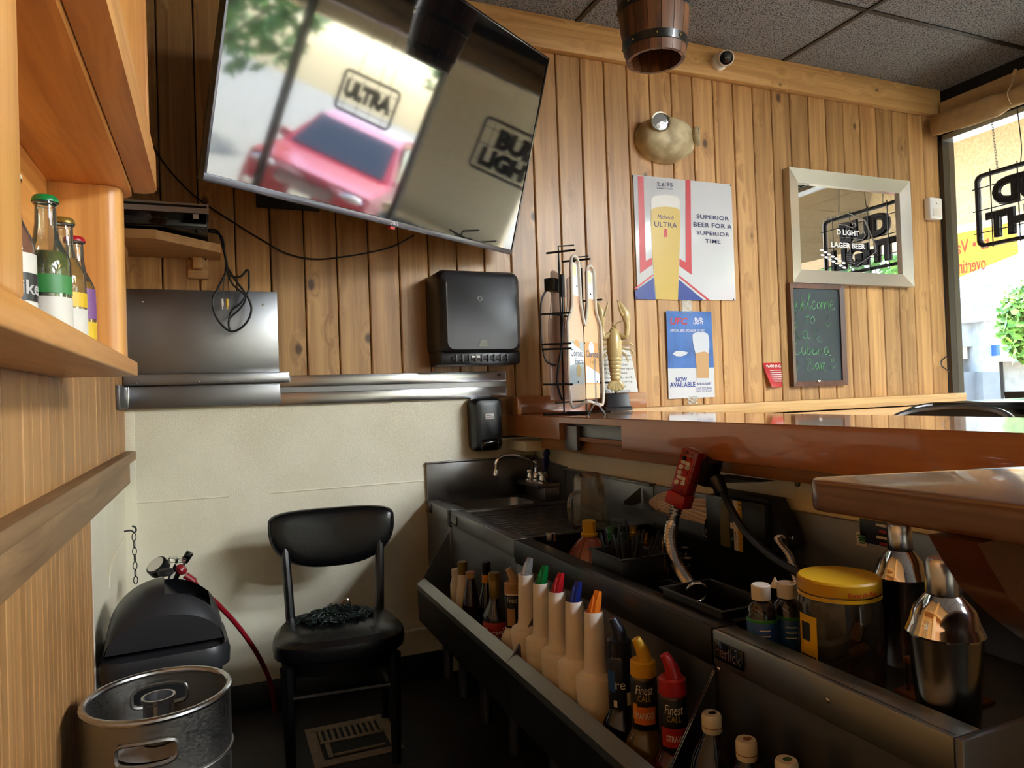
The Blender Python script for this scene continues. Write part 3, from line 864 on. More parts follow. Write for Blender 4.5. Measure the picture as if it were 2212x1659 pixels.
# drainboard with the far speed rail
dbd = thing('drainboard', 'stainless steel drainboard between the hand sink and black ice well', 'drainboard')
lip(dbd, Y2 + 0.002, Y1 - 0.006, 'steel_dark')
M().box((XU + 0.004, Y2 + 0.002, 0.40), (XU + 0.010, Y1, 0.679)).build('front_panel', 'steel_dark', dbd)
m = M().box((XU + 0.05, Y2 + 0.002, ZU - 0.028), (XDIE - 0.016, Y1 - 0.004, ZU - 0.018))
for k in range(14):
    yy = Y2 + 0.05 + k * 0.038
    m.box((XU + 0.08, yy, ZU - 0.018), (XDIE - 0.06, yy + 0.012, ZU - 0.0155), 0.001)
m.build('deck', 'steel_dark', dbd)
M().box((XU + 0.05, Y1 - 0.03, ZU - 0.02), (XDIE - 0.016, Y1 - 0.006, ZU - 0.004), 0.003).build('divider_rim', 'steel', dbd)
M().box((XDIE - 0.016, Y2 + 0.004, ZU - 0.02), (XDIE - 0.003, Y1, 0.858), 0.002).box((XDIE - 0.03, Y2 + 0.004, 0.85), (XDIE - 0.003, Y1, 0.858), 0.001).build('side_splash', 'steel_dark', dbd)
M().box((XU - 0.004, Y1 - 0.018, 0.672), (XU + 0.01, Y1 + 0.012, ZU + 0.001), 0.002).build('joint_clip', 'black_matte', dbd)
M().box((XU - 0.002, Y1 - 0.006, 0.44), (XU + 0.006, Y1 + 0.004, 0.672), 0.001).build('joint_strip', 'steel', dbd)
plate(dbd, 2.50, 2.57, 'Perlick', 0.688, 0.722)
legs(dbd, (2.42, 2.16))
# speed rails hang on the front of the units: floor, sloped face and lip, end plates
XRL = 0.695
def speed_rail(name, label, y0, y1):
    o = thing(name, label, 'speed rail', group='steel bottle rails along the underbar')
    poly = [(XU - 0.001, 0.395), (XRL + 0.02, 0.395), (XRL - 0.002, 0.42), (XRL - 0.002, 0.470), (XRL + 0.006, 0.4905), (XRL + 0.0075, 0.4895), (XRL + 0.0005, 0.470), (XRL + 0.0005, 0.424), (XRL + 0.022, 0.398), (XU - 0.001, 0.398)]
    sw = Matrix(((1, 0, 0, 0), (0, 0, 1, 0), (0, 1, 0, 0), (0, 0, 0, 1)))
    M().prism(poly, y0, y1, sw).build('trough', 'steel_dark', o, sharp=0.3)
    # broad bent lip that catches the light, dark skirt under it
    lp = [(XRL + 0.010, 0.493), (XRL - 0.018, 0.474), (XRL - 0.018, 0.455), (XRL - 0.0155, 0.455), (XRL - 0.0155, 0.472), (XRL + 0.010, 0.490)]
    M().prism(lp, y0, y1, sw).build('lip', 'steel_y', o, sharp=0.3)
    sp = [(XRL - 0.0175, 0.456), (XRL - 0.014, 0.34), (XU, 0.22), (XU, 0.226), (XRL - 0.010, 0.345), (XRL - 0.0135, 0.456)]
    M().prism(sp, y0, y1, sw).build('skirt', 'black_plastic', o, sharp=0.3)
    for yy, nm in ((y1 - 0.002, 'end_plate'), (y0, 'end_plate')):
        ep = [(XU, 0.40), (XRL, 0.40), (XRL, 0.486), (XU, 0.66)] if True else None
        M().prism(ep, yy, yy + 0.002, sw).build(nm, 'steel', o)
    return o
speed_rail('speed_rail', 'far steel bottle rail below the drainboard holding syrups', 1.722, 2.592)
speed_rail('speed_rail', 'middle steel bottle rail holding white pour bottles with coloured spouts', 1.05, 1.720)
speed_rail('speed_rail', 'nearest steel bottle rail at the bottom edge holding dark bottles', 0.60, 1.048)

# black ice and bottle well
wl_ = thing('ice_well', 'black plastic framed ice and bottle well in the middle of the underbar', 'ice well')
lip(wl_, Y3 + 0.002, Y2 - 0.002, 'black_plastic', 0.665)
M().box((XU + 0.05, Y3 + 0.004, 0.44), (XU + 0.06, Y2 - 0.004, ZU - 0.004)).build('well_wall', 'black_plastic', wl_)
M().box((XDIE - 0.05, Y3 + 0.004, 0.44), (XDIE - 0.018, Y2 - 0.004, ZU - 0.004)).build('well_wall', 'black_plastic', wl_)
M().box((XU + 0.06, Y2 - 0.02, 0.44), (XDIE - 0.05, Y2 - 0.004, ZU + 0.002)).build('well_wall', 'black_plastic', wl_)
M().box((XU + 0.06, Y3 + 0.004, 0.44), (XDIE - 0.05, Y3 + 0.02, ZU + 0.002)).build('well_wall', 'black_plastic', wl_)
M().box((XU + 0.05, Y3 + 0.004, 0.42), (XDIE - 0.018, Y2 - 0.004, 0.44)).build('well_floor', 'black_plastic', wl_)
M().box((XU + 0.055, Y3 + 0.02, 0.668), (1.03, 1.61, 0.680), 0.002).build('sliding_cover', 'black_plastic', wl_)
M().box((XU + 0.004, Y3 + 0.002, 0.40), (XU + 0.010, Y2 - 0.002, 0.666)).build('front_panel', 'steel', wl_)
M().box((XDIE - 0.018, Y3, 0.55), (XDIE - 0.004, Y2 - 0.002, 0.855), 0.002).build('side_splash', 'steel_dark', wl_)
legs(wl_, (1.85, 1.30))

# near cocktail station
st = thing('cocktail_station', 'nearest stainless steel cocktail station holding the jar and shakers', 'bar station')
lip(st, Y4, Y3 - 0.002, 'steel_y', 0.672)
ZST = 0.655
M().box((XU + 0.01, Y4, ZST - 0.012), (XDIE - 0.004, Y3 - 0.002, ZST)).build('deck', 'steel_dark', st)
M().box((XU + 0.004, Y4, 0.30), (XU + 0.010, Y3 - 0.002, 0.673)).build('front_panel', 'steel_dark', st)
M().box((XDIE - 0.018, 0.42, ZST), (XDIE - 0.004, Y3 - 0.002, 0.855), 0.002).build('side_splash', 'steel_dark', st)
M().box((XU, Y4 - 0.012, 0.30), (XDIE - 0.004, Y4 - 0.001, ZU), 0.002).build('end_panel', 'steel_dark', st)
plate(st, 0.968, 1.042, 'Perlick', 0.685, 0.718)
for yy, zz in ((1.035, 0.667), (0.79, 0.705)):
    M().ball((XU - 0.001, yy, zz), (0.002, 0.004, 0.004), 8, 6).build('screw', 'screw', st)
legs(st, (0.95, 0.66))
# flag stickers on the splash near the shakers
for (c, l, x0, x1, y0, y1) in (('navy_label', 'small navy and flag-striped maker sticker on the steel splash', 1857, 1917, 1128, 1182), ('white_label', 'small white and green price sticker beside the flag sticker', 1850, 1872, 1152, 1182)):
    a, b = onX(x0, y0, XDIE - 0.02), onX(x1, y1, XDIE - 0.02)
    o = M().box((XDIE - 0.0205, b.y, b.z), (XDIE - 0.0185, a.y, b.z + (0.052 if c == 'navy_label' else 0.03)), 0.0003).build('sticker', c)
    tag(o, l, 'sticker')
    if c == 'navy_label':
        for k in range(4):
            M().box((XDIE - 0.0212, b.y, b.z + 0.002 + k * 0.013), (XDIE - 0.0203, b.y + 0.018 + 0.008 * (k % 2), b.z + 0.0075 + k * 0.013)).build('stripe', 'red_label' if k % 2 == 0 else 'white_label', o)
    else:
        for k in range(4):
            M().box((XDIE - 0.0212, b.y + 0.003, b.z + 0.006 + k * 0.005), (XDIE - 0.0203, a.y - 0.003 - 0.002 * (3 - k), b.z + 0.009 + k * 0.005)).build('stripe', 'green_label', o)
# ================================================================== ADDED FILL PANELS, unseen behind the camera, brightening the interior
def fill_panel(i, x0, x1, y0, y1, power):
    o = thing('fill_light', ['unseen fill light panel added in the rear row by the windows', 'unseen fill light panel added near the windows behind the camera', 'unseen fill light panel added in the middle row by the windows'][i], 'fill light', ((x0 + x1) / 2, (y0 + y1) / 2, ZC - 0.004), group='added fill light panels')
    hx, hy = (x1 - x0) / 2 - 0.02, (y1 - y0) / 2 - 0.02
    M().box((-hx, -hy, -0.012), (hx, -hy + 0.03, 0.002)).box((-hx, hy - 0.03, -0.012), (hx, hy, 0.002)).box((-hx, -hy + 0.03, -0.012), (-hx + 0.03, hy - 0.03, 0.002)).box((hx - 0.03, -hy + 0.03, -0.012), (hx, hy - 0.03, 0.002)).build('frame', 'white_gloss', o)
    m, nt, b = newmat('fill_emitter_%d' % i)
    b.inputs['Base Color'].default_value = (0.9, 0.9, 0.9, 1)
    b.inputs['Emission Color'].default_value = (0.88, 0.95, 1.0, 1)
    b.inputs['Emission Strength'].default_value = power
    M().box((-hx + 0.03, -hy + 0.03, -0.006), (hx - 0.03, hy - 0.03, 0.0)).build('fill_emitter', m, o)
fill_panel(0, 2.824, 4.04, -3.174, -2.56, FILL_POWER)
fill_panel(1, 2.824, 4.04, -0.716, -0.10, FILL_POWER)
fill_panel(2, 2.824, 4.04, -1.945, -1.33, FILL_POWER)

# ================================================================== TELEVISION on a swing arm
TVa, TVb, TVW, TVH = 1.0078, 0.2784, 1.43, 0.816
br = EYE + ray(1105, 551) * (2.597 * 1.43 / 1.21)
Xd = Vector((math.sin(TVa), math.cos(TVa), 0)); Nn = Vector((math.cos(TVa), -math.sin(TVa), 0))
Ud = Vector((0, 0, math.cos(TVb))) + Nn * math.sin(TVb); Nd = Xd.cross(Ud)      # Nd points out of the screen? checked below
if Nd.dot(EYE - br) < 0:
    Nd = -Nd
bl_ = br - Xd * TVW
Mtv = Matrix(((Xd.x, -Nd.x, Ud.x, bl_.x), (Xd.y, -Nd.y, Ud.y, bl_.y), (Xd.z, -Nd.z, Ud.z, bl_.z), (0, 0, 0, 1)))
tv = thing('television', 'large flat television tilted down on a swing arm, its dark screen reflecting the windows', 'television')
tv.matrix_world = Mtv
m_, nt_, b_ = newmat('tv_screen')
b_.inputs['Base Color'].default_value = (0.004, 0.004, 0.005, 1)
setb(b_, rough=0.05, spec=0.5, coat=1.0, coatr=0.045, ior=1.5)
b_.inputs['Coat IOR'].default_value = 1.85
b_.inputs['IOR'].default_value = 1.5
plain('tv_bezel', '101012', 0.18, coat=0.8, coatr=0.05)
plain('tv_strip', '55565e', 0.25, metal=0.7)
M().box((0, 0.004, 0), (TVW, 0.03, TVH), 0.004).build('body', 'tv_bezel', tv)
M().box((0.30, 0.03, 0.02), (TVW - 0.30, 0.075, 0.42), 0.012).build('back_box', 'black_plastic', tv)
M().box((0.009, 0.001, 0.021), (TVW - 0.009, 0.0045, TVH - 0.009)).build('screen', 'tv_screen', tv)
fr_ = M().box((0, -0.002, 0), (TVW, 0.004, 0.020), 0.001)
fr_.build('bottom_bezel', 'tv_strip', tv)
M().box((0, -0.002, 0.02), (0.008, 0.004, TVH), 0.001).build('side_bezel', 'tv_strip', tv)
M().box((TVW - 0.008, -0.002, 0.02), (TVW, 0.004, TVH), 0.001).build('side_bezel', 'tv_bezel', tv)
M().box((0.008, -0.002, TVH - 0.008), (TVW - 0.008, 0.004, TVH), 0.001).build('top_bezel', 'tv_bezel', tv)
lettering('onn.', tv, 'ink_white', TVW / 2 - 0.02, TVW / 2 + 0.02, 0.005, 0.016, -0.0022)
M().box((TVW / 2 - 0.012, 0.002, -0.011), (TVW / 2 + 0.012, 0.02, 0.0), 0.002).build('sensor', 'ink_red', tv)
# swing arm to the wall
wm = thing('tv_mount', 'black swing arm mount between the television and the pine wall', 'tv mount')
bk = Mtv @ Vector((0.62, 0.078, 0.30))
wp = onY(620, 330, D - 0.02)
M().box((wp.x - 0.12, D - 0.022, wp.z - 0.22), (wp.x + 0.12, D - 0.0015, wp.z + 0.2), 0.004).build('wall_plate', 'black_matte', wm)
el = Vector(((bk.x + wp.x) / 2 - 0.14, (bk.y + D) / 2, wp.z + 0.02))
M().tube([(wp.x, D - 0.03, wp.z + 0.03), el], 0.022, 8).tube([el, bk], 0.022, 8).build('arm', 'black_matte', wm)
M().lathe([(0.03, -0.06), (0.03, 0.06)], 16, T(*el)).build('elbow', 'black_matte', wm)
M().box((0.50, 0.0755, 0.1), (0.54, 0.095, 0.5), 0.003, mat=Mtv).box((0.70, 0.0755, 0.1), (0.74, 0.095, 0.5), 0.003, mat=Mtv).box((0.54, 0.0765, 0.27), (0.70, 0.09, 0.33), 0.003, mat=Mtv).build('tv_bracket', 'black_matte', wm)
# ================================================================== SET-TOP BOX, SHELF, CABLES, STEEL BACKSPLASH (left end of the back wall)
zsh = onY(400, 500, D - 0.1).z
sh = thing('corner_shelf', 'small birch plywood corner shelf under the black cable box', 'shelf', (0, 0, 0))
f0, f1, f2 = onY(272, 493, D - 0.30), onY(352, 497, D - 0.30), onY(476, 528, D - 0.06)
zt_ = 1.742
poly = [(XL, D - 0.002), (XL, D - 0.33), (f1.x - 0.02, D - 0.33), (f2.x, D - 0.14), (f2.x, D - 0.002)]
M().prism(poly, zt_ - 0.03, zt_).build('board', 'birch', sh)
br1 = thing
p = onY(427, 566, D - 0.02)
m = M().box((p.x - 0.036, D - 0.016, p.z - 0.062), (p.x + 0.036, D - 0.001, p.z + 0.062), 0.004)
m.build('bracket_plate', 'birch', sh)
M().box((p.x - 0.017, D - 0.05, zt_ - 0.075), (p.x + 0.017, D - 0.016, zt_ - 0.031), 0.003).build('bracket_block', 'birch', sh)
M().prism([(-D + 0.016, p.z - 0.03), (-D + 0.016, p.z + 0.045), (-D + 0.05, p.z + 0.045), (-D + 0.04, p.z - 0.01)], p.x - 0.017, p.x + 0.017, Matrix(((0, 0, 1, 0), (-1, 0, 0, 0), (0, 1, 0, 0), (0, 0, 0, 1)))).build('bracket_arm', 'birch', sh)
for s in (-0.028, 0.028):
    M().ball((p.x + s, D - 0.0165, p.z + 0.012), (0.004, 0.002, 0.004), 8, 6).build('screw', 'black_matte', sh)
M().prism([(-D + 0.12, zt_ - 0.11), (-D + 0.12, zt_ - 0.031), (-D + 0.28, zt_ - 0.031), (-D + 0.28, zt_ - 0.055), (-D + 0.25, zt_ - 0.055), (-D + 0.18, zt_ - 0.085)], XL + 0.0015, XL + 0.035, Matrix(((0, 0, 1, 0), (-1, 0, 0, 0), (0, 1, 0, 0), (0, 0, 0, 1)))).build('side_bracket', 'birch', sh)
sbx = thing('cable_box', 'black and silver cable box on the corner shelf', 'cable box', (XL + 0.005, D - 0.33, zt_ + 0.012), (0, 0, 0.0))
Wb = onY(452, 470, D - 0.30).x - XL - 0.01
M().box((0.0, 0.012, 0), (Wb, 0.24, 0.080), 0.004).build('case', 'black_plastic', sbx)
plain('box_silver', 'cfcbc9', 0.3)
M().prism([(0.0, 0.050), (0.022, 0.088), (0.242, 0.088), (0.242, 0.0805), (0.014, 0.0805), (0.008, 0.050)], 0.0, Wb + 0.004, Matrix(((0, 0, 1, 0), (1, 0, 0, 0), (0, 1, 0, 0), (0, 0, 0, 1)))).build('silver_top', 'box_silver', sbx)
M().box((0.004, 0.0, 0.004), (Wb - 0.004, 0.0125, 0.050), 0.002).build('front_panel', 'black_gloss', sbx)
for k in range(7):
    M().box((0.02 + k * 0.022, -0.0025, 0.026), (0.036 + k * 0.022, -0.0005, 0.030), 0.0005).build('button', 'dark_grey_plastic', sbx)
M().lathe([(0.008, 0), (0.011, 0.0), (0.011, 0.002), (0.008, 0.002)], 20, T(0.11, -0.0008, 0.028) @ RX90).build('dial', 'tv_strip', sbx)
M().box((Wb - 0.045, -0.0022, 0.03), (Wb - 0.028, -0.0008, 0.046), 0.0003).build('sticker', 'white_label', sbx)
for xx in (0.03, Wb - 0.03):
    for yy in (0.03, 0.2):
        M().lathe([(0.01, -0.012), (0.01, 0.0)], 10, T(xx, yy, 0)).build('foot', 'black_rubber', sbx)
# hanging audio cables
cb = thing('cable_bundle', 'tangled black audio cables hanging from the cable box with white and yellow plugs', 'cable')
def wpath(px, y=D - 0.06, n=6):
    return curve([onY(a, b, y) for a, b in px], n)
for pxs, r in (([(440, 497), (470, 500), (483, 540), (490, 580), (472, 620), (459, 650), (470, 690), (500, 716), (530, 700), (543, 670), (534, 640), (505, 600), (490, 575)], 0.0045),
               ([(446, 500), (478, 510), (487, 560), (500, 610), (530, 640), (520, 665), (495, 690), (497, 715)], 0.004),
               ([(490, 590), (502, 597), (520, 597), (535, 583), (538, 605), (536, 630), (520, 655), (500, 672), (494, 700), (497, 714)], 0.0042),
               ([(488, 560), (484, 610), (482, 642)], 0.002), ([(490, 560), (494, 615), (496, 645)], 0.002)):
    M().tube(wpath(pxs), r, 6).build('cable', 'black_rubber', cb)
for (px, mt) in (((480, 655), 'white_plastic'), ((491, 655), 'yellow_plastic')):
    p = onY(*px, D - 0.06)
    M().lathe([(0.0025, -0.022), (0.0025, -0.012), (0.0045, -0.012), (0.0055, 0.0), (0.004, 0.016)], 12, T(*p)).build('plug', mt, cb)
# long black wire drooping along the wall to the television
wv = M().tube(wpath([(322, 300), (352, 350), (400, 405), (440, 438), (500, 478), (560, 515), (620, 548), (680, 560), (740, 555), (800, 545), (850, 532), (895, 508)], D - 0.012), 0.0035, 6).build('television_wire', 'black_rubber')
tag(wv, 'thin black wire drooping across the pine wall below the television', 'wire')
# brushed steel panel and ledge
pn = thing('steel_backsplash', 'brushed steel backsplash panel with ledge on the back wall', 'backsplash')
a, b = onY(275, 623, D - 0.006), onY(598, 633, D - 0.006)
c = onY(603, 802, D - 0.006)
M().box((XL + 0.002, D - 0.006, c.z - 0.02), (b.x, D - 0.0015, 1.594), 0.001).build('panel', 'steel', pn)
for px in ((307, 652), (569, 659)):
    p = onY(*px, D - 0.006)
    M().ball((p.x, D - 0.007, p.z), (0.005, 0.003, 0.005), 10, 6).build('screw', 'screw', pn)
e = onY(625, 803, D - 0.05)
M().box((XL + 0.002, D - 0.05, e.z - 0.040), (e.x, D - 0.0062, e.z), 0.003).build('ledge', 'steel', pn)
for px in (293, 352, 429, 490, 554):
    p = onY(px, 824, D - 0.05)
    M().ball((p.x, D - 0.051, e.z - 0.03), (0.004, 0.002, 0.004), 8, 6).build('rivet', 'screw', pn)
sk2 = M().box((XL + 0.003, D - 0.030, 1.158), (onY(606, 870, D - 0.03).x, D - 0.0015, e.z - 0.0415), 0.001).build('skirt', 'steel_dark', pn)
M().box((XL + 0.001, D - 0.26, 1.158), (XL + 0.012, D - 0.032, e.z - 0.042), 0.001).build('side_skirt', 'steel_dark', pn)
M().box((XL + 0.003, D - 0.036, 1.158), (XL + 0.018, D - 0.030, e.z - 0.0415), 0.002).build('corner_weld', 'steel_bright', pn)
# long steel channel strip to the right
lc = thing('steel_wall_channel', 'long bright steel channel strip on the wall above the cream sheet', 'steel strip')
x0 = onY(606, 870, D - 0.03).x; x1 = onY(1094, 830, D - 0.02).x
ztop = onY(1094, 799, D - 0.02).z; zbot = onY(1090, 857, D - 0.02).z
M().box((x0, D - 0.016, 1.222), (x1, D - 0.0015, 1.267), 0.002).build('upper_strip', 'steel_bright', lc)
M().box((x0, D - 0.008, 1.200), (x1, D - 0.0015, 1.2215)).build('groove', 'steel_dark', lc)
M().box((x0, D - 0.020, 1.152), (x1, D - 0.0015, 1.1995), 0.002).build('lower_strip', 'steel_bright', lc)
M().ball((x1 - 0.03, D - 0.017, 1.25), (0.004, 0.002, 0.004), 8, 6).build('screw', 'black_matte', lc)

# ================================================================== DISPENSERS
a, b = onY(932, 585, D - 0.1), onY(1113, 788, D - 0.1)
tw = thing('towel_dispenser', 'large black paper towel dispenser on the pine wall', 'towel dispenser', ((a.x + b.x) / 2, D - 0.002, b.z))
w2, hh = (b.x - a.x) / 2, a.z - b.z
rings = []
for d, g in ((0.0, 0.0), (0.05, 0.0), (0.15, 0.0), (0.185, 0.02), (0.2, 0.055)):
    rings.append([(x, -d, z) for x, z in rrect(2 * (w2 - g * 0.5), hh - g * 0.9 - 0.05, 0.03, 4, 0, hh / 2 + 0.02 - g * 0.15)])
M().loft(rings).build('cover', 'dark_grey_plastic', tw)
M().box((-w2 * 0.98, -0.17, 0.0), (w2 * 0.98, 0, 0.06), 0.012).build('base', 'black_plastic', tw)
M().box((-w2 * 0.72, -0.176, 0.018), (w2 * 0.78, -0.165, 0.036), 0.002).build('outlet', 'black_matte', tw)
for k in range(9):
    x = -w2 * 0.62 + k * w2 * 0.155
    M().box((x - 0.004, -0.180, 0.012), (x + 0.004, -0.168, 0.042), 0.001).build('tooth', 'dark_grey_plastic', tw)
M().box((-w2 * 0.25, -0.179, 0.028), (-w2 * 0.05, -0.172, 0.036)).build('paper_end', 'paper_white', tw)
M().prism([(-0.022, 0.072), (0.022, 0.072), (0.012, 0.098), (-0.012, 0.098)], 0.199, 0.2025, RX90).build('emblem', 'black_gloss', tw)
M().lathe([(0.009, 0.199), (0.0105, 0.2015), (0.0085, 0.2015)], 18, T(-0.01, 0, hh * 0.68) @ RX90, cap0=False, cap1=False).build('logo_ring', 'black_gloss', tw)
a, b = onY(1016, 860, D - 0.06), onY(1085, 972, D - 0.06)
so = thing('soap_dispenser', 'black soap dispenser on the cream wall above the sink', 'soap dispenser', ((a.x + b.x) / 2, D - 0.002, b.z))
w2, hh = (b.x - a.x) / 2, a.z - b.z
rings = []
for d, g in ((0.0, 0.004), (0.02, 0.0), (0.07, 0.002), (0.09, 0.012), (0.096, 0.03)):
    rings.append([(x * (1 - 0.16 * max(0, (0.3 - z / hh)) ), -d, z) for x, z in rrect(2 * (w2 - g), hh - 2 * g, 0.022, 4, 0, hh / 2)])
M().loft(rings).build('case', 'black_plastic', so)
M().box((-w2 * 0.62, -0.105, 0.004), (w2 * 0.62, -0.06, 0.055), 0.016, 3).build('push_bar', 'black_gloss', so)
M().box((-0.018, -0.0985, hh * 0.60), (0.022, -0.0965, hh * 0.70), 0.0005).build('label', 'paper_white', so)
for k in range(2):
    M().box((-0.014, -0.0992, hh * (0.63 + 0.035 * k)), (0.018 - 0.01 * k, -0.0985, hh * (0.645 + 0.035 * k))).build('print_line', 'ink_black', so)
M().box((-w2 * 0.93, -0.072, hh * 0.55), (-w2 * 0.80, -0.066, hh * 0.85), 0.002).build('sight_window', 'white_plastic', so)

# ================================================================== POSTERS, MIRROR, CHALKBOARD, CARDS
def frame_at(tl, br_, y):
    a, b = onY(*tl, y), onY(*br_, y); return a.x, b.x, b.z, a.z
# tin beer sign
x0, x1, z0, z1 = 1.886, 2.474, 1.601, 2.197
ms = thing('tin_beer_sign', 'white tin beer sign with a tall golden beer glass and red ribbon stripes', 'sign', (x0, D - 0.008, z0), (0.0, 0, 0.0))
SW, SH = x1 - x0, z1 - z0
M().box((0, -0.001, 0), (SW, 0.006, SH), 0.002).build('sheet', 'paper_white_gloss', ms)
def zz(px, py):     # sign picture coordinates (crop 1096x1659 of 350x530) -> local
    p = onY(1300 + px / 3.131, 360 + py / 3.131, D - 0.008); return (p.x - x0, p.z - z0)
def sheet(name, px, mat, par=ms, lift=0.0016, th=0.0006, f=zz):
    return flatpoly(name, [f(*p) for p in px], -lift - th, -lift, mat, par)
sheet('red_stripe', [(242, 66), (280, 68), (296, 640), (336, 616), (340, 664), (258, 722)], 'ink_red')
sheet('red_stripe', [(564, 88), (598, 90), (606, 730), (524, 672), (524, 622), (566, 648)], 'ink_red')
sheet('thin_red_stripe', [(220, 822), (345, 728), (346, 738), (220, 834)], 'ink_red')
sheet('thin_red_stripe', [(522, 735), (734, 906), (716, 906), (522, 748)], 'ink_red')
sheet('blue_field', [(222, 842), (348, 752), (362, 900), (226, 896)], 'ink_blue')
sheet('blue_field', [(520, 764), (690, 905), (514, 902)], 'ink_blue')
sheet('glass_beer', [(332, 290), (360, 276), (430, 270), (500, 278), (524, 292), (530, 380), (524, 560), (516, 760), (512, 902), (366, 898), (350, 720), (338, 560), (330, 400)], 'beer_gold', lift=0.0022)
sheet('beer_head', [(330, 222), (352, 200), (430, 190), (505, 202), (524, 226), (526, 296), (500, 279), (430, 271), (360, 277), (331, 292)], 'beer_head', lift=0.0022)
def sign_text(s, px0, py0, px1, py1, mat, par=ms, lift=-0.003, f=zz, **k):
    a, b = f(px0, py1), f(px1, py0); c_ = (px0 + px1) / 2; z_a, z_b = f(c_, py1)[1], f(c_, py0)[1]; k_ = (z_b - z_a) * 0.1
    return lettering(s, par, mat, a[0], b[0], z_a + k_, z_b - k_, lift, depth=0.0003, **k)
sign_text('Michelob', 374, 325, 482, 360, 'ink_navy', shear=0.3)
sign_text('ULTRA', 354, 372, 506, 416, 'ink_navy')
sheet('ribbon', [(420, 424), (438, 424), (438, 482), (429, 470), (420, 482)], 'ink_red', lift=0.003)
sign_text('2.6', 370, 104, 420, 136, 'ink_navy'); sign_text('95', 436, 106, 476, 138, 'ink_navy')
sign_text('CARBS', 370, 143, 420, 154, 'ink_navy'); sign_text('CALS', 438, 145, 475, 157, 'ink_navy')
sheet('rule', [(427, 100), (429, 100), (429, 156), (427, 156)], 'ink_navy')
for s, q in (('SUPERIOR', (640, 328, 856, 362)), ('BEER FOR A', (620, 380, 876, 418)), ('SUPERIOR', (640, 438, 860, 470)), ('TIME', (698, 490, 800, 522))):
    sign_text(s, q[0], q[1], q[2], q[3], 'ink_navy', bold=0.012, spacing=1.1)
for px in ((208, 70), (870, 128), (234, 886), (890, 898)):
    p = zz(*px); M().ball((p[0], -0.002, p[1]), (0.004, 0.002, 0.004), 8, 6).build('nail', 'ink_black', ms)
rim = [zz(200, 58), zz(882, 120), zz(902, 908), zz(222, 900)]
# blue beer poster with tape
x0p, x1p, z0p, z1p = 2.042, 2.320, 1.114, 1.543
po = thing('beer_poster', 'small blue paper beer poster taped below the tin sign', 'poster', (x0p, D - 0.002, z0p))
PWd, PHt = x1p - x0p, z1p - z0p
def pz(px, py):
    p = onY(1300 + px / 3.131, 360 + py / 3.131, D - 0.006); return (p.x - x0p, p.z - z0p)
def paper(u, v):
    return (u * PWd, -0.004 - 0.006 * (1 - u) ** 3 * (0.4 + v) - 0.002 * math.sin(u * 7 + v * 3), v * PHt)
plain('poster_blue', '4f78c0', 0.22, noise=0.35, nscale=7)
m = M().grid(lambda u, v: paper(u, v * 0.345), 14, 6); m.build('lower_sheet', 'paper_white_gloss', po, sharp=3)
m = M().grid(lambda u, v: paper(u, 0.345 + v * 0.655), 14, 10); m.build('blue_field', 'poster_blue', po, sharp=3)
def ptxt(s, q, mat, **k):
    c_ = (q[0] + q[2]) / 2
    m = text_mesh(s, pz(q[0], q[3])[0], pz(q[2], q[1])[0], pz(c_, q[3])[1], pz(c_, q[1])[1], 0, depth=0, **k)
    for v in m.bm.verts:
        v.co.y = paper(v.co.x / PWd, v.co.z / PHt)[1] - 0.0012
    m.build('lettering', mat, po, flat=True)
ptxt('UFC', (458, 1022, 582, 1068), 'ink_red', bold=0.02, shear=0.2)
ptxt('BUD', (626, 1022, 678, 1042), 'ink_white', bold=0.02); ptxt('LIGHT', (618, 1046, 684, 1066), 'ink_white', bold=0.02)
ptxt('OFFICIAL BEER SPONSOR OF UFC', (458, 1100, 692, 1118), 'ink_white')
ptxt('NOW', (496, 1424, 576, 1456), 'ink_blue', bold=0.02); ptxt('AVAILABLE', (456, 1458, 632, 1492), 'ink_blue', bold=0.02)
ptxt('BUD LIGHT', (644, 1460, 740, 1476), 'ink_blue', bold=0.01); ptxt('EASY TO DRINK', (642, 1492, 744, 1508), 'ink_blue'); ptxt('EASY TO ENJOY', (642, 1512, 746, 1528), 'ink_blue')
def pshape(name, pts, mat, lift=0.0014):
    a = [pz(*p) for p in pts]
    M().loft([[(p[0], paper(p[0] / PWd, p[1] / PHt)[1] - lift, p[1]) for p in a], [(p[0], paper(p[0] / PWd, p[1] / PHt)[1] - lift - 0.0004, p[1]) for p in a]]).build(name, mat, po)
plain('pint_amber', 'c49a68', 0.35); plain('pint_foam', 'ccd0d8', 0.3)
pshape('pint_foam', [(611, 1140), (620, 1127), (645, 1121), (690, 1122), (710, 1128), (718, 1142), (724, 1180), (724, 1220), (722, 1262), (690, 1250), (660, 1256), (632, 1262), (620, 1215), (614, 1180)], 'pint_foam')
pshape('pint_beer', [(632, 1262), (660, 1256), (690, 1250), (722, 1262), (722, 1300), (722, 1430), (642, 1430), (639, 1340), (634, 1300)], 'pint_amber')
pshape('pint_base', [(640, 1430), (724, 1430), (726, 1448), (642, 1450)], 'pint_foam')
ptxt('BUD', (646, 1192, 702, 1212), 'ink_blue', bold=0.02); ptxt('LIGHT', (638, 1216, 712, 1238), 'ink_blue', bold=0.02)
pshape('pale_splash', [(474, 1268), (490, 1252), (514, 1246), (548, 1248), (584, 1256), (570, 1272), (534, 1284), (498, 1282)], 'pint_foam')
thin_glass('tape', 'e8e8ea', 2.0, 0.15, haze=0.25)
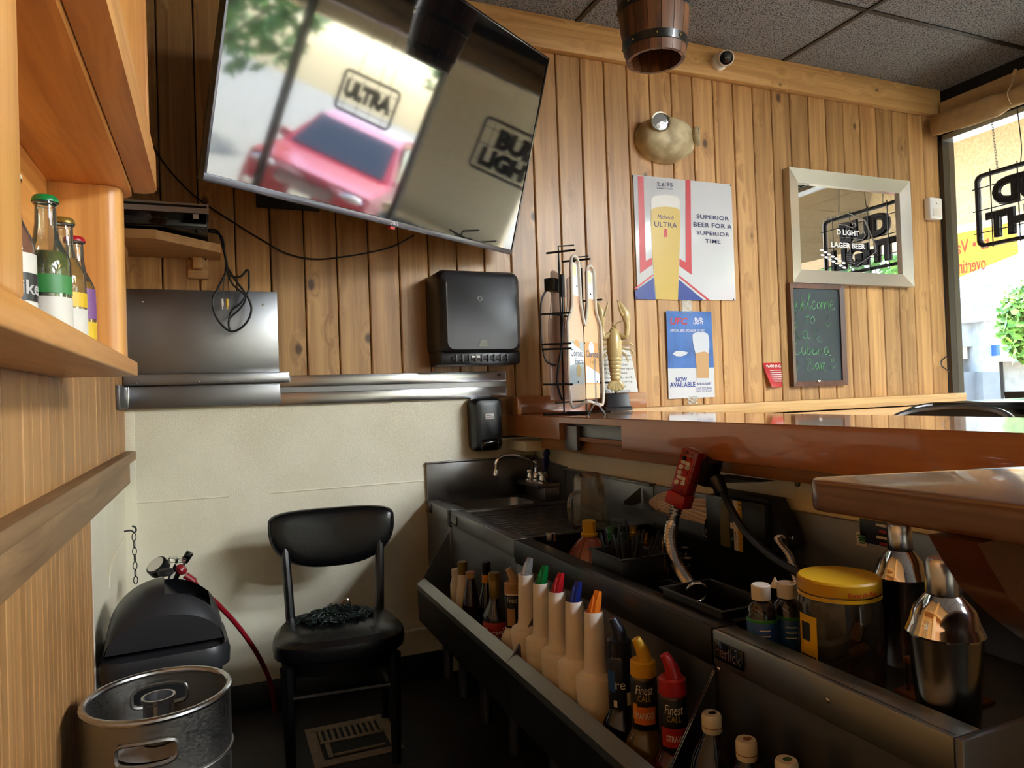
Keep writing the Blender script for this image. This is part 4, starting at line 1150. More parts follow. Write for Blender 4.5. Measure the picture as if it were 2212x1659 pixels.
for k, (q, l) in enumerate((((1474, 650, 1494, 672), 'crumpled strip of clear tape above the blue poster'), ((1486, 860, 1506, 868), 'crumpled strip of clear tape under the blue poster'))):
    p0, p1 = onY(q[0], q[3], D - 0.006), onY(q[2], q[1], D - 0.006)
    o = M().grid(lambda u, v: (p0.x + (p1.x - p0.x) * u, D - 0.006 - 0.003 * math.sin(u * 9 + v * 13), p0.z - 0.01 + (p1.z - p0.z + 0.02) * v), 6, 6).build('tape_strip', 'tape')
    tag(o, l, 'tape', 'clear tape strips on the poster')
# framed bar mirror
x0m, x1m, z0m, z1m = 2.825, 3.727, 1.699, 2.308
mi = thing('bar_mirror', 'silver framed beer mirror reflecting the window sign', 'mirror', (x0m, D - 0.002, z0m))
MW, MH = x1m - x0m, z1m - z0m
fwd_ = 0.072
plain('mirror_face', 'f2f2f0', 0.005, metal=1.0)
plain('frame_silver', 'c8c2b6', 0.32, metal=0.7)
def mitre(a, b, c, d, t0, t1):      # outer corners a-b, inner c-d, sloped face
    M().loft([[(a[0], 0, a[1]), (b[0], 0, b[1]), (c[0], 0, c[1]), (d[0], 0, d[1])], [(a[0], -t0, a[1]), (b[0], -t0, b[1]), (c[0], -t1, c[1]), (d[0], -t1, d[1])]]).build('frame_side', 'frame_silver', mi)
f = fwd_
mitre((0, 0), (MW, 0), (MW - f, f), (f, f), 0.045, 0.03); mitre((MW, 0), (MW, MH), (MW - f, MH - f), (MW - f, f), 0.045, 0.03)
mitre((MW, MH), (0, MH), (f, MH - f), (MW - f, MH - f), 0.045, 0.03); mitre((0, MH), (0, 0), (f, f), (f, MH - f), 0.045, 0.03)
M().box((f - 0.005, -0.014, f - 0.005), (MW - f + 0.005, -0.004, MH - f + 0.005)).build('mirror_glass', 'mirror_face', mi)
def mz(px, py):     # crop 1831x1659 of 320x290
    p = onY(1660 + px / 5.72, 350 + py / 5.72, D - 0.017); return (p.x - x0m, p.z - z0m)
def mtext(s, q, mat='ink_white', **k):
    a, b = mz(q[0], q[3]), mz(q[2], q[1]); c_ = (q[0] + q[2]) / 2; lettering(s, mi, mat, a[0], b[0], mz(c_, q[3])[1], mz(c_, q[1])[1], -0.0142, depth=0.0004, **k)
mtext("D LIGHT", (848, 838, 1118, 905), bold=0.03); mtext('LAGER BEER', (780, 1000, 1196, 1065), bold=0.03); mtext('SMOOTH', (276, 232, 420, 268), bold=0.02)
def mline(pts, w, name='etched_line', mat='ink_white'):
    q = [mz(*p) for p in pts]
    M().tube([(p[0], -0.0145, p[1]) for p in q], w, 4, flat=0.3).build(name, mat, mi)
mline([(980, 630), (1190, 720), (1320, 1020), (1330, 1110), (1090, 1290)], 0.004)
mline([(840, 935), (1000, 935), (1160, 960), (1200, 915), (1180, 860), (1150, 880)], 0.003)
mline([(850, 770), (940, 775), (1040, 815), (1080, 790), (1070, 750), (1045, 750), (1040, 775)], 0.004)
for k in range(6):
    mline([(960 + 6 * k, 1140 + 26 * k), (1050 + 4 * k, 1150 + 20 * k)], 0.002)
for k in range(7):
    bx_, by_ = 660 + k * 45, 1090 + k * 26
    for dx, dy in ((0, 0), (10, 60)):
        q = mz(bx_ + dx, by_ + dy)
        M().ball((q[0], -0.0142, q[1]), (0.016, 0.001, 0.006), 10, 6, ).build('etched_grain', 'ink_white', mi)
for k in range(9):
    mline([(660 + k * 30, 745 - k * 10), (672 + k * 30, 705 - k * 8)], 0.0025)
mline([(640, 760), (680, 720), (900, 660)], 0.002)
mline([(275, 350), (520, 275), (590, 255)], 0.003); mline([(280, 320), (500, 268)], 0.003)
mline([(320, 370), (340, 800), (345, 1150), (300, 1280)], 0.003); mline([(285, 370), (325, 560), (290, 640), (330, 760), (295, 860), (335, 1000), (300, 1060)], 0.004)
# chalkboard
x0c, x1c, z0c, z1c = 2.815, 3.198, 1.150, 1.700
ch = thing('chalkboard', 'tall brown framed chalkboard with green handwritten welcome message', 'chalkboard', (x0c, D - 0.002, z0c))
CW, CH = x1c - x0c, z1c - z0c
def side(a, b, c, d):
    M().loft([[(p[0], 0, p[1]) for p in (a, b, c, d)], [(a[0], -0.03, a[1]), (b[0], -0.03, b[1]), (c[0], -0.022, c[1]), (d[0], -0.022, d[1])]]).build('frame_side', 'stain_frame', ch)
f = 0.027
side((0, 0), (CW, 0), (CW - f, f), (f, f)); side((CW, 0), (CW, CH), (CW - f, CH - f), (CW - f, f)); side((CW, CH), (0, CH), (f, CH - f), (CW - f, CH - f)); side((0, CH), (0, 0), (f, f), (f, CH - f))
M().box((f - 0.004, -0.012, f - 0.004), (CW - f + 0.004, -0.004, CH - f + 0.004)).build('slate', 'slate', ch)
def cz(px, py):   # crop 2212x1659 of 700x525 at (1512,600)
    p = onY(1512 + px / 3.16, 600 + py / 3.16, D - 0.014); return (p.x - x0c, p.z - z0c)
def chalk(pts, w=0.0032, n=5):
    q = [cz(*p) for p in pts]
    M().tube(curve([(a, -0.0125, b) for a, b in q], n), w, 5, flat=0.35).build('chalk_stroke', 'chalk_green', ch)
chalk([(616, 160), (622, 185), (628, 150), (634, 218), (648, 215), (658, 170), (662, 218), (684, 214), (690, 130), (690, 118)])
chalk([(690, 190), (712, 180), (704, 160), (694, 185), (702, 222), (722, 205), (748, 120), (742, 115), (736, 200), (748, 222), (760, 190)])
chalk([(788, 166), (772, 160), (762, 190), (770, 215), (790, 205)]); chalk([(806, 165), (796, 190), (806, 210), (820, 190), (810, 166)])
chalk([(826, 165), (828, 215), (832, 180), (846, 165), (850, 212), (856, 178), (870, 165), (876, 212)]); chalk([(886, 190), (906, 180), (898, 160), (886, 188), (896, 222), (918, 210)])
chalk([(725, 240), (725, 312)]); chalk([(708, 268), (746, 262)]); chalk([(766, 262), (750, 290), (766, 312), (782, 290), (768, 264)])
chalk([(640, 330), (650, 310), (660, 318), (650, 345), (628, 370), (624, 352), (640, 352), (656, 368), (672, 410), (690, 420)])
chalk([(722, 358), (700, 380), (712, 415), (728, 400), (724, 358), (732, 415), (752, 405)])
chalk([(662, 462), (650, 448), (646, 490), (650, 520), (668, 525), (684, 505)]); chalk([(704, 466), (690, 490), (704, 525), (716, 500), (712, 466), (720, 520)])
chalk([(732, 440), (734, 520), (752, 515), (756, 490), (738, 485)]); chalk([(776, 490), (766, 505), (776, 525), (790, 510), (786, 488), (796, 522)])
chalk([(802, 488), (804, 525), (810, 495), (826, 488), (832, 525)]); chalk([(802, 440), (812, 432), (820, 440), (832, 434)])
chalk([(862, 470), (846, 495), (858, 525), (872, 500), (868, 470), (880, 528), (894, 524)])
chalk([(738, 570), (734, 632)]); chalk([(720, 566), (750, 552), (766, 570), (746, 590), (772, 605), (762, 628), (734, 632)])
chalk([(800, 580), (784, 600), (796, 625), (808, 605), (804, 580), (812, 625)]); chalk([(820, 580), (826, 625), (830, 590), (850, 578), (838, 610), (846, 636), (862, 636)])
for cx_, cy_ in ((874, 290), (796, 378), (648, 262), (904, 580), (652, 592)):
    chalk([(cx_ - 8, cy_ - 30), (cx_ - 8, cy_ - 2)], 0.002); chalk([(cx_ + 8, cy_ - 32), (cx_ + 8, cy_ - 4)], 0.002)
    chalk([(cx_ - 20, cy_ + 20), (cx_ - 2, cy_ + 42), (cx_ + 22, cy_ + 14)], 0.002)
p = cz(797, 706)
M().ball((p[0], -0.029, p[1]), (0.012, 0.003, 0.008), 12, 6).build('badge', 'screw', ch)
# red warning card curling off the wall
a, b = onY(1648, 784, D - 0.01), onY(1690, 836, D - 0.01)
wc = thing('warning_card', 'small red warning card curling off the pine wall beside the chalkboard', 'card', (a.x, D - 0.003, b.z))
cw_, chh = b.x - a.x, a.z - b.z
plain('card_red', 'b81f28', 0.2)
M().grid(lambda u, v: (u * cw_ + (0.03 * (1 - v) * (1 - u)), -0.004 - 0.03 * (1 - u) * (1 - v) ** 1.5, v * chh - 0.0 * u), 8, 8).build('card', 'card_red', wc, sharp=3)
lettering('WARNING:', wc, 'ink_white', cw_ * 0.12, cw_ * 0.95, chh * 0.8, chh * 0.92, -0.012, depth=0.0002)
for k in range(6):
    M().box((cw_ * (0.32 + 0.03 * k), -0.0125 - 0.002 * k, chh * (0.68 - 0.09 * k)), (cw_ * 0.93, -0.0120 - 0.001 * k, chh * (0.70 - 0.09 * k))).build('print_line', 'ink_white', wc)

# ================================================================== EMERGENCY LIGHT, CAMERA, SENSOR, HOOK
p = onY(1445, 298, D - 0.06)
em = thing('emergency_light', 'old beige oval emergency light with two round lamp heads', 'emergency light', (p.x, D - 0.002, p.z))
wE, hE = 0.158, 0.108
rings = []
for d, s in ((0.0, 1.0), (0.03, 0.995), (0.06, 0.95), (0.082, 0.86), (0.100, 0.68), (0.112, 0.42), (0.117, 0.14)):
    rings.append([(wE * s * (abs(math.cos(t)) ** 0.92) * (1 if math.cos(t) > 0 else -1), -d, hE * s * (abs(math.sin(t)) ** 0.92) * (1 if math.sin(t) > 0 else -1)) for t in [2 * PI * i / 36 for i in range(36)]])
M().loft(rings).build('housing', 'patina', em)
plain('lens', 'c9ccce', 0.12, metal=0.6, bump=0.5, bscale=90)
def lamp_head(loc, rot):
    mm = T(*loc) @ Matrix.Rotation(rot[2], 4, 'Z') @ Matrix.Rotation(rot[0], 4, 'X') @ RX90
    h = M().lathe([(0.025, -0.02), (0.046, 0.0), (0.048, 0.014), (0.045, 0.018), (0.040, 0.014)], 24, mm, cap1=False).build('lamp_head', 'patina', em)
    M().lathe([(0.0, 0.016), (0.022, 0.015), (0.040, 0.011)], 24, mm, cap1=False).build('lens', 'lens', h)
    M().lathe([(0.041, 0.011), (0.047, 0.012), (0.047, 0.018), (0.041, 0.016)], 24, mm, cap0=False, cap1=False).build('bezel', 'chrome', h)
lamp_head((-0.080, -0.100, 0.050), (0.05, 0, -0.25))
lamp_head((0.138, -0.085, 0.012), (0.0, 0, 0.85))
p = onY(1560, 130, D - 0.075)
cm = thing('security_camera', 'small white dome security camera on the top pine board', 'security camera', (p.x, D - 0.043, p.z))
M().lathe([(0.042, 0), (0.042, 0.018), (0.036, 0.026)], 24, RX90).build('base', 'white_gloss', cm)
mm = T(0.008, -0.045, 0.004) @ Matrix.Rotation(-0.5, 4, 'Z') @ Matrix.Rotation(0.35, 4, 'X')
M().ball((0, 0, 0), 0.036, 20, 14, mat=mm).build('eyeball', 'white_gloss', cm)
M().lathe([(0.037, 0.0), (0.038, 0.034), (0.034, 0.036), (0.031, 0.02)], 24, mm @ RX90, cap0=False, cap1=False).build('hood', 'white_gloss', cm)
M().lathe([(0.0, 0.036), (0.024, 0.034), (0.03, 0.022)], 20, mm @ RX90, cap1=False).build('face', 'black_gloss', cm)
M().lathe([(0.0, 0.041), (0.009, 0.0395), (0.010, 0.033)], 14, mm @ RX90, cap1=False).build('lens', 'car_glass', cm)
a, b = onY(2009, 426, D - 0.04), onY(2038, 475, D - 0.04)
mo = thing('motion_sensor', 'white motion sensor box at the window end of the pine wall', 'motion sensor', ((a.x + b.x) / 2 - 0.01, D - 0.002, b.z))
w2, hh = (b.x - a.x) / 2 * 0.95, a.z - b.z
M().box((-w2, -0.045, 0), (w2, 0, hh), 0.008, 3).build('case', 'white_gloss', mo)
M().box((-w2 * 0.7, -0.05, hh * 0.12), (w2 * 0.7, -0.043, hh * 0.5), 0.004).build('lens', 'white_plastic', mo)
M().ball((0, -0.0455, hh * 0.72), (0.003, 0.001, 0.004), 8, 6).build('indicator', 'black_matte', mo)
p = onY(2037, 785, D - 0.01)
hk = M().tube(curve([(p.x + 0.016, D - 0.03, p.z + 0.045), (p.x, D - 0.012, p.z + 0.025), (p.x - 0.008, D - 0.003, p.z + 0.005), (p.x - 0.006, D - 0.003, p.z - 0.012), (p.x + 0.01, D - 0.014, p.z - 0.03), (p.x + 0.02, D - 0.03, p.z - 0.05)], 5), 0.0035, 6)
hko = thing('coat_hook', 'small dark metal coat hook at the window edge of the wall', 'hook')
hk.build('hook', 'black_matte', hko)
M().box((p.x - 0.012, D - 0.004, p.z - 0.016), (p.x - 0.002, D - 0.001, p.z + 0.016), 0.001).build('hook_plate', 'screw', hko)
# ================================================================== LEFT BACK-BAR SHELF
bs = thing('back_bar_shelf', 'orange fir back-bar shelf unit close by on the left', 'shelf unit')
YS = 1.728; XF = -0.148
M().box((XL + 0.001, -0.9, 1.2305), (XF, YS, 1.262), 0.004, 3).build('lower_shelf', 'fir_shelf_y', bs)
M().prism([(XL + 0.001, YS - 0.10)] + [(-0.163 - 0.03 + 0.03 * math.sin(t), YS - 0.07 - 0.03 * math.cos(t)) for t in [PI / 2 * i / 6 for i in range(7)]] + [(-0.163 - 0.03 + 0.03 * math.cos(t), YS - 0.034 + 0.03 * math.sin(t)) for t in [PI / 2 * i / 6 for i in range(7)]] + [(XL + 0.001, YS - 0.004)], 1.2625, 1.6125).build('post', 'fir_shelf_z', bs)
M().box((XL + 0.001, 0.55, 1.2625), (-0.152, 0.752, 2.86), 0.006, 3).build('near_post', 'fir_shelf_z', bs)
# upper shelf with its rounded nose, and the thick valance in front
poly = [(XL + 0.001, -0.9), (XF, -0.9), (XF, YS - 0.03), (XF - 0.012, YS - 0.008), (XF - 0.04, YS), (XL + 0.001, YS)]
M().prism(poly, 1.613, 1.648).build('upper_shelf', 'fir_shelf_y', bs)
poly = [(XF + 0.002, -0.9), (-0.100, -0.9), (-0.100, YS - 0.03), (-0.108, YS - 0.006), (-0.125, YS + 0.004), (XF + 0.002, YS + 0.004)]
m = M().prism(poly, 1.628, 1.70)
bmesh.ops.bevel(m.bm, geom=[e for e in m.bm.edges if abs(e.verts[0].co.z - e.verts[1].co.z) < 0.001 and e.calc_face_angle(0) > 0.8], offset=0.008, segments=3, profile=0.5, affect='EDGES')
m.build('valance', 'fir_shelf_y', bs)
M().box((XL + 0.001, YS - 0.02, 1.705), (-0.113, YS + 0.012, 2.86), 0.004).build('face_board', 'fir_shelf_z', bs)
M().box((XL + 0.001, -0.9, 1.2625), (XL + 0.008, YS - 0.11, 1.612)).build('back_panel', 'fir_shelf_y', bs)

# ================================================================== small bottles on that shelf
plain('limeade', '8a9a18', 0.08, trans=0.6, coat=0.5)
plain('mangoade', 'd08a12', 0.1, trans=0.4, coat=0.5)
plain('peach_tea', 'c87a5a', 0.1, trans=0.4, coat=0.5)
thin_glass('bottle_glass', 'e8efe8', 2.2, 0.02, haze=0.03)
plain('label_dark', '1c1c22', 0.35)
def long_neck(label, x, y, h, liquid, cap, labels, fill=0.68):
    o = thing('drink_bottle', label, 'bottle', (x, y, 1.262), group='small drink bottles on the left shelf')
    R = 0.029
    prof = [(0.0, 0.002), (R * 0.9, 0.0), (R, 0.006), (R, h * 0.52), (R * 0.92, h * 0.58), (R * 0.55, h * 0.70), (R * 0.46, h * 0.80), (R * 0.44, h * 0.93), (R * 0.52, h * 0.94), (R * 0.52, h * 0.965), (R * 0.45, h * 0.97)]
    M().lathe(prof, 28, cap1=False).build('glass', 'bottle_glass', o)
    def rad(z):
        for (r0, z0), (r1, z1) in zip(prof[1:], prof[2:]):
            if z0 <= z <= z1 and z1 > z0:
                return r0 + (r1 - r0) * (z - z0) / (z1 - z0)
        return R
    zs = [0.004 + i * (h * fill - 0.004) / 14 for i in range(15)]
    M().lathe([(0.0, 0.004)] + [(rad(z) - 0.0016, z) for z in zs] + [(0.0, zs[-1])], 24).build('drink', liquid, o)
    c = M()
    prof_c = []
    n = 42
    rr = R * 0.56
    c.lathe([(rr, h * 0.955), (rr, h * 0.965), (rr * 0.95, h * 0.985), (rr * 0.8, h), (0.0, h + 0.0005)], n, cap0=False)
    for v in c.bm.verts:
        a = math.atan2(v.co.y, v.co.x)
        if v.co.z < h * 0.97:
            k = 1 + 0.07 * math.sin(a * 21); v.co.x *= k; v.co.y *= k
    c.build('crown_cap', cap, o)
    for (z0, z1, mt) in labels:
        M().lathe([(rad(z0) + 0.0006, z0), (rad((z0 + z1) / 2) + 0.0006, (z0 + z1) / 2), (rad(z1) + 0.0006, z1)], 28, cap0=False, cap1=False).build('label', mt, o)
    return o
p1 = onZ(112, 640, 1.30); 
b1 = onX(100, 560, -0.205); b2 = onX(128, 600, -0.20); b3 = onX(160, 620, -0.20); b0 = onX(78, 590, -0.225)
cap_y = lambda px: onX(px, 430, -0.20).y
def shelf_bottle(px_x, py_cap, X):
    q = onX(px_x, py_cap, X); return q.y, q.z - 1.262
y_, h_ = shelf_bottle(97, 424, -0.205)
o = long_neck('green lime drink bottle with green crown cap on the left shelf', -0.205, y_, h_, 'limeade', 'green_plastic', [(0.012, 0.055, 'white_label'), (0.06, 0.085, 'green_label')], 0.60)
y2_, h2_ = shelf_bottle(136, 472, -0.205)
o = long_neck('amber drink bottle with gold crown cap on the left shelf', -0.205, y2_, h2_, 'mangoade', 'gold_cap', [(0.012, 0.055, 'white_label'), (0.058, 0.08, 'yellow_label')], 0.68)
y3_, h3_ = shelf_bottle(160, 512, -0.205)
plain('label_purple', '7a4a86', 0.4)
o = long_neck('pale drink bottle with magenta crown cap and purple label on the left shelf', -0.205, y3_, h3_, 'mangoade', 'red_plastic', [(0.012, 0.045, 'yellow_label'), (0.05, 0.10, 'label_purple')], 0.6)
y0_ = y_ - 0.075
o = long_neck('peach drink bottle with black round label, partly behind the near post', -0.232, y0_, 0.205, 'peach_tea', 'white_plastic', [(0.012, 0.10, 'white_label')], 0.66)
lb = M().lathe([(0.0302, 0.04), (0.0304, 0.055), (0.0302, 0.075)], 28, cap0=False, cap1=False).build('round_label', 'label_dark', o)
m = text_mesh('mike', -0.02, 0.03, 0.048, 0.066, 0, depth=0.0003, bold=0.02)
for v in m.bm.verts:
    a = v.co.x / 0.0305 + 0.6; R_ = 0.0308 - v.co.y * 0
    v.co = Vector((R_ * math.sin(a), -R_ * math.cos(a), v.co.z))
m.build('lettering', 'ink_white', o, flat=True)

# ================================================================== KEG
kg = thing('beer_keg', 'slim stainless steel beer keg in the lower left corner', 'keg', (-0.123, 1.69, 0))
R = 0.1415
M().lathe([(0.0, 0.02), (R - 0.02, 0.03), (R - 0.002, 0.07), (R - 0.002, 0.43), (R - 0.006, 0.452), (R - 0.03, 0.470), (0.06, 0.482), (0.0, 0.484)], 48).build('shell', 'steel_keg', kg)
# top chime: wall with hand holes cut as gaps, rolled rim
def chime(z0, z1, name, holes):
    m = M()
    n = 96
    nz = 10
    def inhole(a, z):
        for ac, aw, zc, zw in holes:
            da = (a - ac + PI) % (2 * PI) - PI
            u, v = da / aw, (z - zc) / zw
            if u ** 4 + v ** 4 < 1:
                return True
        return False
    for r in (R, R - 0.004):
        for i in range(n):
            for j in range(nz):
                a0, a1 = 2 * PI * i / n, 2 * PI * (i + 1) / n
                za, zb = z0 + (z1 - z0) * j / nz, z0 + (z1 - z0) * (j + 1) / nz
                if inhole((a0 + a1) / 2, (za + zb) / 2):
                    continue
                m.quad((r * math.cos(a0), r * math.sin(a0), za), (r * math.cos(a1), r * math.sin(a1), za), (r * math.cos(a1), r * math.sin(a1), zb), (r * math.cos(a0), r * math.sin(a0), zb))
    bmesh.ops.remove_doubles(m.bm, verts=m.bm.verts, dist=0.0004)
    m.build(name, 'steel_keg', kg)
    for ac, aw, zc, zw in holes:
        pts = []
        for i in range(32):
            t = 2 * PI * i / 32
            ct, st = math.cos(t), math.sin(t)
            u = abs(ct) ** 0.5 * (1 if ct > 0 else -1); v = abs(st) ** 0.5 * (1 if st > 0 else -1)
            a = ac + aw * u
            pts.append(((R - 0.002) * math.cos(a), (R - 0.002) * math.sin(a), zc + zw * v))
        M().tube(pts, 0.005, 6, closed=True).build('hand_hole_rim', 'steel_keg', kg)
kg.scale = (1, 1, 0.953)
fa = math.atan2(-1.69, 0.123)      # towards the camera
chime(0.455, 0.588, 'top_chime', [(fa - 0.18, 0.40, 0.522, 0.024), (fa + PI - 0.02, 0.42, 0.535, 0.024)])
M().tube([((R - 0.003) * math.cos(2 * PI * i / 64), (R - 0.003) * math.sin(2 * PI * i / 64), 0.587) for i in range(64)], 0.0075, 10, closed=True).build('rolled_rim', 'steel_bright', kg)
M().tube([((R) * math.cos(2 * PI * i / 64), (R) * math.sin(2 * PI * i / 64), 0.458) for i in range(64)], 0.004, 8, closed=True).build('seam_bead', 'steel_keg', kg)
M().lathe([(0.030, 0.480), (0.030, 0.572), (0.033, 0.576), (0.033, 0.584), (0.028, 0.584), (0.026, 0.550), (0.018, 0.54), (0.0, 0.539)], 28, cap0=False).build('tap_neck', 'steel_bright', kg)
m = M()
m.lathe([(0.034, 0.4865), (0.085, 0.4815)], 30, cap0=False, cap1=False); m.build('keg_collar', 'paper_white', kg, label='printed paper keg collar')
for k in range(12):
    a = 0.35 + k * 0.03
    q0, q1 = 0.062, 0.078
    M().tube([(q0 * math.cos(a), q0 * math.sin(a), 0.4842), (q1 * math.cos(a), q1 * math.sin(a), 0.4830)], 0.0006 + 0.0004 * (k % 3), 4).build('barcode_bar', 'ink_black', kg)
wt = M().grid(lambda u, v: ((0.07 + 0.045 * u), 0.02 + 0.05 * v, 0.484 + 0.045 * u + 0.006 * math.sin(9 * v + 5 * u)), 8, 8).build('paper_wad', 'paper_white', kg, sharp=3)

# ================================================================== TRASH CAN with domed swing lid
tc_ = thing('trash_can', 'black trash can with domed swing lid beside the cream wall', 'trash can', (-0.139, 2.215, 0.0), (0, 0, 0.06))
TW, TD = 0.148, 0.132
rings = [[(x, y, z) for x, y in rrect(2 * (TW * k), 2 * (TD * k), 0.05, 5)] for z, k in ((0.0, 0.78), (0.02, 0.8), (0.47, 0.95))]
M().loft(rings).build('bin', 'black_matte', tc_)
rings = [[(x, y, z) for x, y in rrect(2 * (TW + g), 2 * (TD + g), 0.06, 6)] for z, g in ((0.455, 0.004), (0.46, 0.010), (0.495, 0.012), (0.515, 0.006), (0.522, -0.01))]
M().loft(rings).build('lid_rim', 'dark_grey_plastic', tc_)
m = M()
nu, nv = 28, 14
def dome(u, v):
    a = PI * u                     # arch across x
    y = -TD * 0.98 + 2 * TD * 0.98 * v
    bulge = math.sqrt(max(0.0, 1 - (abs(y) / (TD * 1.02)) ** 3))
    h = 0.165 * (0.35 + 0.65 * bulge)
    return (-(TW - 0.004) * math.cos(a), y, 0.518 + h * math.sin(a) ** 0.85)
m.grid(dome, nu, nv)
# flap opening at the top right
dele = [f for f in m.bm.faces if f.calc_center_median().x > -0.005 and f.calc_center_median().x < 0.115 and abs(f.calc_center_median().y) < TD * 0.72]
bmesh.ops.delete(m.bm, geom=dele, context='FACES')
m.build('dome', 'dark_grey_plastic', tc_)
M().grid(lambda u, v: (0.0 + 0.112 * u, -TD * 0.70 + 2 * TD * 0.70 * v, 0.655 - 0.10 * u - 0.04 * u * u), 8, 6).build('swing_flap', 'black_matte', tc_)
m = M().grid(lambda u, v: dome(0.06 + 0.88 * u, 0.0), 26, 1)
pts = [dome(0.04 + 0.92 * i / 24, 0.02) for i in range(25)]
M().loft([[(p[0] * 0.97, p[1] - 0.006, 0.52 + (p[2] - 0.518) * 0.9) for p in pts] , [(p[0] * 0.97, p[1] + 0.008, 0.52 + (p[2] - 0.518) * 0.9) for p in pts], ], closed=True).build('front_panel', 'dark_grey_plastic', tc_)
pb2 = [dome(0.0 + 1.0 * i / 24, 1.0) for i in range(25)]
M().loft([[(p[0], p[1] - 0.004, p[2]) for p in pb2], [(p[0], p[1] + 0.002, p[2]) for p in pb2]]).build('back_panel', 'dark_grey_plastic', tc_)

# gas cylinder behind the trash can with its regulator and red hose
cy = thing('gas_cylinder', 'gas cylinder behind the trash can with chrome regulator and gauges', 'gas cylinder', (-0.165, 2.56, 0))
M().lathe([(0.08, 0.0), (0.085, 0.01), (0.085, 0.42), (0.06, 0.48), (0.025, 0.51), (0.025, 0.55)], 28).build('cylinder', 'steel_dark', cy)
def cp(px, py, y=2.56):
    q = onY(px, py, y); return (q.x + 0.165, q.y - 2.56, q.z)
g = cp(372, 1245); 
M().tube([(0, 0, 0.54), cp(380, 1235), cp(395, 1205)], 0.016, 10).build('valve_body', 'chrome', cy)
q = cp(384, 1210); M().lathe([(0.026, -0.008), (0.03, -0.003), (0.03, 0.004), (0.026, 0.009)], 14, T(*q) @ Matrix.Rotation(0.15, 4, 'Y')).build('valve_wheel', 'clear_glass', cy)
q = cp(342, 1225); M().lathe([(0.03, -0.016), (0.033, -0.012), (0.033, 0.012), (0.028, 0.016)], 24, T(*q) @ Matrix.Rotation(-0.6, 4, 'Y') @ Matrix.Rotation(0.5, 4, 'X')).build('gauge', 'black_plastic', cy)
M().lathe([(0.0, 0.0165), (0.027, 0.0165)], 24, T(*q) @ Matrix.Rotation(-0.6, 4, 'Y') @ Matrix.Rotation(0.5, 4, 'X'), cap1=False).build('gauge_face', 'white_plastic', cy)
q = cp(358, 1236, 2.50); M().lathe([(0.018, -0.01), (0.023, -0.006), (0.023, 0.006), (0.018, 0.01)], 12, T(*q)).build('knob', 'black_rubber', cy)
q = cp(404, 1203); M().box((-0.012, -0.012, -0.018), (0.012, 0.012, 0.018), 0.003, mat=T(*q) @ Matrix.Rotation(0.6, 4, 'Y')).build('gauge_stem', 'black_gloss', cy)
q = cp(392, 1230, 2.52); M().lathe([(0.014, -0.012), (0.02, 0.0), (0.014, 0.012)], 14, T(*q) @ Matrix.Rotation(0.9, 4, 'Y')).build('red_collar', 'red_hose', cy)
M().tube([cp(400, 1242, 2.54), cp(420, 1256, 2.54)], 0.011, 10).build('hose_fitting', 'red_hose', cy)
hs = M().tube(curve([onY(418, 1254, 2.54), onY(432, 1274, 2.55), onY(470, 1305, 2.60), onY(520, 1360, 2.68), onY(560, 1420, 2.75), onY(585, 1477, 2.80), onY(592, 1520, 2.84), onY(598, 1560, 2.86)], 6), 0.0085, 10).build('gas_hose', 'red_hose')
tag(hs, 'red gas hose curving from the regulator down to the floor', 'hose')
# hook and chain on the wall corner
hc = thing('hook_chain', 'small black hook with a hanging chain on the cream wall corner', 'chain')
hp = onX(268, 1148, XL + 0.004)
M().tube(curve([hp, onY(282, 1146, hp.y), onY(290, 1150, hp.y), onY(294, 1146, hp.y), onY(292, 1139, hp.y), onY(285, 1136, hp.y)], 4), 0.003, 6).build('hook', 'black_matte', hc)
def chain_link(m, c, L, w, r, ax, roll):
    pts = []
    for i in range(14):
        t = 2 * PI * i / 14
        pts.append(Vector((math.cos(t) * w * 0.5, 0, math.sin(t) * L * 0.5)))
    rot = Vector((0, 0, 1)).rotation_difference(ax).to_matrix().to_4x4() @ Matrix.Rotation(roll, 4, 'Z')
    m.tube(pts, r, 5, closed=True, mat=Matrix.Translation(c) @ rot)
lm = None
for k in range(7):
    q = onY(289.5 + k * 0.6, 1160 + k * 15.5, hp.y)
    m = M(); chain_link(m, Vector((0, 0, 0)), 0.027, 0.013, 0.0016, Vector((0, 0, 1)), (k % 2) * PI / 2 + 0.4)
    o = m.build('link', 'black_matte', hc); o.location = q

# ================================================================== CHAIR
chr_ = thing('dining_chair', 'black vinyl padded restaurant chair standing against the cream wall', 'chair', (0.365, 2.44, 0.0), (0, 0, -0.10))
SZ = 0.418
def seat_ring(k, z):
    pts = []
    for i in range(40):
        t = 2 * PI * i / 40
        c, s = math.cos(t), math.sin(t)
        n = 3.0
        rr = 1.0 / ((abs(c) ** n + abs(s) ** n) ** (1 / n))
        x = c * rr * 0.205; y = s * rr * 0.19
        x *= 1.0 - 0.10 * (y / 0.19)        # wider at the front (-y)
        pts.append((x * k, y * k, z))
    return pts
rings = [seat_ring(0.93, SZ - 0.062), seat_ring(0.98, SZ - 0.055), seat_ring(1.0, SZ - 0.03), seat_ring(0.985, SZ - 0.012), seat_ring(0.90, SZ + 0.004), seat_ring(0.6, SZ + 0.012), seat_ring(0.25, SZ + 0.014)]
M().loft(rings).build('seat', 'black_vinyl', chr_)
M().loft([seat_ring(0.86, SZ - 0.105), seat_ring(0.9, SZ - 0.0625)]).build('seat_apron', 'black_paint', chr_)
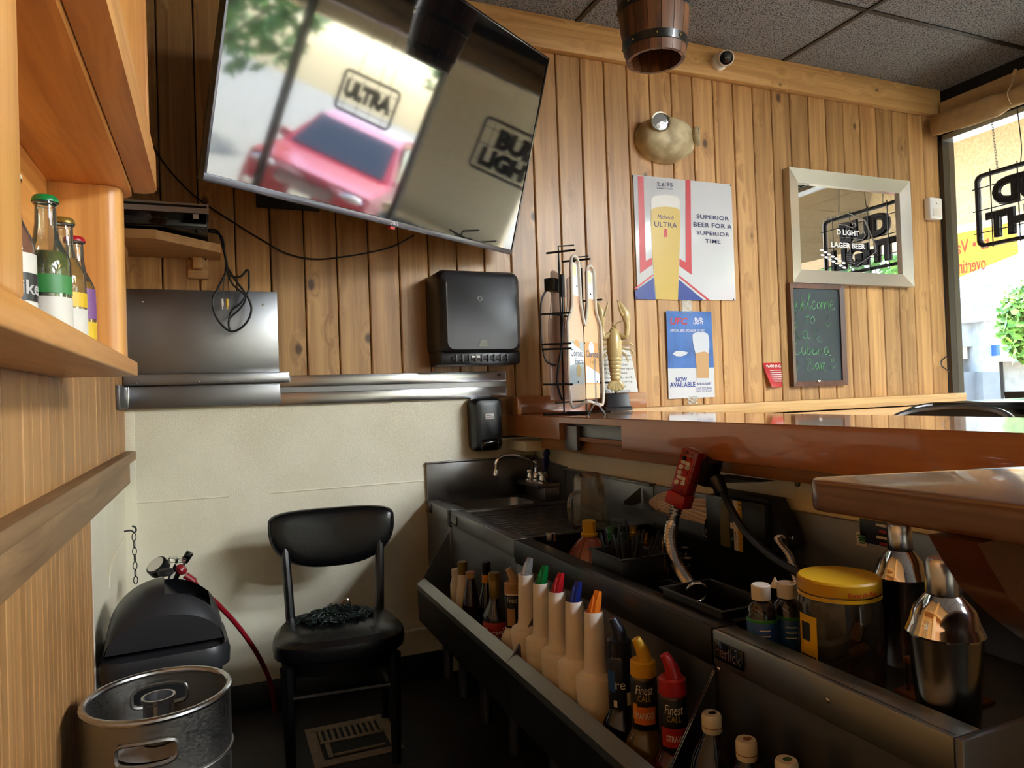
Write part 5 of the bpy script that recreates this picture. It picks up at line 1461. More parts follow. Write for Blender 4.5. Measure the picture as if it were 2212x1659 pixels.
# curved padded backrest, rounded at the lower corners
m = M()
def outl(t, k):
    c, sn = math.cos(t), math.sin(t)
    x = 0.222 * (1 if c > 0 else -1) * abs(c) ** 0.8
    z = 0.062 * abs(sn) ** 0.55 if sn > 0 else -0.160 * abs(sn) ** 0.85
    if sn > 0:
        z -= 0.012 * (1 - (x / 0.222) ** 2)
    return x * k, 0.722 + (z + 0.03) * k - 0.03
def brest(t, k, off):
    x, z = outl(t, k)
    return (x, 0.215 + 0.035 * (1 - (x / 0.222) ** 2) + 0.14 * (z - 0.62) - 0.02 + off, z)
TS = [2 * PI * i / 56 for i in range(56)]
rings = [[brest(t, k, off) for t in TS] for k, off in ((0.02, -0.030), (0.35, -0.030), (0.7, -0.027), (0.88, -0.021), (0.96, -0.012), (1.0, 0.0), (0.97, 0.010), (0.9, 0.014), (0.5, 0.016), (0.02, 0.016))]
m.loft(rings)
m.build('backrest', 'black_vinyl', chr_, sharp=1.2)
M().tube([brest(t, 0.965, -0.0125) for t in TS], 0.0022, 5, closed=True).build('back_piping', 'black_vinyl', chr_)
for s in (-1, 1):
    M().tube([(s * 0.150, 0.150, SZ - 0.09), (s * 0.158, 0.175, 0.50), (s * 0.168, 0.215, 0.68)], 0.0165, 10).build('back_post', 'black_paint', chr_)
    M().tube([(s * 0.165, -0.14, SZ - 0.07), (s * 0.160, -0.145, 0.0)], [0.021, 0.015], 10).build('leg', 'black_paint', chr_)
    M().tube([(s * 0.150, 0.150, SZ - 0.07), (s * 0.165, 0.19, 0.0)], [0.021, 0.015], 10).build('leg', 'black_paint', chr_)
    M().tube([(s * 0.162, -0.142, 0.20), (s * 0.156, 0.165, 0.20)], 0.009, 8).build('stretcher', 'black_paint', chr_)
M().tube([(-0.157, 0.165, 0.235), (0.157, 0.165, 0.235)], 0.010, 8).build('stretcher', 'black_paint', chr_)
M().tube([(-0.161, -0.143, 0.25), (0.161, -0.143, 0.25)], 0.010, 8).build('stretcher', 'black_paint', chr_)
# tangled dark green chain lying on the seat
plain('chain_green', '10201c', 0.5)
gc = thing('chain_pile', 'tangled dark green chain heaped on the chair seat', 'chain', (0.36, 2.47, SZ + 0.018))
rnd = random.Random(5)
proto = {}
ml = M(); chain_link(ml, Vector((0, 0, 0)), 0.030, 0.014, 0.0021, Vector((0, 0, 1)), 0); lme = ml.mesh('link')
for k in range(170):
    a = rnd.uniform(0, 2 * PI); q = math.sqrt(rnd.random())
    x, y = 0.125 * q * math.cos(a), 0.062 * q * math.sin(a)
    z = max(0.0, 0.042 * (1 - q)) * rnd.random() + 0.004
    o = link('link', lme, 'chain_green', gc)
    o.location = (x, y, z); o.rotation_euler = (rnd.uniform(0.9, 2.2), rnd.uniform(-0.5, 0.5), rnd.uniform(0, PI))
M().tube([(0.03 + 0.016 * math.cos(t * 0.5), -0.03, 0.045 + 0.016 * math.sin(t * 0.5)) for t in range(-1, 9)], 0.0025, 6).build('snap_hook', 'chrome', gc)

# ================================================================== FLOOR DRAIN
fd = thing('floor_drain', 'tan square floor drain grate in the dark floor', 'floor drain', (0.266, 2.352, 0.0))
wD = 0.288
plain('drain_tan', '9c866c', 0.6, noise=0.3, nscale=25)
m = M().box((0, 0, -0.004), (wD, 0.04, 0.004)).box((0, wD - 0.06, -0.004), (wD, wD - 0.03, 0.004)).box((0, wD - 0.02, -0.004), (wD, wD, 0.004)).box((0, 0.04, -0.004), (0.035, wD - 0.02, 0.004)).box((wD - 0.035, 0.04, -0.004), (wD, wD - 0.02, 0.004))
fr2 = m
M().box((0, 0, 0.0005), (wD, 0.035, 0.005), 0.001).build('frame_side', 'drain_tan', fd)
M().box((0, wD - 0.035, 0.0005), (wD, wD, 0.005), 0.001).build('frame_side', 'drain_tan', fd)
M().box((0, 0.035, 0.0005), (0.035, wD - 0.035, 0.005), 0.001).build('frame_side', 'drain_tan', fd)
M().box((wD - 0.035, 0.035, 0.0005), (wD, wD - 0.035, 0.005), 0.001).build('frame_side', 'drain_tan', fd)
M().box((0.035, 0.035, 0.0004), (wD - 0.035, wD - 0.035, 0.0012)).build('pit', 'black_matte', fd)
for k in range(11):
    x = 0.04 + k * 0.0205
    M().box((x, 0.165, 0.001), (x + 0.010, 0.25, 0.006), 0.001).build('slat', 'drain_tan', fd)
M().box((0.037, 0.152, 0.001), (wD - 0.037, 0.164, 0.007), 0.001).build('cross_bar', 'drain_tan', fd)
M().box((0.05, 0.05, 0.001), (0.066, 0.15, 0.006), 0.001).build('cross_bar', 'drain_tan', fd)
M().box((0.07, 0.055, 0.001), (wD - 0.05, 0.066, 0.006), 0.001).build('cross_bar', 'drain_tan', fd)
# ================================================================== BOTTLES IN THE SPEED RAILS
ZRF = 0.3985
XC = 0.752
def bottle(name, label, loc, prof, mat, cap=None, bands=(), texts=(), n=28, group=None, rot=0.0):
    o = thing(name, label, 'bottle', loc, (0, 0, rot), group)
    M().lathe([(0.0, 0.001)] + list(prof), n).build('body', mat, o)
    if cap:
        cprof, cm_ = cap
        M().lathe(cprof, 24).build('cap', cm_, o)
    for (z0, z1, r, bm_) in bands:
        M().lathe([(r - 0.0004, z0), (r, z0 + 0.001), (r, z1 - 0.001), (r - 0.0004, z1)], n, cap0=False, cap1=False).build('label', bm_, o)
    for (s, z0, z1, w, r, tm, k) in texts:
        lettering(s, o, tm, -w / 2, w / 2, z0, z1, 0.0, bend=r, depth=0.0003, **k)
    return o
FACE = -0.55      # labels turn towards the camera
def vaned_spout(o, z, mat, h=0.045, lean=0.016):
    """slanted pour spout with ribs"""
    m = M()
    m.lathe([(0.0185, z - 0.012), (0.0185, z + 0.003), (0.012, z + 0.006)], 20)
    m.build('spout_collar', mat, o)
    pts = [[(-0.012, -0.010, z + 0.004), (0.012, -0.010, z + 0.004), (0.012, 0.010, z + 0.004), (-0.012, 0.010, z + 0.004)],
           [(-0.009 + lean * 0.4, -0.008, z + h * 0.5), (0.012 + lean * 0.5, -0.008, z + h * 0.45), (0.012 + lean * 0.5, 0.008, z + h * 0.45), (-0.009 + lean * 0.4, 0.008, z + h * 0.5)],
           [(0.001 + lean, -0.006, z + h), (0.010 + lean, -0.006, z + h * 0.92), (0.010 + lean, 0.006, z + h * 0.92), (0.001 + lean, 0.006, z + h)]]
    M().loft(pts).build('spout', mat, o)
    M().tube([(-0.012, 0, z + 0.006), (0.0, 0, z + h * 0.8)], 0.003, 6).build('spout_vent', mat, o)
thin_glass('spout_clear', 'f0f2f2', 2.0, 0.05, haze=0.2)
glass_g = plain('spout_green', '0e7a3a', 0.2, trans=0.3)
for (yy, mt, nm) in ((1.745, 'spout_clear', 'clear'), (1.650, 'spout_green', 'green'), (1.560, 'red_plastic', 'red'), (1.470, 'blue_plastic', 'dark blue'), (1.379, 'orange_plastic', 'orange')):
    o = thing('pour_bottle', 'white plastic pour bottle with %s spout in the steel rail' % nm, 'bottle', (XC, yy, ZRF), (0, 0, 0.5), 'white pour bottles in the rail')
    M().lathe([(0.0, 0.001), (0.036, 0.0), (0.040, 0.006), (0.0425, 0.10), (0.0425, 0.122)], 32).build('jar', 'cream_plastic', o)
    M().lathe([(0.0435, 0.112), (0.0443, 0.116), (0.0443, 0.142), (0.042, 0.148), (0.030, 0.154), (0.026, 0.160)], 32, cap0=False).build('collar', 'cream_plastic', o)
    M().lathe([(0.027, 0.156), (0.0245, 0.17), (0.0205, 0.286), (0.0195, 0.288), (0.0185, 0.284), (0.0185, 0.272)], 32, cap0=False, cap1=False).build('neck', 'cream_plastic', o)
    vaned_spout(o, 0.283, mt)
# syrup bottles with printed sleeves
def mixer_bottle(label, y, liquid, sleeve, capm, texts, art=None, x=XC, h=0.285, group='printed mixer bottles in the rail'):
    k = h / 0.285
    prof = [(0.036, 0.0), (0.0405, 0.006), (0.0405, 0.072), (0.038, 0.086), (0.0275, 0.106), (0.0245, 0.118), (0.0245, 0.215), (0.019, 0.228)]
    o = bottle('mixer_bottle', label, (x, y, ZRF), [(r, z * k) for r, z in prof], liquid, None, [(0.118 * k, 0.212 * k, 0.0254, sleeve)], texts, group=group, rot=FACE)
    M().lathe([(0.024, 0.216 * k), (0.0255, 0.218 * k), (0.0245, 0.243 * k), (0.021, 0.246 * k)], 24).build('cap', capm, o)
    M().tube([(0.004, 0, 0.240 * k), (0.0, 0, 0.262 * k), (-0.012, 0, 0.285 * k)], [0.016, 0.013, 0.0085], 14).build('pour_tip', capm, o)
    for (z0, z1, a0, a1, am) in (art or ()):
        m = M().grid(lambda u, v: (0.0258 * math.sin(a0 + (a1 - a0) * u), -0.0258 * math.cos(a0 + (a1 - a0) * u), (z0 + (z1 - z0) * v) * k), 8, 3)
        m.build('label_art', am, o)
    return o
plain('mango_art', 'c96a1c', 0.35); plain('amber_liq', '5a4a12', 0.1, coat=0.4); plain('berry_liq', '4a0f16', 0.1, coat=0.4)
mixer_bottle('dark blue mixer bottle with blue pour cap in the steel rail', 1.276, 'dark_glass', 'navy_label', 'navy_label', [('re', 0.165, 0.178, 0.02, 0.0262, 'ink_white', {})], [(0.125, 0.15, 0.5, 0.9, 'white_label'), (0.15, 0.19, -1.2, -0.4, 'blue_label'), (0.122, 0.135, -0.6, -0.3, 'white_label')], h=0.30)
mixer_bottle('black mango mixer bottle with yellow pour cap', 1.189, 'amber_liq', 'black_label', 'yellow_plastic', [('Finest', 0.187, 0.204, 0.034, 0.0262, 'ink_white', {'shear': 0.2}), ('CALL', 0.174, 0.185, 0.026, 0.0262, 'ink_gold', {}), ('MANGO', 0.141, 0.153, 0.036, 0.0266, 'ink_white', {})], [(0.130, 0.163, -0.9, 0.9, 'mango_art'), (0.138, 0.168, -1.0, -0.6, 'orange_label')])
mixer_bottle('black strawberry mixer bottle with red pour cap', 1.094, 'berry_liq', 'black_label', 'red_plastic', [('Finest', 0.187, 0.204, 0.034, 0.0262, 'ink_white', {'shear': 0.2}), ('CALL', 0.174, 0.185, 0.026, 0.0262, 'ink_gold', {}), ('STRAW', 0.139, 0.150, 0.03, 0.0266, 'ink_white', {})], [(0.128, 0.162, -1.0, 0.9, 'red_label')])
mixer_bottle('tan capped mixer bottle with dark label at the far rail end', onX(1108, 1260, 0.765).y, 'cream_plastic', 'black_label', 'tan_plastic', [('Finest', 0.185, 0.2, 0.03, 0.0262, 'ink_white', {'shear': 0.2})], [(0.125, 0.175, -0.7, 0.3, 'tan_plastic'), (0.09, 0.115, -1.2, 1.2, 'white_label')], x=0.765, h=0.275)
# far rail bottles
def rail_y(px, py=1260, X=XC):
    return onX(px, py, X).y
bottle('syrup_bottle', 'small white bottle at the very end of the far rail', (XC + 0.01, rail_y(980), ZRF), [(0.021, 0.0), (0.022, 0.005), (0.022, 0.115), (0.016, 0.135), (0.014, 0.145)], 'white_plastic', ([(0.016, 0.143), (0.016, 0.165), (0.013, 0.167)], 'white_plastic'), group='syrup bottles in the far rail')
bottle('syrup_bottle', 'slim cream bottle with gold cap in the far rail', (XC, rail_y(1000), ZRF), [(0.026, 0.0), (0.028, 0.005), (0.027, 0.07), (0.018, 0.14), (0.0155, 0.175)], 'cream_plastic', ([(0.016, 0.172), (0.0165, 0.21), (0.014, 0.213)], 'gold_cap'), group='syrup bottles in the far rail')
bottle('syrup_bottle', 'dark red glass bottle with tan cap in the far rail', (XC - 0.004, rail_y(1019), ZRF), [(0.033, 0.0), (0.035, 0.006), (0.034, 0.055), (0.024, 0.12), (0.014, 0.175), (0.0125, 0.185)], 'plum_glass', ([(0.0145, 0.180), (0.015, 0.198), (0.013, 0.20)], 'tan_plastic'), group='syrup bottles in the far rail')
bottle('syrup_bottle', 'black bottle with orange neck band in the far rail', (XC + 0.028, rail_y(1051, 1260, XC + 0.028), ZRF), [(0.027, 0.0), (0.028, 0.006), (0.028, 0.12), (0.015, 0.165), (0.0135, 0.215)], 'dark_glass', ([(0.0145, 0.205), (0.0145, 0.238), (0.013, 0.24)], 'black_gloss'), [(0.175, 0.2, 0.0148, 'orange_label')], group='syrup bottles in the far rail')
bottle('syrup_bottle', 'dark syrup bottle with gold neck and red script label in the far rail', (XC - 0.006, rail_y(1072), ZRF), [(0.036, 0.0), (0.038, 0.006), (0.038, 0.112), (0.034, 0.13), (0.018, 0.16), (0.0145, 0.178), (0.0145, 0.228)], 'dark_glass', ([(0.0165, 0.222), (0.0165, 0.243), (0.015, 0.245)], 'gold_cap'), [(0.168, 0.222, 0.0158, 'gold_cap'), (0.045, 0.108, 0.0386, 'red_label')], [('Torani', 0.066, 0.094, 0.062, 0.0394, 'ink_white', {'shear': 0.35})], group='syrup bottles in the far rail', rot=FACE)
bottle('glass_jar', 'small clear glass jar beside the red label syrup bottle', (XC - 0.018, rail_y(1094, 1370) , ZRF), [(0.016, 0.0), (0.018, 0.006), (0.018, 0.06), (0.014, 0.07)], 'bottle_glass', ([(0.015, 0.07), (0.0155, 0.08), (0.013, 0.082)], 'screw'))
# dark bottles with white caps in the nearest rail
for i, (px, cy_, yy, l) in enumerate(((1541, 1543, 0.984, 'round dark bottle with stained white cap at the bottom edge'), (1602, 1590, 0.900, 'second dark bottle with brown-spotted white cap at the bottom edge'), (1693, 1637, 0.815, 'dark bottle with green-stained cap cut off by the bottom edge'))):
    zc = onX(px, cy_, XC).z - ZRF
    o = bottle('liquor_bottle', l, (XC, yy, ZRF), [(0.038, 0.0), (0.041, 0.006), (0.041, zc * 0.55), (0.034, zc * 0.68), (0.016, zc * 0.84), (0.0145, zc * 0.9)], 'cola_glass', ([(0.0155, zc - 0.03), (0.0165, zc - 0.027), (0.0165, zc - 0.005), (0.0145, zc), (0.0, zc)], 'white_plastic'), [(0.02, 0.08, 0.0416, 'green_label' if i == 0 else 'white_label')], group='dark capped bottles in the nearest rail')
    M().ball((0.002, 0, zc), (0.008, 0.006, 0.0012), 10, 5).build('cap_stain', ('cola_glass', 'caddy_wood', 'leaf_dark')[i], o)
    M().lathe([(0.0167, zc - 0.021), (0.0167, zc - 0.0195)], 24, cap0=False, cap1=False).build('cap_band', 'caddy_wood', o)

# ================================================================== ITEMS IN THE BLACK WELL
ZW = 0.4405
def well(px, py, X):
    q = onX(px, py, X); return q
q = well(1187, 1150, 0.905)
bottle('water_bottle', 'clear bottle with silver cap at the far corner of the black well', (0.905, q.y - 0.01, ZW), [(0.030, 0.0), (0.032, 0.006), (0.032, 0.18), (0.026, 0.215), (0.013, 0.24), (0.0125, q.z - ZW - 0.02)], 'bottle_glass', ([(0.0145, q.z - ZW - 0.022), (0.015, q.z - ZW), (0.013, q.z - ZW + 0.002)], 'screw'))
q = well(1272, 1125, 1.0)
hj = q.z - ZW
plain('juice_pink', 'a85a4e', 0.1, trans=0.2, coat=0.6)
o = bottle('juice_bottle', 'wide pink juice bottle with yellow cap in the black well', (1.0, q.y, ZW), [(0.062, 0.0), (0.068, 0.008), (0.070, 0.16), (0.068, hj - 0.125), (0.054, hj - 0.085), (0.028, hj - 0.052), (0.018, hj - 0.04), (0.018, hj - 0.03)], 'juice_pink', ([(0.024, hj - 0.042), (0.025, hj - 0.036), (0.019, hj - 0.032), (0.0195, hj), (0.017, hj + 0.002)], 'yellow_plastic'))
for k in range(12):
    a = 2 * PI * k / 12
    M().tube([(0.0705 * math.cos(a), 0.0705 * math.sin(a), 0.15), (0.0685 * math.cos(a), 0.0685 * math.sin(a), hj - 0.125), (0.0545 * math.cos(a), 0.0545 * math.sin(a), hj - 0.085), (0.0285 * math.cos(a), 0.0285 * math.sin(a), hj - 0.052)], 0.002, 5).build('rib', 'juice_pink', o)
caps = ((1319, 1137, 1.095, 'green_plastic', 'bottle with tall green screw cap behind the straws', 0.0125), (1343, 1150, 1.155, 'green_plastic', 'bottle with shorter green screw cap behind the straws', 0.0135), (1367, 1137, 1.15, 'gold_cap', 'gold capped bottle behind the straws, farthest', 0.011), (1393, 1152, 1.16, 'gold_cap', 'gold capped bottle behind the straws, middle', 0.011), (1437, 1160, 1.16, 'gold_cap', 'gold capped bottle just left of the steel gun hose', 0.011), (1430, 1200, 1.05, 'gold_cap', 'tan capped bottle low beside the steel gun hose', 0.013), (1480, 1182, 1.13, 'black_gloss', 'black capped bottle right of the gun hose, farther', 0.012), (1486, 1205, 1.08, 'black_gloss', 'black capped bottle right of the gun hose, nearer', 0.013), (1412, 1182, 1.05, 'plum_glass', 'dark red capped bottle between the gold caps', 0.012))
for (px, py, X, cm_, l, rc_) in caps:
    q = well(px, py, X); h = q.z - ZW
    bottle('liquor_bottle', l, (X, q.y, ZW), [(0.030, 0.0), (0.032, 0.006), (0.032, h * 0.55), (0.015, h * 0.75), (0.012, h * 0.8), (0.012, h - 0.03)], 'dark_glass', ([(rc_ + 0.001, h - 0.04), (rc_ + 0.001, h - 0.032), (rc_, h - 0.031), (rc_ + 0.001, h - 0.026), (rc_, h - 0.024), (rc_ + 0.001, h - 0.018), (rc_, h - 0.016), (rc_, h - 0.002), (rc_ - 0.002, h)], cm_), n=20, group='bottles standing in the black well')
# straw caddy and straws
plain('caddy_black', '0b0b0c', 0.42)
def tray(name, label, x0, x1, y0, y1, z0, z1, cat):
    o = thing(name, label, cat, (x0, y0, z0))
    w, l, h = x1 - x0, y1 - y0, z1 - z0
    t = 0.003
    M().box((0, 0, 0), (w, l, t)).build('base', 'caddy_black', o)
    M().box((0, 0, t), (t, l, h), 0.001).build('side', 'caddy_black', o); M().box((w - t, 0, t), (w, l, h), 0.001).build('side', 'caddy_black', o)
    M().box((t, 0, t), (w - t, t, h), 0.001).build('side', 'caddy_black', o); M().box((t, l - t, t), (w - t, l, h), 0.001).build('side', 'caddy_black', o)
    m = M()
    m.box((-0.006, -0.006, h - 0.004), (w + 0.006, 0.0, h), 0.001).build('rim', 'caddy_black', o)
    M().box((-0.006, 0.0, h - 0.004), (0.0, l, h), 0.001).build('rim', 'caddy_black', o)
    M().box((w, 0.0, h - 0.004), (w + 0.006, l, h), 0.001).build('rim', 'caddy_black', o)
    M().box((-0.006, l, h - 0.004), (w + 0.006, l + 0.006, h), 0.001).build('rim', 'caddy_black', o)
    return o
tray('straw_caddy', 'deep black plastic caddy full of black straws', 0.872, 0.990, 1.455, 1.600, 0.6805, 0.768, 'caddy')
rnd = random.Random(11)
sm = M().lathe([(0.0035, 0.0), (0.0035, 0.16), (0.003, 0.16), (0.003, 0.002)], 10, cap0=False).mesh('straw')
for k in range(22):
    o = link('straw', sm, 'black_matte')
    u = k / 21
    o.location = (0.895 + 0.07 * rnd.random(), 1.468 + 0.10 * u, 0.685)
    o.rotation_euler = (rnd.uniform(-0.28, 0.28) - 0.3 * (u - 0.5), rnd.uniform(-0.22, 0.25), 0)
    o.scale = (1, 1, rnd.uniform(0.72, 0.98))
    tag(o, 'black drinking straw standing in the deep black caddy', 'straw', 'black straws in the caddy')
tray('tool_tray', 'shallow black plastic tray holding a ring bottle opener', 0.862, 0.985, 1.085, 1.275, 0.6805, 0.748, 'tray')
tray('garnish_tray', 'low empty black tray between the straw caddy and the opener tray', 0.866, 0.985, 1.29, 1.43, 0.6805, 0.712, 'tray')
op = thing('bottle_opener', 'steel ring bottle opener leaning in the shallow black tray', 'bottle opener', (0.905, 1.235, 0.700), (0.5, 0.15, -0.5))
M().tube([(0.021 * math.cos(2 * PI * i / 24), 0, 0.055 + 0.026 * math.sin(2 * PI * i / 24)) for i in range(24)], 0.0035, 8, closed=True, flat=0.5).build('ring', 'steel_bright', op)
M().box((-0.010, -0.0015, 0.0), (0.010, 0.0015, 0.034), 0.001).build('blade', 'steel_bright', op)
M().box((XU + 0.062, 1.28, 0.6805), (1.02, 1.318, 0.684)).build('x', 'caddy_black') if False else None

# soda gun in its holster, hose, hose box and tubing
gd = ray(1497, 975); 
GX = 1.15
g_top, g_bot = onX(1500, 972, GX), onX(1463, 1092, GX - 0.03)
ax = (g_top - g_bot).normalized(); Lg = (g_top - g_bot).length
view = (EYE - g_bot).normalized()
fr = (view - ax * view.dot(ax)).normalized()              # gun face turned towards the viewer, a little left
fr = (Matrix.Rotation(-0.50, 3, ax) @ fr).normalized()
sdv = ax.cross(fr).normalized()
Mg = Matrix(((sdv.x, -fr.x, ax.x, g_bot.x), (sdv.y, -fr.y, ax.y, g_bot.y), (sdv.z, -fr.z, ax.z, g_bot.z), (0, 0, 0, 1)))
sg = thing('soda_gun', 'red soda gun with white flavour buttons held in its black holster', 'soda gun')
sg.matrix_world = Mg
M().box((-0.028, -0.024, 0.0), (0.028, 0.026, 0.036), 0.004).build('grip_base', 'red_plastic', sg)
M().box((-0.025, -0.019, 0.036), (0.025, 0.027, Lg), 0.004).build('head', 'gun_red', sg)
M().box((-0.021, -0.0215, 0.052), (0.021, -0.0185, Lg - 0.02), 0.002).build('button_plate', 'red_plastic', sg)
btn = [(-0.009, 0.064, 'O', 0), (0.009, 0.068, 'M', 0), (0.0, 0.079, 'WATER', 1), (-0.009, 0.091, 'G', 0), (0.009, 0.095, '', 2), (-0.009, 0.106, 'T', 0), (0.009, 0.110, 'Q', 0), (0.0, 0.120, 'SODA', 1), (-0.009, 0.130, '', 3), (0.009, 0.132, '', 2)]
for (x, z, s, kind) in btn:
    if kind == 1:
        b_o = M().box((-0.0135, -0.026, z - 0.0045), (0.0135, -0.0215, z + 0.0045), 0.002).build('button', 'white_gloss', sg)
        lettering(s, b_o, 'ink_black', -0.008, 0.008, z - 0.0015, z + 0.0015, -0.0261, depth=0.0002)
    else:
        b_o = M().lathe([(0.0062, 0.0), (0.0062, 0.004), (0.005, 0.006), (0.0, 0.0062)], 16, T(x, -0.0215, z) @ RX90).build('button', ('white_gloss', 0, 'red_plastic', 'black_gloss')[kind], sg)
        if s:
            lettering(s, b_o, 'ink_black', x - 0.0028, x + 0.0028, z - 0.003, z + 0.003, -0.0278, depth=0.0002)
lettering('M-4', sg, 'ink_black', -0.012, 0.012, Lg - 0.015, Lg - 0.006, -0.0205, depth=0.0003)
# steel hose: corrugated rings on a curve
def ridged(path_pts, ridges, r_out, r_in, n=14):
    P_ = curve(path_pts, 24)
    rp_, rr_ = [], []
    tot = ridges * 4
    for i in range(tot + 1):
        t = i / tot * (len(P_) - 1); j = min(int(t), len(P_) - 2)
        rp_.append(P_[j].lerp(P_[j + 1], t - j)); rr_.append((r_in, (r_in + r_out) / 2, r_out, (r_in + r_out) / 2)[i % 4])
    return M().tube(rp_, rr_, n)
m = ridged([g_bot, onX(1452, 1130, GX - 0.05), onX(1447, 1170, GX - 0.09), onX(1456, 1210, GX - 0.12), onX(1476, 1245, GX - 0.15), onX(1495, 1275, GX - 0.17)], 30, 0.0175, 0.0140)
m.build('gun_hose', 'steel_bright')
so_ = bpy.data.objects['gun_hose']
tag(so_, 'corrugated steel hose bending down from the red soda gun', 'hose')
# holster with arm under the bar
hl = thing('gun_holster', 'black soda gun holster bracketed under the bar edge', 'holster')
hc_ = onX(1537, 1020, GX + 0.03)
M().lathe([(0.028, -0.03), (0.034, 0.0), (0.034, 0.04), (0.030, 0.042)], 20, T(*onX(1527, 1020, GX + 0.045)) @ Matrix.Rotation(0.35, 4, 'X')).build('cup', 'black_plastic', hl)
M().tube([onX(1545, 1035, GX + 0.045), onX(1562, 1065, GX + 0.045)], [0.022, 0.014], 12).build('drain_neck', 'black_plastic', hl)
M().prism([(onX(1540, 1000, 1.2).y, 0.933), (onX(1640, 1020, 1.2).y, 0.933), (onX(1545, 1030, 1.2).y, 0.915)], GX + 0.05, GX + 0.10, Matrix(((0, 0, 1, 0), (1, 0, 0, 0), (0, 1, 0, 0), (0, 0, 0, 1)))).build('arm', 'black_matte', hl)
M().tube(curve([onX(1562, 1062, GX + 0.045), onX(1585, 1110, GX + 0.02), onX(1620, 1160, GX), onX(1670, 1205, GX - 0.02), onX(1728, 1240, GX - 0.03), onX(1790, 1275, GX - 0.03)], 8), 0.0095, 10).build('drain_tube', 'black_rubber', hl)
# hose box
hb = thing('hose_box', 'black soda hose junction box with yellow number strip on the steel splash', 'junction box')
a, b = onX(1523, 1065, 1.25), onX(1640, 1200, 1.25)
XB0 = 1.235
yA, yB_ = onX(1523, 1065, XB0).y, onX(1650, 1090, XB0).y
zB0, zB1 = 0.735, 0.873
M().box((XB0, yB_, zB0), (XDIE - 0.021, yA, zB1), 0.003).build('case', 'black_plastic', hb)
sw_ = Matrix(((0, 0, 1, 0), (1, 0, 0, 0), (0, 1, 0, 0), (0, 0, 0, 1)))
M().prism([(yB_ - 0.002, zB1 + 0.012), (yB_ - 0.002, zB0 + 0.02), (yB_ - 0.055, zB0 + 0.045), (yB_ - 0.05, zB0 + 0.075)], XB0 + 0.02, XDIE - 0.022, sw_).build('hose_spout', 'black_matte', hb)
M().box((XB0 + 0.012, yB_ - 0.001, zB1), (XDIE - 0.022, yA - 0.02, zB1 + 0.012), 0.002).build('lid', 'black_matte', hb)
def boxface(name, px0, px1, z0, z1, mat, lift=0.001):
    y0, y1 = onX(px0, 1130, XB0).y, onX(px1, 1130, XB0).y
    return M().box((XB0 - lift, y1, z0), (XB0, y0, z1), 0.0002).build(name, mat, hb), y1, y0
plain('olive_label', '5e5420', 0.5); plain('strip_yellow', 'c89a28', 0.5)
boxface('rating_label', 1556, 1576, zB0 + 0.008, zB1 - 0.006, 'olive_label')
s_, ya_, yb_ = boxface('number_strip', 1585, 1603, zB0 + 0.006, zB1 - 0.003, 'strip_yellow')
boxface('name_strip', 1585, 1594, zB0 + 0.006, zB1 - 0.003, 'white_label', 0.0014)
boxface('indicator', 1578, 1583, zB0 + 0.03, zB0 + 0.036, 'green_label', 0.0014); boxface('indicator', 1578, 1583, zB0 + 0.06, zB0 + 0.075, 'white_label', 0.0014)
for k in range(10):
    m = text_mesh(str(k + 1), 0, 1, 0, 1, 0, depth=0)
    zc = zB1 - 0.012 - k * 0.0125
    for v in m.bm.verts:
        v.co = Vector((XB0 - 0.0016, ya_ + 0.002 + 0.005 * (v.co.z), zc + 0.005 * (v.co.x - 0.5)))
    m.build('number', 'ink_black', hb, flat=True)
for s, z0, z1 in (('W', zB0 + 0.10, zB0 + 0.09), ('-Bar', zB0 + 0.06, zB0 + 0.03)):
    m = text_mesh(s, 0, 1, 0, 1, 0, depth=0)
    for v in m.bm.verts:
        v.co = Vector((XB0 - 0.0018, yb_ - 0.010 + 0.007 * v.co.z, z0 + (z1 - z0) * v.co.x))
    m.build('lettering', 'ink_black', hb, flat=True)
o = ridged([Vector((XB0 + 0.04, yB_ - 0.05, zB0 + 0.06)), onX(1680, 1165, 1.24), onX(1706, 1205, 1.21), onX(1718, 1250, 1.17), onX(1722, 1300, 1.14)], 36, 0.0095, 0.007, 12).build('gun_hose', 'steel_bright')
tag(o, 'corrugated steel hose leaving the right side of the black hose box', 'hose')
# tubing bundle in its steel trough
ht = thing('tubing_bundle', 'bundle of pale braided tubes feeding the black hose box', 'tubing')
for k in range(8):
    f_ = k / 7
    pts = [(XB0 + 0.03, yA + 0.004, zB1 - 0.02 - 0.11 * f_), onX(1490 - 10 * f_, 1080 + 45 * f_, 1.27), onX(1445 - 8 * f_, 1066 + 38 * f_, 1.28), onX(1418 + 10 * f_, 1075 + 22 * f_, 1.285), onX(1410 + 14 * f_, 1090 + 12 * f_, 1.295), (1.298, yA + 0.16 + 0.02 * f_, 0.80 - 0.01 * f_)]
    M().tube(curve(pts, 6), 0.0068, 8).build('tube', 'braid', ht)
tg = thing('steel_trough', 'angled steel trough on the splash below the braided tubes', 'trough')
y0t, y1t = yA + 0.005, onX(1367, 1085, 1.27).y
M().prism([(1.302, 0.84), (1.235, 0.80), (1.235, 0.776), (1.302, 0.79)], y0t, y0t + 0.002, Matrix(((1, 0, 0, 0), (0, 0, 1, 0), (0, 1, 0, 0), (0, 0, 0, 1)))).build('end_plate', 'steel_dark', tg)
M().prism([(1.302, 0.84), (1.235, 0.80), (1.235, 0.776), (1.302, 0.79)], y1t - 0.002, y1t, Matrix(((1, 0, 0, 0), (0, 0, 1, 0), (0, 1, 0, 0), (0, 0, 0, 1)))).build('end_plate', 'steel_dark', tg)
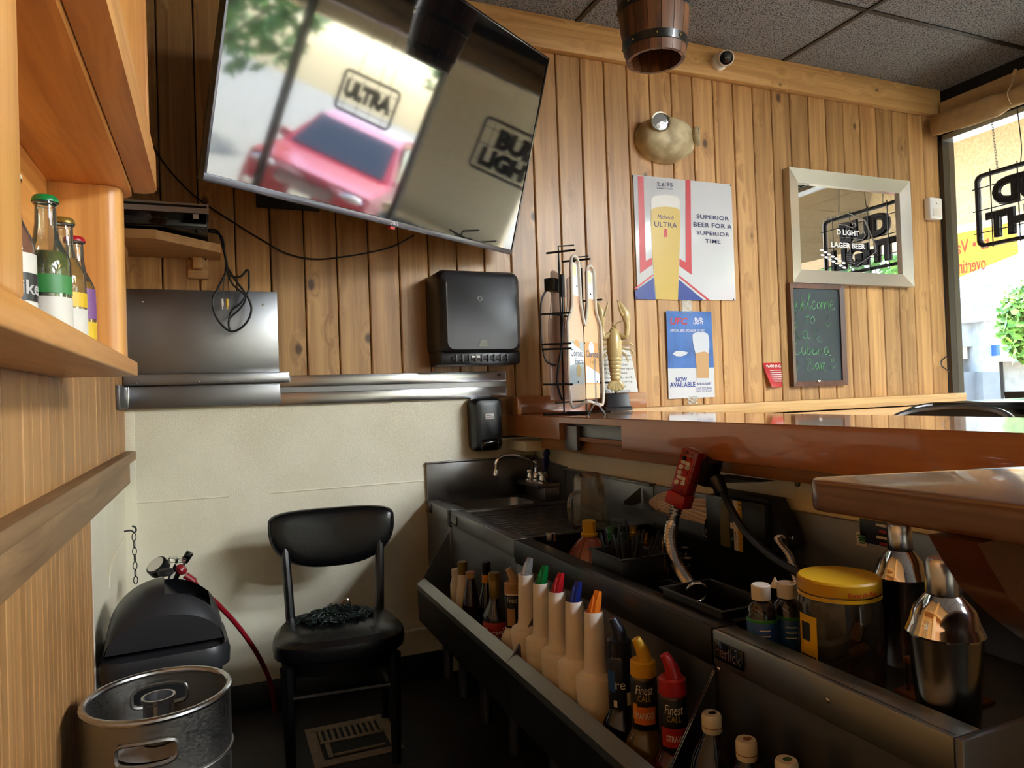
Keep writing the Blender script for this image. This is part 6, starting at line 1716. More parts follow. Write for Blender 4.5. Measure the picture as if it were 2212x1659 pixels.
M().prism([(1.303, 0.738), (1.232, 0.76), (1.232, 0.79), (1.234, 0.79), (1.234, 0.762), (1.303, 0.741)], y0t, y1t, Matrix(((1, 0, 0, 0), (0, 0, 1, 0), (0, 1, 0, 0), (0, 0, 0, 1)))).build('channel', 'steel_dark', tg)

# upside-down clear pitcher on the drainboard
q0, q1 = onX(1262, 1150, 1.10), onX(1258, 1040, 1.16)
pt = thing('pitcher', 'clear ribbed plastic pitcher standing upside down on the drainboard', 'pitcher', (1.135, 2.075, ZU - 0.0150), (0.10, -0.09, 0.0))
Hp = 0.178
prof = [(0.060, 0.0), (0.062, 0.004), (0.053, 0.10), (0.047, Hp - 0.02), (0.043, Hp - 0.004), (0.038, Hp)]
m = M().lathe(prof, 48, cap0=False)
for v in m.bm.verts:
    a = math.atan2(v.co.y, v.co.x); k = 1 + 0.02 * math.cos(a * 12)
    v.co.x *= k; v.co.y *= k
m.build('jug', 'clear_plastic', pt)
M().tube(curve([(-0.052, -0.012, 0.015), (-0.075, -0.022, 0.02), (-0.092, -0.03, 0.06), (-0.090, -0.03, 0.11), (-0.07, -0.02, 0.13), (-0.046, -0.012, 0.128)], 6), 0.006, 8).build('handle', 'clear_plastic', pt)
M().tube([(0.061 * math.cos(2 * PI * i / 36), 0.061 * math.sin(2 * PI * i / 36), 0.003) for i in range(36)], 0.0025, 6, closed=True).build('rim', 'clear_plastic', pt)

# ================================================================== NEAR STATION: jar, brown bottles, shakers
JX, JY = 0.955, 0.898
jr = thing('snack_jar', 'clear plastic jar with big yellow lid on the near station', 'jar', (JX, JY, ZST + 0.0005), (0, 0, -0.62))
thin_glass('jar_plastic', 'a89c94', 1.6, 0.04, haze=0.03)
M().lathe([(0.0, 0.001), (0.058, 0.0), (0.064, 0.008), (0.066, 0.03), (0.066, 0.142), (0.0635, 0.155), (0.061, 0.166)], 40, cap1=False).build('jar_body', 'jar_plastic', jr)
M().lathe([(0.063, 0.165), (0.065, 0.167), (0.065, 0.185), (0.062, 0.1885), (0.055, 0.189), (0.0, 0.189)], 48, cap0=False).build('lid', 'yellow_plastic', jr)
M().lathe([(0.0650, 0.158), (0.0645, 0.164)], 48, cap0=False, cap1=False).build('seal_band', 'yellow_label', jr)
lettering('Botas de Pina', jr, 'ink_red', 0.0, 0.05, 0.168, 0.176, 0.0, bend=0.0652, depth=0.0003, shear=0.2)
m = M().grid(lambda u, v: (0.0666 * math.sin(-1.35 + 0.6 * u), -0.0666 * math.cos(-1.35 + 0.6 * u), 0.02 + 0.11 * v), 8, 2); m.build('yellow_label', 'yellow_label', jr)
m = M().grid(lambda u, v: (0.0669 * math.sin(-1.25 + 0.3 * u), -0.0669 * math.cos(-1.25 + 0.3 * u), 0.088 + 0.03 * v), 6, 2); m.build('label_mark', 'black_label', jr)
for k in range(3):
    m = M().grid(lambda u, v: (0.0669 * math.sin(-1.3 + 0.5 * u), -0.0669 * math.cos(-1.3 + 0.5 * u), 0.03 + 0.015 * k + 0.005 * v), 6, 1); m.build('label_line', 'ink_black', jr)
# paring tools kept inside the jar
for i, (rot, l) in enumerate((((0.9, 0.0, 0.5), 'dark stick with tan end lying inside the clear jar'), ((0.15, 0.2, 0.0), 'dark stick with tan end standing inside the clear jar'))):
    kn = thing('stirring_stick', l, 'stick', (JX - 0.01 + 0.02 * i, JY + 0.03 - 0.03 * i, ZST + 0.022), rot, 'dark sticks in the jar')
    M().lathe([(0.006, 0.0), (0.006, 0.06)], 10).build('shaft', 'stain_frame', kn)
    M().lathe([(0.008, 0.06), (0.0085, 0.075), (0.007, 0.088), (0.0, 0.09)], 12).build('end', 'tan_plastic', kn)
for i, (px, X, l) in enumerate(((1643, 0.885, 'left of two brown bottles with white cap and blue label'), (1698, 0.94, 'right of two brown bottles with white cap and blue label, against the jar'))):
    q = onX(px, 1262 if i == 0 else 1258, X); h = q.z - ZST
    o = bottle('brown_bottle', l, (X, q.y, ZST + 0.0005), [(0.024, 0.0), (0.026, 0.005), (0.026, h * 0.66), (0.022, h * 0.76), (0.013, h * 0.82), (0.013, h * 0.86)], 'cola_glass', ([(0.0165, h - 0.026), (0.0165, h - 0.002), (0.0145, h), (0.0, h)], 'white_plastic'), [(0.012, h * 0.60, 0.0264, 'blue_label'), (h * 0.60, h * 0.64, 0.0264, 'green_label')], group='brown bottles beside the jar', rot=-0.6)
    for k in range(3):
        m = M().grid(lambda u, v: (0.0268 * math.sin(-0.3 + 0.7 * u), -0.0268 * math.cos(-0.3 + 0.7 * u), h * (0.40 + 0.06 * k) + 0.002 * v), 6, 1); m.build('label_line', 'ink_white', o)
    if i == 0:
        M().lathe([(0.010, 0.0), (0.0, 0.02)], 12, T(0.03, 0.04, h - 0.016)).build('x', 'white_plastic', o).name = 'dropper_tip'
def shaker(label, x, y, h, r):
    o = thing('cocktail_shaker', label, 'cocktail shaker', (x, y, ZST + 0.0005), group='steel cocktail shakers')
    zb = h * 0.62
    M().lathe([(0.0, 0.002), (r * 0.70, 0.0), (r * 0.74, 0.004), (r * 0.86, zb * 0.5), (r * 0.99, zb), (r, zb + 0.002)], 40).build('cup', 'steel_cup', o)
    M().lathe([(r * 1.04, zb), (r * 1.06, zb + 0.003), (r * 1.02, zb + 0.007), (r * 0.97, zb + 0.012), (r * 0.93, zb + h * 0.06), (r * 0.80, zb + h * 0.13), (r * 0.5, zb + h * 0.19), (r * 0.38, zb + h * 0.21)], 40, cap0=False).build('dome_top', 'chrome', o)
    M().lathe([(r * 0.46, zb + h * 0.20), (r * 0.48, zb + h * 0.21), (r * 0.44, zb + h * 0.365), (r * 0.38, zb + h * 0.38), (0.0, zb + h * 0.38)], 30, cap0=False).build('cap', 'steel_bright', o)
    return o
shaker('steel cocktail shaker farther back under the counter end', 1.135, 0.925, 0.905 - ZST, 0.044)
shaker('steel cocktail shaker nearest the camera at right', 0.905, 0.674, 0.922 - ZST, 0.046)
# small wooden rack with jigger-topped stoppers between jar and shaker
rk = thing('stopper_rack', 'small wooden rack on thin legs between jar and shaker', 'rack', (1.06, 0.80, ZST))
M().box((-0.035, -0.03, 0.052), (0.045, 0.04, 0.060), 0.001).build('shelf', 'caddy_wood', rk)
M().box((-0.045, -0.05, 0.0), (0.055, 0.05, 0.006), 0.001).build('base', 'caddy_wood', rk)
for x in (-0.03, 0.04):
    for y in (-0.025, 0.035):
        M().tube([(x, y, 0.006), (x, y, 0.052)], 0.003, 6).build('leg', 'steel_bright', rk)
for i, (x, y) in enumerate(((-0.018, 0.01), (0.022, 0.0))):
    s_o = thing('bottle_stopper', ['round chrome bottle stopper standing on the small wooden rack', 'thin chrome rod stopper standing on the small wooden rack'][i], 'stopper', (1.06 + x, 0.80 + y, ZST + 0.060))
    if i == 0:
        M().lathe([(0.012, 0.0), (0.012, 0.003), (0.005, 0.008), (0.005, 0.02)], 16).build('base', 'chrome', s_o)
        M().ball((0, 0, 0.033), 0.014, 16, 12).build('ball', 'chrome', s_o)
    else:
        M().lathe([(0.014, 0.0), (0.014, 0.004), (0.003, 0.008)], 16).build('base', 'steel_dark', s_o)
        M().lathe([(0.002, 0.006), (0.002, 0.07)], 8).build('rod', 'chrome', s_o)
# ================================================================== ON THE BAR: neon sign, lobster, notice, stand
plain('neon_tube', 'cfc8bc', 0.15, coat=0.6)
plain('amber_print', 'd9b497', 0.3); plain('amber_print2', 'deb488', 0.3); plain('print_back', 'c9b0a2', 0.4); plain('print_white', 'e4ebf4', 0.3); plain('print_grey', 'a3adb0', 0.35); plain('print_lime', 'dcdcae', 0.35); plain('print_orange', 'd29450', 0.35); plain('print_navy', '3a4668', 0.4); plain('print_gold', 'b08f4a', 0.4)
az = math.radians(54)
nx = Vector((math.sin(az), math.cos(az), 0)); nn = Vector((math.cos(az), -math.sin(az), 0))
c0 = onY(1266, 886, 2.60); c0.z = ZBAR
ns = thing('neon_sign', 'unlit neon sign shaped like two beer bottles on a black wire stand', 'neon sign')
ns.matrix_world = Matrix(((nx.x, -nn.x, 0, c0.x), (nx.y, -nn.y, 0, c0.y), (0, 0, 1, ZBAR), (0, 0, 0, 1)))
def bot_outline(cx, h, w=0.068, nk=0.033):
    right = [(w, 0.02), (w, 0.29), (w * 0.93, 0.335), (nk * 1.45, 0.385), (nk * 1.1, 0.42), (nk, h - 0.05), (nk, h - 0.012)]
    pts = [(cx + x, z + 0.04) for x, z in right] + [(cx + nk * 0.5, h + 0.04)] + [(cx - nk * 0.5, h + 0.04)] + [(cx - x, z + 0.04) for x, z in reversed(right)]
    return pts
def sheetp(name, pts, y0, y1, mat):
    return M().prism(pts, -y1, -y0, RX90).build(name, mat, ns)
L1, L2 = -0.072, 0.072
for cx, hh, wm_ in ((L1, 0.575, 'amber_print'), (L2, 0.56, 'amber_print2')):
    sheetp('printed_bottle', bot_outline(cx, hh), -0.002, 0.002, wm_)
    sheetp('neck_foil', [(cx - 0.0335, 0.48), (cx + 0.0335, 0.48), (cx + 0.0325, hh + 0.025), (cx + 0.016, hh + 0.039), (cx - 0.016, hh + 0.039), (cx - 0.0325, hh + 0.025)], -0.0028, -0.0021, 'print_white')
    sheetp('lime_wedge', [(cx - 0.02, hh - 0.005), (cx + 0.014, hh - 0.02), (cx + 0.02, hh + 0.02), (cx + 0.006, hh + 0.036), (cx - 0.016, hh + 0.03)], -0.0034, -0.0029, 'print_lime')
sheetp('print_label', [(L1 - 0.064, 0.12), (L1 + 0.066, 0.12), (L1 + 0.066, 0.295), (L1 - 0.064, 0.295)], -0.0028, -0.0021, 'print_grey')
sheetp('print_label', [(L1 - 0.064, 0.195), (L1 + 0.066, 0.215), (L1 + 0.066, 0.25), (L1 - 0.064, 0.294)], -0.0033, -0.0029, 'print_white')
sheetp('print_label', [(L2 - 0.070, 0.12), (L2 + 0.066, 0.12), (L2 + 0.066, 0.295), (L2 - 0.070, 0.295)], -0.0028, -0.0021, 'print_orange')
sheetp('print_label', [(L2 - 0.064, 0.125), (L2 + 0.066, 0.125), (L2 + 0.066, 0.165), (L2 - 0.064, 0.20)], -0.0033, -0.0029, 'print_white')
M().lathe([(0.0, 0.0029), (0.026, 0.0033)], 20, T(L1 + 0.0, 0, 0.275) @ RX90, cap1=False).build('print_sun', 'print_orange', ns)
M().lathe([(0.0, 0.0029), (0.026, 0.0033)], 20, T(L2 - 0.005, 0, 0.272) @ RX90, cap1=False).build('print_sun', 'print_white', ns)
M().lathe([(0.0, 0.0035), (0.02, 0.0037)], 20, T(L1 + 0.01, 0, 0.175) @ RX90, cap1=False, sy=1.3).build('print_crest', 'print_gold', ns)
for cx in (L1, L2):
    lettering('Corona', ns, 'print_navy', cx - 0.058, cx + 0.06, 0.232, 0.262, -0.0036, depth=0.0003, bold=0.01)
lettering('Extra', ns, 'print_navy', L1 - 0.02, L1 + 0.056, 0.203, 0.225, -0.0036, depth=0.0003)
lettering('Light', ns, 'print_gold', L2 - 0.02, L2 + 0.05, 0.203, 0.225, -0.0036, depth=0.0003)
# neon tube outline in front of the prints
ol = bot_outline(L1, 0.60, 0.086, 0.036); orr = bot_outline(L2, 0.58, 0.086, 0.036)
left = [p for p in ol if p[0] < L1]; right_l = [p for p in ol if p[0] >= L1]
path = [(L1 - 0.02, 0.035), (L1 - 0.086, 0.06)] + [(L1 - 0.086, 0.33), (L1 - 0.08, 0.375), (L1 - 0.048, 0.42), (L1 - 0.04, 0.46), (L1 - 0.037, 0.60), (L1 - 0.02, 0.635), (L1 + 0.015, 0.635), (L1 + 0.034, 0.60), (L1 + 0.04, 0.46), (L1 + 0.046, 0.43), (0.0, 0.365), (L2 - 0.046, 0.43), (L2 - 0.04, 0.46), (L2 - 0.036, 0.585), (L2 - 0.018, 0.615), (L2 + 0.016, 0.615), (L2 + 0.036, 0.585), (L2 + 0.04, 0.46), (L2 + 0.048, 0.42), (L2 + 0.08, 0.375), (L2 + 0.086, 0.33), (L2 + 0.086, 0.06), (L2 + 0.03, 0.035), (0.0, 0.05)]
M().tube(curve([(x, -0.009, z) for x, z in path], 5, closed=True), 0.0066, 8, closed=True).build('neon_tube', 'neon_tube', ns)
# plain second sheet behind, seen from its side, with the wire frame
BK = 0.085
sheetp('back_sheet', bot_outline(L1, 0.55, 0.07, 0.033), BK, BK + 0.004, 'print_back')
sheetp('back_sheet', bot_outline(L2, 0.54, 0.07, 0.033), BK, BK + 0.004, 'print_back')
for x in (-0.11, 0.10):
    M().tube([(x, 0.045, 0.0), (x, 0.045, 0.62)], 0.004, 6).build('frame_post', 'black_matte', ns)
    M().tube([(x, -0.07, 0.003), (x, 0.14, 0.003)], 0.004, 6).build('frame_foot', 'black_matte', ns)
for z in (0.05, 0.125, 0.40):
    M().tube([(-0.178, 0.045, z), (0.178, 0.045, z)], 0.004, 6).build('frame_bar', 'black_matte', ns)
for (x, z) in ((-0.11, 0.655), (0.03, 0.64), (-0.175, 0.12), (0.175, 0.125), (0.135, 0.48), (-0.175, 0.40), (-0.175, 0.28), (-0.175, 0.26)):
    M().tube([(x, -0.03, z), (x, 0.10, z + 0.004)], 0.0045, 6).build('standoff', 'black_matte', ns)
M().tube([(-0.11, 0.045, 0.62), (-0.11, 0.045, 0.68), (0.0, 0.03, 0.70)], 0.0035, 6).build('wire_arm', 'black_matte', ns)
M().tube([(0.03, 0.045, 0.61), (0.03, 0.045, 0.655), (0.14, 0.03, 0.675)], 0.0035, 6).build('wire_arm', 'black_matte', ns)
M().box((-0.15, 0.05, 0.50), (-0.06, 0.095, 0.55), 0.003).build('transformer', 'black_plastic', ns)
M().tube([(-0.135, 0.02, 0.47), (-0.135, 0.02, 0.56)], 0.010, 10).build('end_cap', 'black_rubber', ns)
M().tube(curve([(-0.12, 0.09, 0.52), (-0.17, 0.10, 0.45), (-0.175, 0.10, 0.30), (-0.165, 0.09, 0.22), (-0.12, 0.07, 0.2)], 6), 0.004, 6).build('cord', 'black_rubber', ns)
M().tube(curve([(-0.135, 0.02, 0.475), (-0.14, 0.02, 0.40), (-0.14, 0.03, 0.28), (-0.15, 0.05, 0.15), (-0.13, 0.05, 0.08), (-0.11, 0.05, 0.06)], 6), 0.005, 6).build('cord', 'black_rubber', ns)
for (x, z) in ((L1 + 0.02, 0.52), (L2 + 0.005, 0.50), (0.0, 0.29), (L1 + 0.0, 0.13), (L2 + 0.04, 0.13)):
    M().ball((x, -0.004, z), (0.004, 0.002, 0.004), 8, 5).build('rivet', 'black_matte', ns)
# acrylic menu stand edge-on
ac = thing('acrylic_stand', 'thin clear acrylic stand on the bar in front of the neon sign', 'menu stand', (onY(1289, 894, 2.46).x, 2.46, ZBAR))
M().box((-0.003, -0.10, 0.05), (0.003, 0.10, 0.215), 0.0005, mat=Matrix.Rotation(-0.52, 4, 'Z')).build('sheet', 'acrylic', ac)
M().prism([(-0.036, 0.0), (-0.032, 0.0), (0.0, 0.045), (0.032, 0.0), (0.036, 0.0), (0.003, 0.052), (-0.003, 0.052)], -0.09, 0.09, Matrix.Rotation(-0.52, 4, 'Z') @ RX90).build('foot', 'acrylic', ac)
# lobster trophy
lp_ = onY(1332, 884, 2.79)
lb = thing('lobster_trophy', 'gold lobster figure on a black trophy base', 'figurine', (lp_.x, 2.79, ZBAR), (0, 0, -0.35))
rings = [[(x, y, z) for x, y in rrect(2 * w, 2 * w, 0.004, 2)] for z, w in ((0.0, 0.055), (0.012, 0.055), (0.016, 0.050), (0.030, 0.046), (0.068, 0.044), (0.070, 0.043))]
M().loft(rings).build('base', 'dark_grey_plastic', lb)
lb.scale = (1.1, 1.1, 1.1)
M().tube([(0, 0, 0.068), (0, 0, 0.16)], 0.004, 8).build('rod', 'black_matte', lb)
def lob(pts, r, name='leg', flat=None, n=8):
    M().tube(curve(pts, 4), r if not isinstance(r, (list, tuple)) else [r[0] + (r[1] - r[0]) * i / (4 * (len(pts) - 1)) for i in range(4 * (len(pts) - 1) + 1)], n, flat=flat).build(name, 'gold_paint', lb)
# carapace, tail rings, fan
M().loft([[(k * w * math.cos(t), k * d * math.sin(t), z) for t in [2 * PI * i / 20 for i in range(20)]] for z, w, d, k in ((0.218, 0.028, 0.022, 1), (0.24, 0.031, 0.026, 1), (0.28, 0.031, 0.027, 1), (0.315, 0.025, 0.022, 1), (0.335, 0.014, 0.014, 1), (0.35, 0.004, 0.004, 1))]).build('carapace', 'gold_paint', lb)
for k in range(6):
    z = 0.212 - k * 0.0155
    w = 0.029 - k * 0.0016
    M().loft([[(a * w * math.cos(t), a * w * 0.8 * math.sin(t), z + dz) for t in [2 * PI * i / 18 for i in range(18)]] for dz, a in ((-0.011, 0.86), (-0.006, 1.0), (0.002, 1.0), (0.009, 0.85))]).build('tail_ring', 'gold_paint', lb)
for a in (-0.75, -0.38, 0.0, 0.38, 0.75):
    mm = T(0, -0.004, 0.125) @ Matrix.Rotation(a, 4, 'Y')
    M().ball((0, 0, -0.022), (0.014, 0.005, 0.028), 12, 8, mat=mm).build('tail_fin', 'gold_paint', lb)
for s in (-1, 1):
    lob([(s * 0.018, -0.005, 0.315), (s * 0.045, -0.012, 0.30), (s * 0.052, -0.015, 0.335), (s * 0.050, -0.018, 0.36)], (0.009, 0.012), 'claw_arm')
    if s > 0:
        M().loft([[(0.050 + ox + w * math.cos(t), -0.018 + w * 0.6 * math.sin(t), z) for t in [2 * PI * i / 14 for i in range(14)]] for z, w, ox in ((0.352, 0.009, 0.0), (0.375, 0.017, 0.0), (0.40, 0.017, -0.004), (0.425, 0.011, -0.016), (0.445, 0.006, -0.028), (0.452, 0.002, -0.036))]).build('claw', 'gold_paint', lb)
        lob([(0.036, -0.022, 0.385), (0.024, -0.024, 0.41), (0.018, -0.024, 0.44)], (0.008, 0.003), 'claw_thumb')
    else:
        M().loft([[(-0.052 + ox + w * math.cos(t), -0.018 + w * 0.6 * math.sin(t), z) for t in [2 * PI * i / 14 for i in range(14)]] for z, w, ox in ((0.352, 0.009, 0.0), (0.375, 0.016, 0.0), (0.40, 0.015, 0.0), (0.425, 0.009, -0.006), (0.445, 0.003, -0.012))]).build('claw', 'gold_paint', lb)
        lob([(-0.042, -0.022, 0.385), (-0.032, -0.024, 0.41), (-0.024, -0.024, 0.44)], (0.008, 0.003), 'claw_thumb')
    for k, (z0, ex, ez) in enumerate(((0.29, 0.062, 0.31), (0.275, 0.075, 0.262), (0.258, 0.078, 0.225), (0.24, 0.055, 0.195))):
        lob([(s * 0.026, 0.0, z0), (s * 0.045, -0.006, z0 + 0.004 - 0.006 * k), (s * (ex - 0.01), -0.008, (z0 + ez) / 2 + 0.004), (s * ex, -0.008, ez)], (0.0055, 0.0028), 'leg')
    lob([(s * 0.006, -0.008, 0.34), (s * 0.012, -0.02, 0.357), (s * 0.035, -0.03, 0.362)], (0.0025, 0.001), 'antenna')
    lob([(s * 0.004, -0.010, 0.34), (s * 0.007, -0.022, 0.365)], (0.0022, 0.001), 'antenna')
    M().ball((s * 0.009, -0.012, 0.338), 0.004, 8, 6).build('eye', 'gold_paint', lb)
# printed pregnancy notice behind the lobster
pa_, pb_ = onY(1290, 848, D - 0.06), onY(1378, 846, D - 0.06)
nt2 = thing('warning_notice', 'white printed alcohol warning notice leaning behind the gold lobster', 'notice', (pa_.x, D - 0.058, 1.154))
nw, nh = pb_.x - pa_.x, 0.215
M().grid(lambda u, v: (u * nw - 0.012 * v * v * (u), -0.004 - 0.012 * math.sin(PI * u) * v + 0.045 * v, v * nh), 10, 8).build('sheet', 'paper_white', nt2, sharp=3)
for k, s in enumerate(('WARNING', 'Drinking Distilled', 'Spirits, Beer, Coolers,', 'Wine and Other', 'Alcoholic Beverages', 'May Increase', 'Cancer Risk, and,', 'During Pregnancy,', 'Can Cause', 'Birth Defects')):
    zt2 = nh * (0.93 - 0.095 * k)
    hw = min(nw * 0.46, 0.0052 * len(s))
    m = text_mesh(s, nw / 2 - hw, nw / 2 + hw, zt2 - 0.0135, zt2 - 0.002, 0, depth=0)
    for v in m.bm.verts:
        u_, v_ = v.co.x / nw, v.co.z / nh
        v.co.y = -0.0048 - 0.012 * math.sin(PI * u_) * v_ + 0.045 * v_
    m.build('lettering', 'ink_black', nt2, flat=True)

# ================================================================== BARREL PENDANT
YBL = 2.12
pb0 = onY(1416, 132, YBL)
bl2 = thing('barrel_pendant', 'open-bottomed wooden barrel pendant lamp hanging from the ceiling', 'pendant lamp', (pb0.x, YBL, pb0.z), (0.0, 0.0, 0))
HB = ZC - pb0.z - 0.06
RB = 0.128
def rbar(t):
    return RB * (0.80 + 0.20 * math.sin(PI * t))
NS = 16
for k in range(NS):
    a0, a1 = 2 * PI * k / NS + 0.008, 2 * PI * (k + 1) / NS - 0.008
    rings = []
    for j in range(9):
        t = j / 8
        ro = rbar(t); ri = ro - 0.012
        am = (a0 + a1) / 2
        rings.append([(ro * math.cos(a0), ro * math.sin(a0), t * HB), (ro * 1.004 * math.cos(am), ro * 1.004 * math.sin(am), t * HB), (ro * math.cos(a1), ro * math.sin(a1), t * HB), (ri * math.cos(a1), ri * math.sin(a1), t * HB), (ri * math.cos(a0), ri * math.sin(a0), t * HB)])
    M().loft(rings).build('stave', 'stave_wood', bl2)
for t0, t1 in ((0.07, 0.13), (0.34, 0.40), (0.60, 0.66), (0.84, 0.90)):
    h = M().lathe([(rbar(t0) + 0.001, t0 * HB), (rbar(t0) + 0.003, t0 * HB + 0.001), (rbar(t1) + 0.003, t1 * HB - 0.001), (rbar(t1) + 0.001, t1 * HB)], 48, cap0=False, cap1=False).build('hoop', 'black_paint', bl2)
    for k in range(8):
        a = 2 * PI * k / 8 + 0.25
        r = rbar((t0 + t1) / 2) + 0.004
        M().ball((r * math.cos(a), r * math.sin(a), (t0 + t1) / 2 * HB), 0.004, 8, 6).build('rivet', 'gold_cap', h)
M().lathe([(0.0, HB * 0.93), (rbar(0.93) - 0.012, HB * 0.93), (rbar(0.93) - 0.012, HB * 0.95), (0.0, HB * 0.95)], 32).build('lid', 'stave_wood', bl2)
M().tube([(0, 0, HB * 0.95), (0, 0, ZC - pb0.z - 0.005)], 0.006, 8).build('stem', 'black_matte', bl2)
M().lathe([(0.02, HB * 0.86), (0.02, HB * 0.93)], 16).build('socket', 'black_plastic', bl2)

# ================================================================== WINDOW: valance, neon signs
va = thing('window_valance', 'rolled tan canvas shade tied along the top of the window', 'window shade', (XR - 0.06, 0, 0))
rnd = random.Random(3)
rings = []
ys = [D - 0.055 - i * 0.06 for i in range(60)]
ph = [rnd.uniform(0, 6) for _ in range(6)]
for i, yy in enumerate(ys):
    ring = []
    tie = 1 - 0.35 * math.exp(-((yy - 2.42) / 0.035) ** 2) - 0.35 * math.exp(-((yy - 1.2) / 0.035) ** 2)
    sag = 0.02 * math.sin((D - yy) * 5.0)
    for j in range(20):
        t = 2 * PI * j / 20
        r = 0.058 * tie * (1 + 0.12 * math.sin(3 * t + ph[0] + yy * 7) + 0.08 * math.sin(5 * t + yy * 13))
        ring.append((-0.035 + r * 0.8 * math.cos(t), yy, 2.648 - sag * 0.6 + r * math.sin(t)))
    rings.append(ring)
M().loft(rings).build('roll', 'canvas', va, sharp=3)
M().grid(lambda u, v: (0.012 + 0.008 * math.sin(u * 40) * (1 - v), ys[0] - (ys[0] - ys[-1]) * u, 2.66 + 0.13 * v), 90, 3).build('hanging_cloth', 'canvas', va, sharp=3)
for yy in (2.42, 1.2):
    M().tube(curve([(-0.06, yy, 2.60), (-0.085, yy, 2.65), (-0.04, yy + 0.006, 2.71), (-0.01, yy, 2.78)], 5), 0.004, 6).build('tie_cord', 'tan_plastic', va)
    M().tube([(-0.02, yy - 0.01, 2.79), (-0.02, yy + 0.01, 2.76)], 0.008, 6).build('tie_knot', 'tan_plastic', va)

plain('sign_black', '141216', 0.45); plain('sign_tube', 'c9cbe0', 0.2); plain('sign_face', 'b9c2d8', 0.3)
def beer_window_sign(name, label, yc, zc, w, h, lines, tubes):
    o = thing(name, label, 'neon sign', (XR - 0.055, yc, zc), (0, 0, PI / 2), group='neon signs hanging in the windows')
    # local x runs along +y so the words read from the street; local -y points out of the window
    fr3 = [(x, 0, z) for x, z in rrect(w, h, 0.03, 5)]
    M().tube(fr3, 0.012, 8, closed=True).build('border_backing', 'sign_black', o)
    M().tube([(x * 0.985, -0.016, z * 0.975) for x, y, z in fr3], 0.006, 8, closed=True).build('border_tube', 'sign_tube', o)
    for zz_ in (-0.32, 0.0, 0.32):
        M().tube([(-w / 2 - 0.02, 0.012, h * zz_), (w / 2 + 0.02, 0.012, h * zz_)], 0.003, 6).build('grid_bar', 'sign_black', o)
    for xx in (-0.36, -0.12, 0.12, 0.36):
        M().tube([(w * xx, 0.014, -h / 2 - 0.02), (w * xx, 0.014, h / 2 + 0.02)], 0.003, 6).build('grid_bar', 'sign_black', o)
    for (s, x0, x1, z0, z1) in lines:
        m = text_mesh(s, x0, x1, z0, z1, 0.0, depth=0.0, outline=0.017, bold=0.0)
        m.build('letter_backing', 'sign_black', o, sharp=1.0)
        m = text_mesh(s, x0, x1, z0, z1, -0.016, depth=0.0, outline=0.008, bold=0.0)
        m.build('letter_tube', 'sign_tube', o, sharp=1.0)
    for (xx) in (-0.28, 0.30):
        ztop = 2.60 - zc
        m = M()
        n = int((ztop - h / 2) / 0.016)
        for k in range(n):
            lk = M(); chain_link(lk, Vector((0, 0, 0)), 0.021, 0.010, 0.0014, Vector((0, 0, 1)), (k % 2) * PI / 2)
            l_o = lk.build('chain_link', 'steel_dark', o); l_o.location = (w * xx + 0.02 * (k / n), 0.006, h / 2 + 0.012 + k * 0.016)
    M().tube(curve([(0.06, 0.006, h / 2), (0.05, 0.008, h / 2 + 0.10), (0.065, 0.006, 2.6 - zc)], 5), 0.0025, 6).build('cord', 'black_rubber', o)
    return o
beer_window_sign('neon_sign', 'black outlined two-line beer sign hanging on chains in the window, seen from behind', 2.36, 2.095, 0.60, 0.39, (('BUD', -0.17, 0.22, 0.0, 0.155), ('LIGHT', -0.25, 0.26, -0.165, -0.015)), None)
beer_window_sign('neon_sign', 'black outlined one-word beer sign in the next window, reflected in the television', 1.13, 2.02, 0.46, 0.30, (('ULTRA', -0.2, 0.2, -0.05, 0.09),), None)

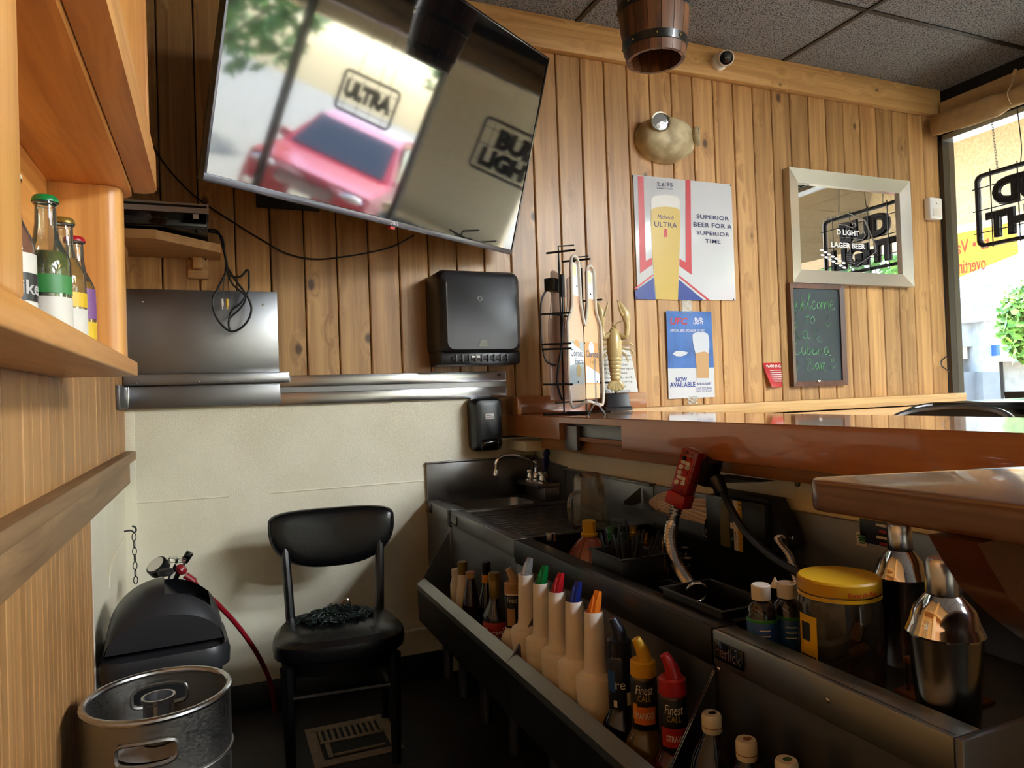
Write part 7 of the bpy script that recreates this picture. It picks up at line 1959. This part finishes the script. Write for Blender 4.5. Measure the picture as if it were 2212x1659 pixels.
# ================================================================== BEYOND THE BAR: stools and table
def stool(label, x, y, rot, ZT=1.098):
    o = thing('bar_stool', label, 'bar stool', (x, y, 0), (0, 0, rot), group='black bar stools behind the bar')
    M().lathe([(0.0, 0.70), (0.17, 0.70), (0.19, 0.715), (0.19, 0.745), (0.17, 0.76), (0.0, 0.765)], 28).build('seat', 'black_vinyl', o)
    for a in (0.785, 2.356, 3.927, 5.498):
        M().tube([(0.12 * math.cos(a), 0.12 * math.sin(a), 0.70), (0.20 * math.cos(a), 0.20 * math.sin(a), 0.0)], 0.013, 8).build('leg', 'black_paint', o)
    M().tube([(0.172 * math.cos(2 * PI * i / 32), 0.172 * math.sin(2 * PI * i / 32), 0.26) for i in range(32)], 0.009, 8, closed=True).build('foot_ring', 'steel_dark', o)
    arc = [(0.19 * math.sin(t), 0.16 * math.cos(t) * 1.0 + 0.03, ZT - 0.055 * (abs(t) / 1.25) ** 3) for t in [-1.25 + 2.5 * i / 20 for i in range(21)]]
    M().tube(arc, 0.012, 8).build('back_rim', 'steel_dark', o)
    M().loft([[(p[0], p[1] - 0.006, p[2]) for p in arc] + [(p[0], p[1] - 0.006, ZT - 0.16) for p in reversed(arc)], [(p[0], p[1] + 0.006, p[2]) for p in arc] + [(p[0], p[1] + 0.006, ZT - 0.16) for p in reversed(arc)]]).build('back_panel', 'black_plastic', o)
    for s in (-1, 1):
        M().tube([(s * 0.16, 0.10, 0.74), (s * 0.172, 0.105, ZT - 0.14)], 0.010, 8).build('back_post', 'black_paint', o)
    return o
q = onX(2025, 888, 2.0)
stool('black bar stool whose curved back just shows over the bar, nearer', 2.0, q.y, -1.2, q.z)
q = onX(2062, 876, 2.75)
stool('black bar stool with chrome back rim farther toward the window', 2.72, q.y, -1.0, q.z)
q = onX(2060, 886, 2.45)
tb = thing('high_table', 'dark high table behind the bar stools near the window', 'table', (2.6, 0.95, 0))
qz = onX(2150, 884, 2.4).z
M().box((-0.30, -0.45, 1.045), (0.35, q.y - 0.95 - 0.03, 1.085), 0.004).build('table_top', 'black_gloss', tb)
M().tube([(0.02, 0.0, 0.0), (0.02, 0.0, 1.045)], 0.035, 12).build('pedestal', 'black_paint', tb)
M().lathe([(0.24, 0.0), (0.24, 0.015), (0.05, 0.04)], 28, T(0.02, 0.0, 0)).build('foot', 'black_paint', tb)
# plain dark chair back by the glass
pp = [onX(a, b, 3.3) for a, b in ((2170, 846), (2240, 846), (2230, 884), (2182, 884))]
ck = thing('window_chair', 'grey plastic chair with flat flared back by the window glass', 'chair', (3.3, pp[0].y, 0))
yl, yr = pp[0].y, pp[1].y
M().loft([[(-0.006, 0, pp[0].z), (-0.006, yr - yl, pp[0].z), (-0.006, yr - yl + 0.03, pp[0].z - 0.3), (-0.006, -0.05, pp[0].z - 0.3)], [(0.006, 0, pp[0].z), (0.006, yr - yl, pp[0].z), (0.03, yr - yl + 0.03, pp[0].z - 0.3), (0.03, -0.05, pp[0].z - 0.3)]]).build('backrest', 'dark_grey_plastic', ck)
yc_ = (yr - yl) / 2
M().box((-0.36, yc_ - 0.2, 0.74), (0.03, yc_ + 0.2, 0.77), 0.01).build('seat', 'dark_grey_plastic', ck)
for xx in (-0.34, 0.01):
    for yy in (-0.17, 0.17):
        M().tube([(xx, yc_ + yy, 0.74), (xx, yc_ + yy * 1.1, 0.0)], 0.012, 8).build('leg', 'dark_grey_plastic', ck)
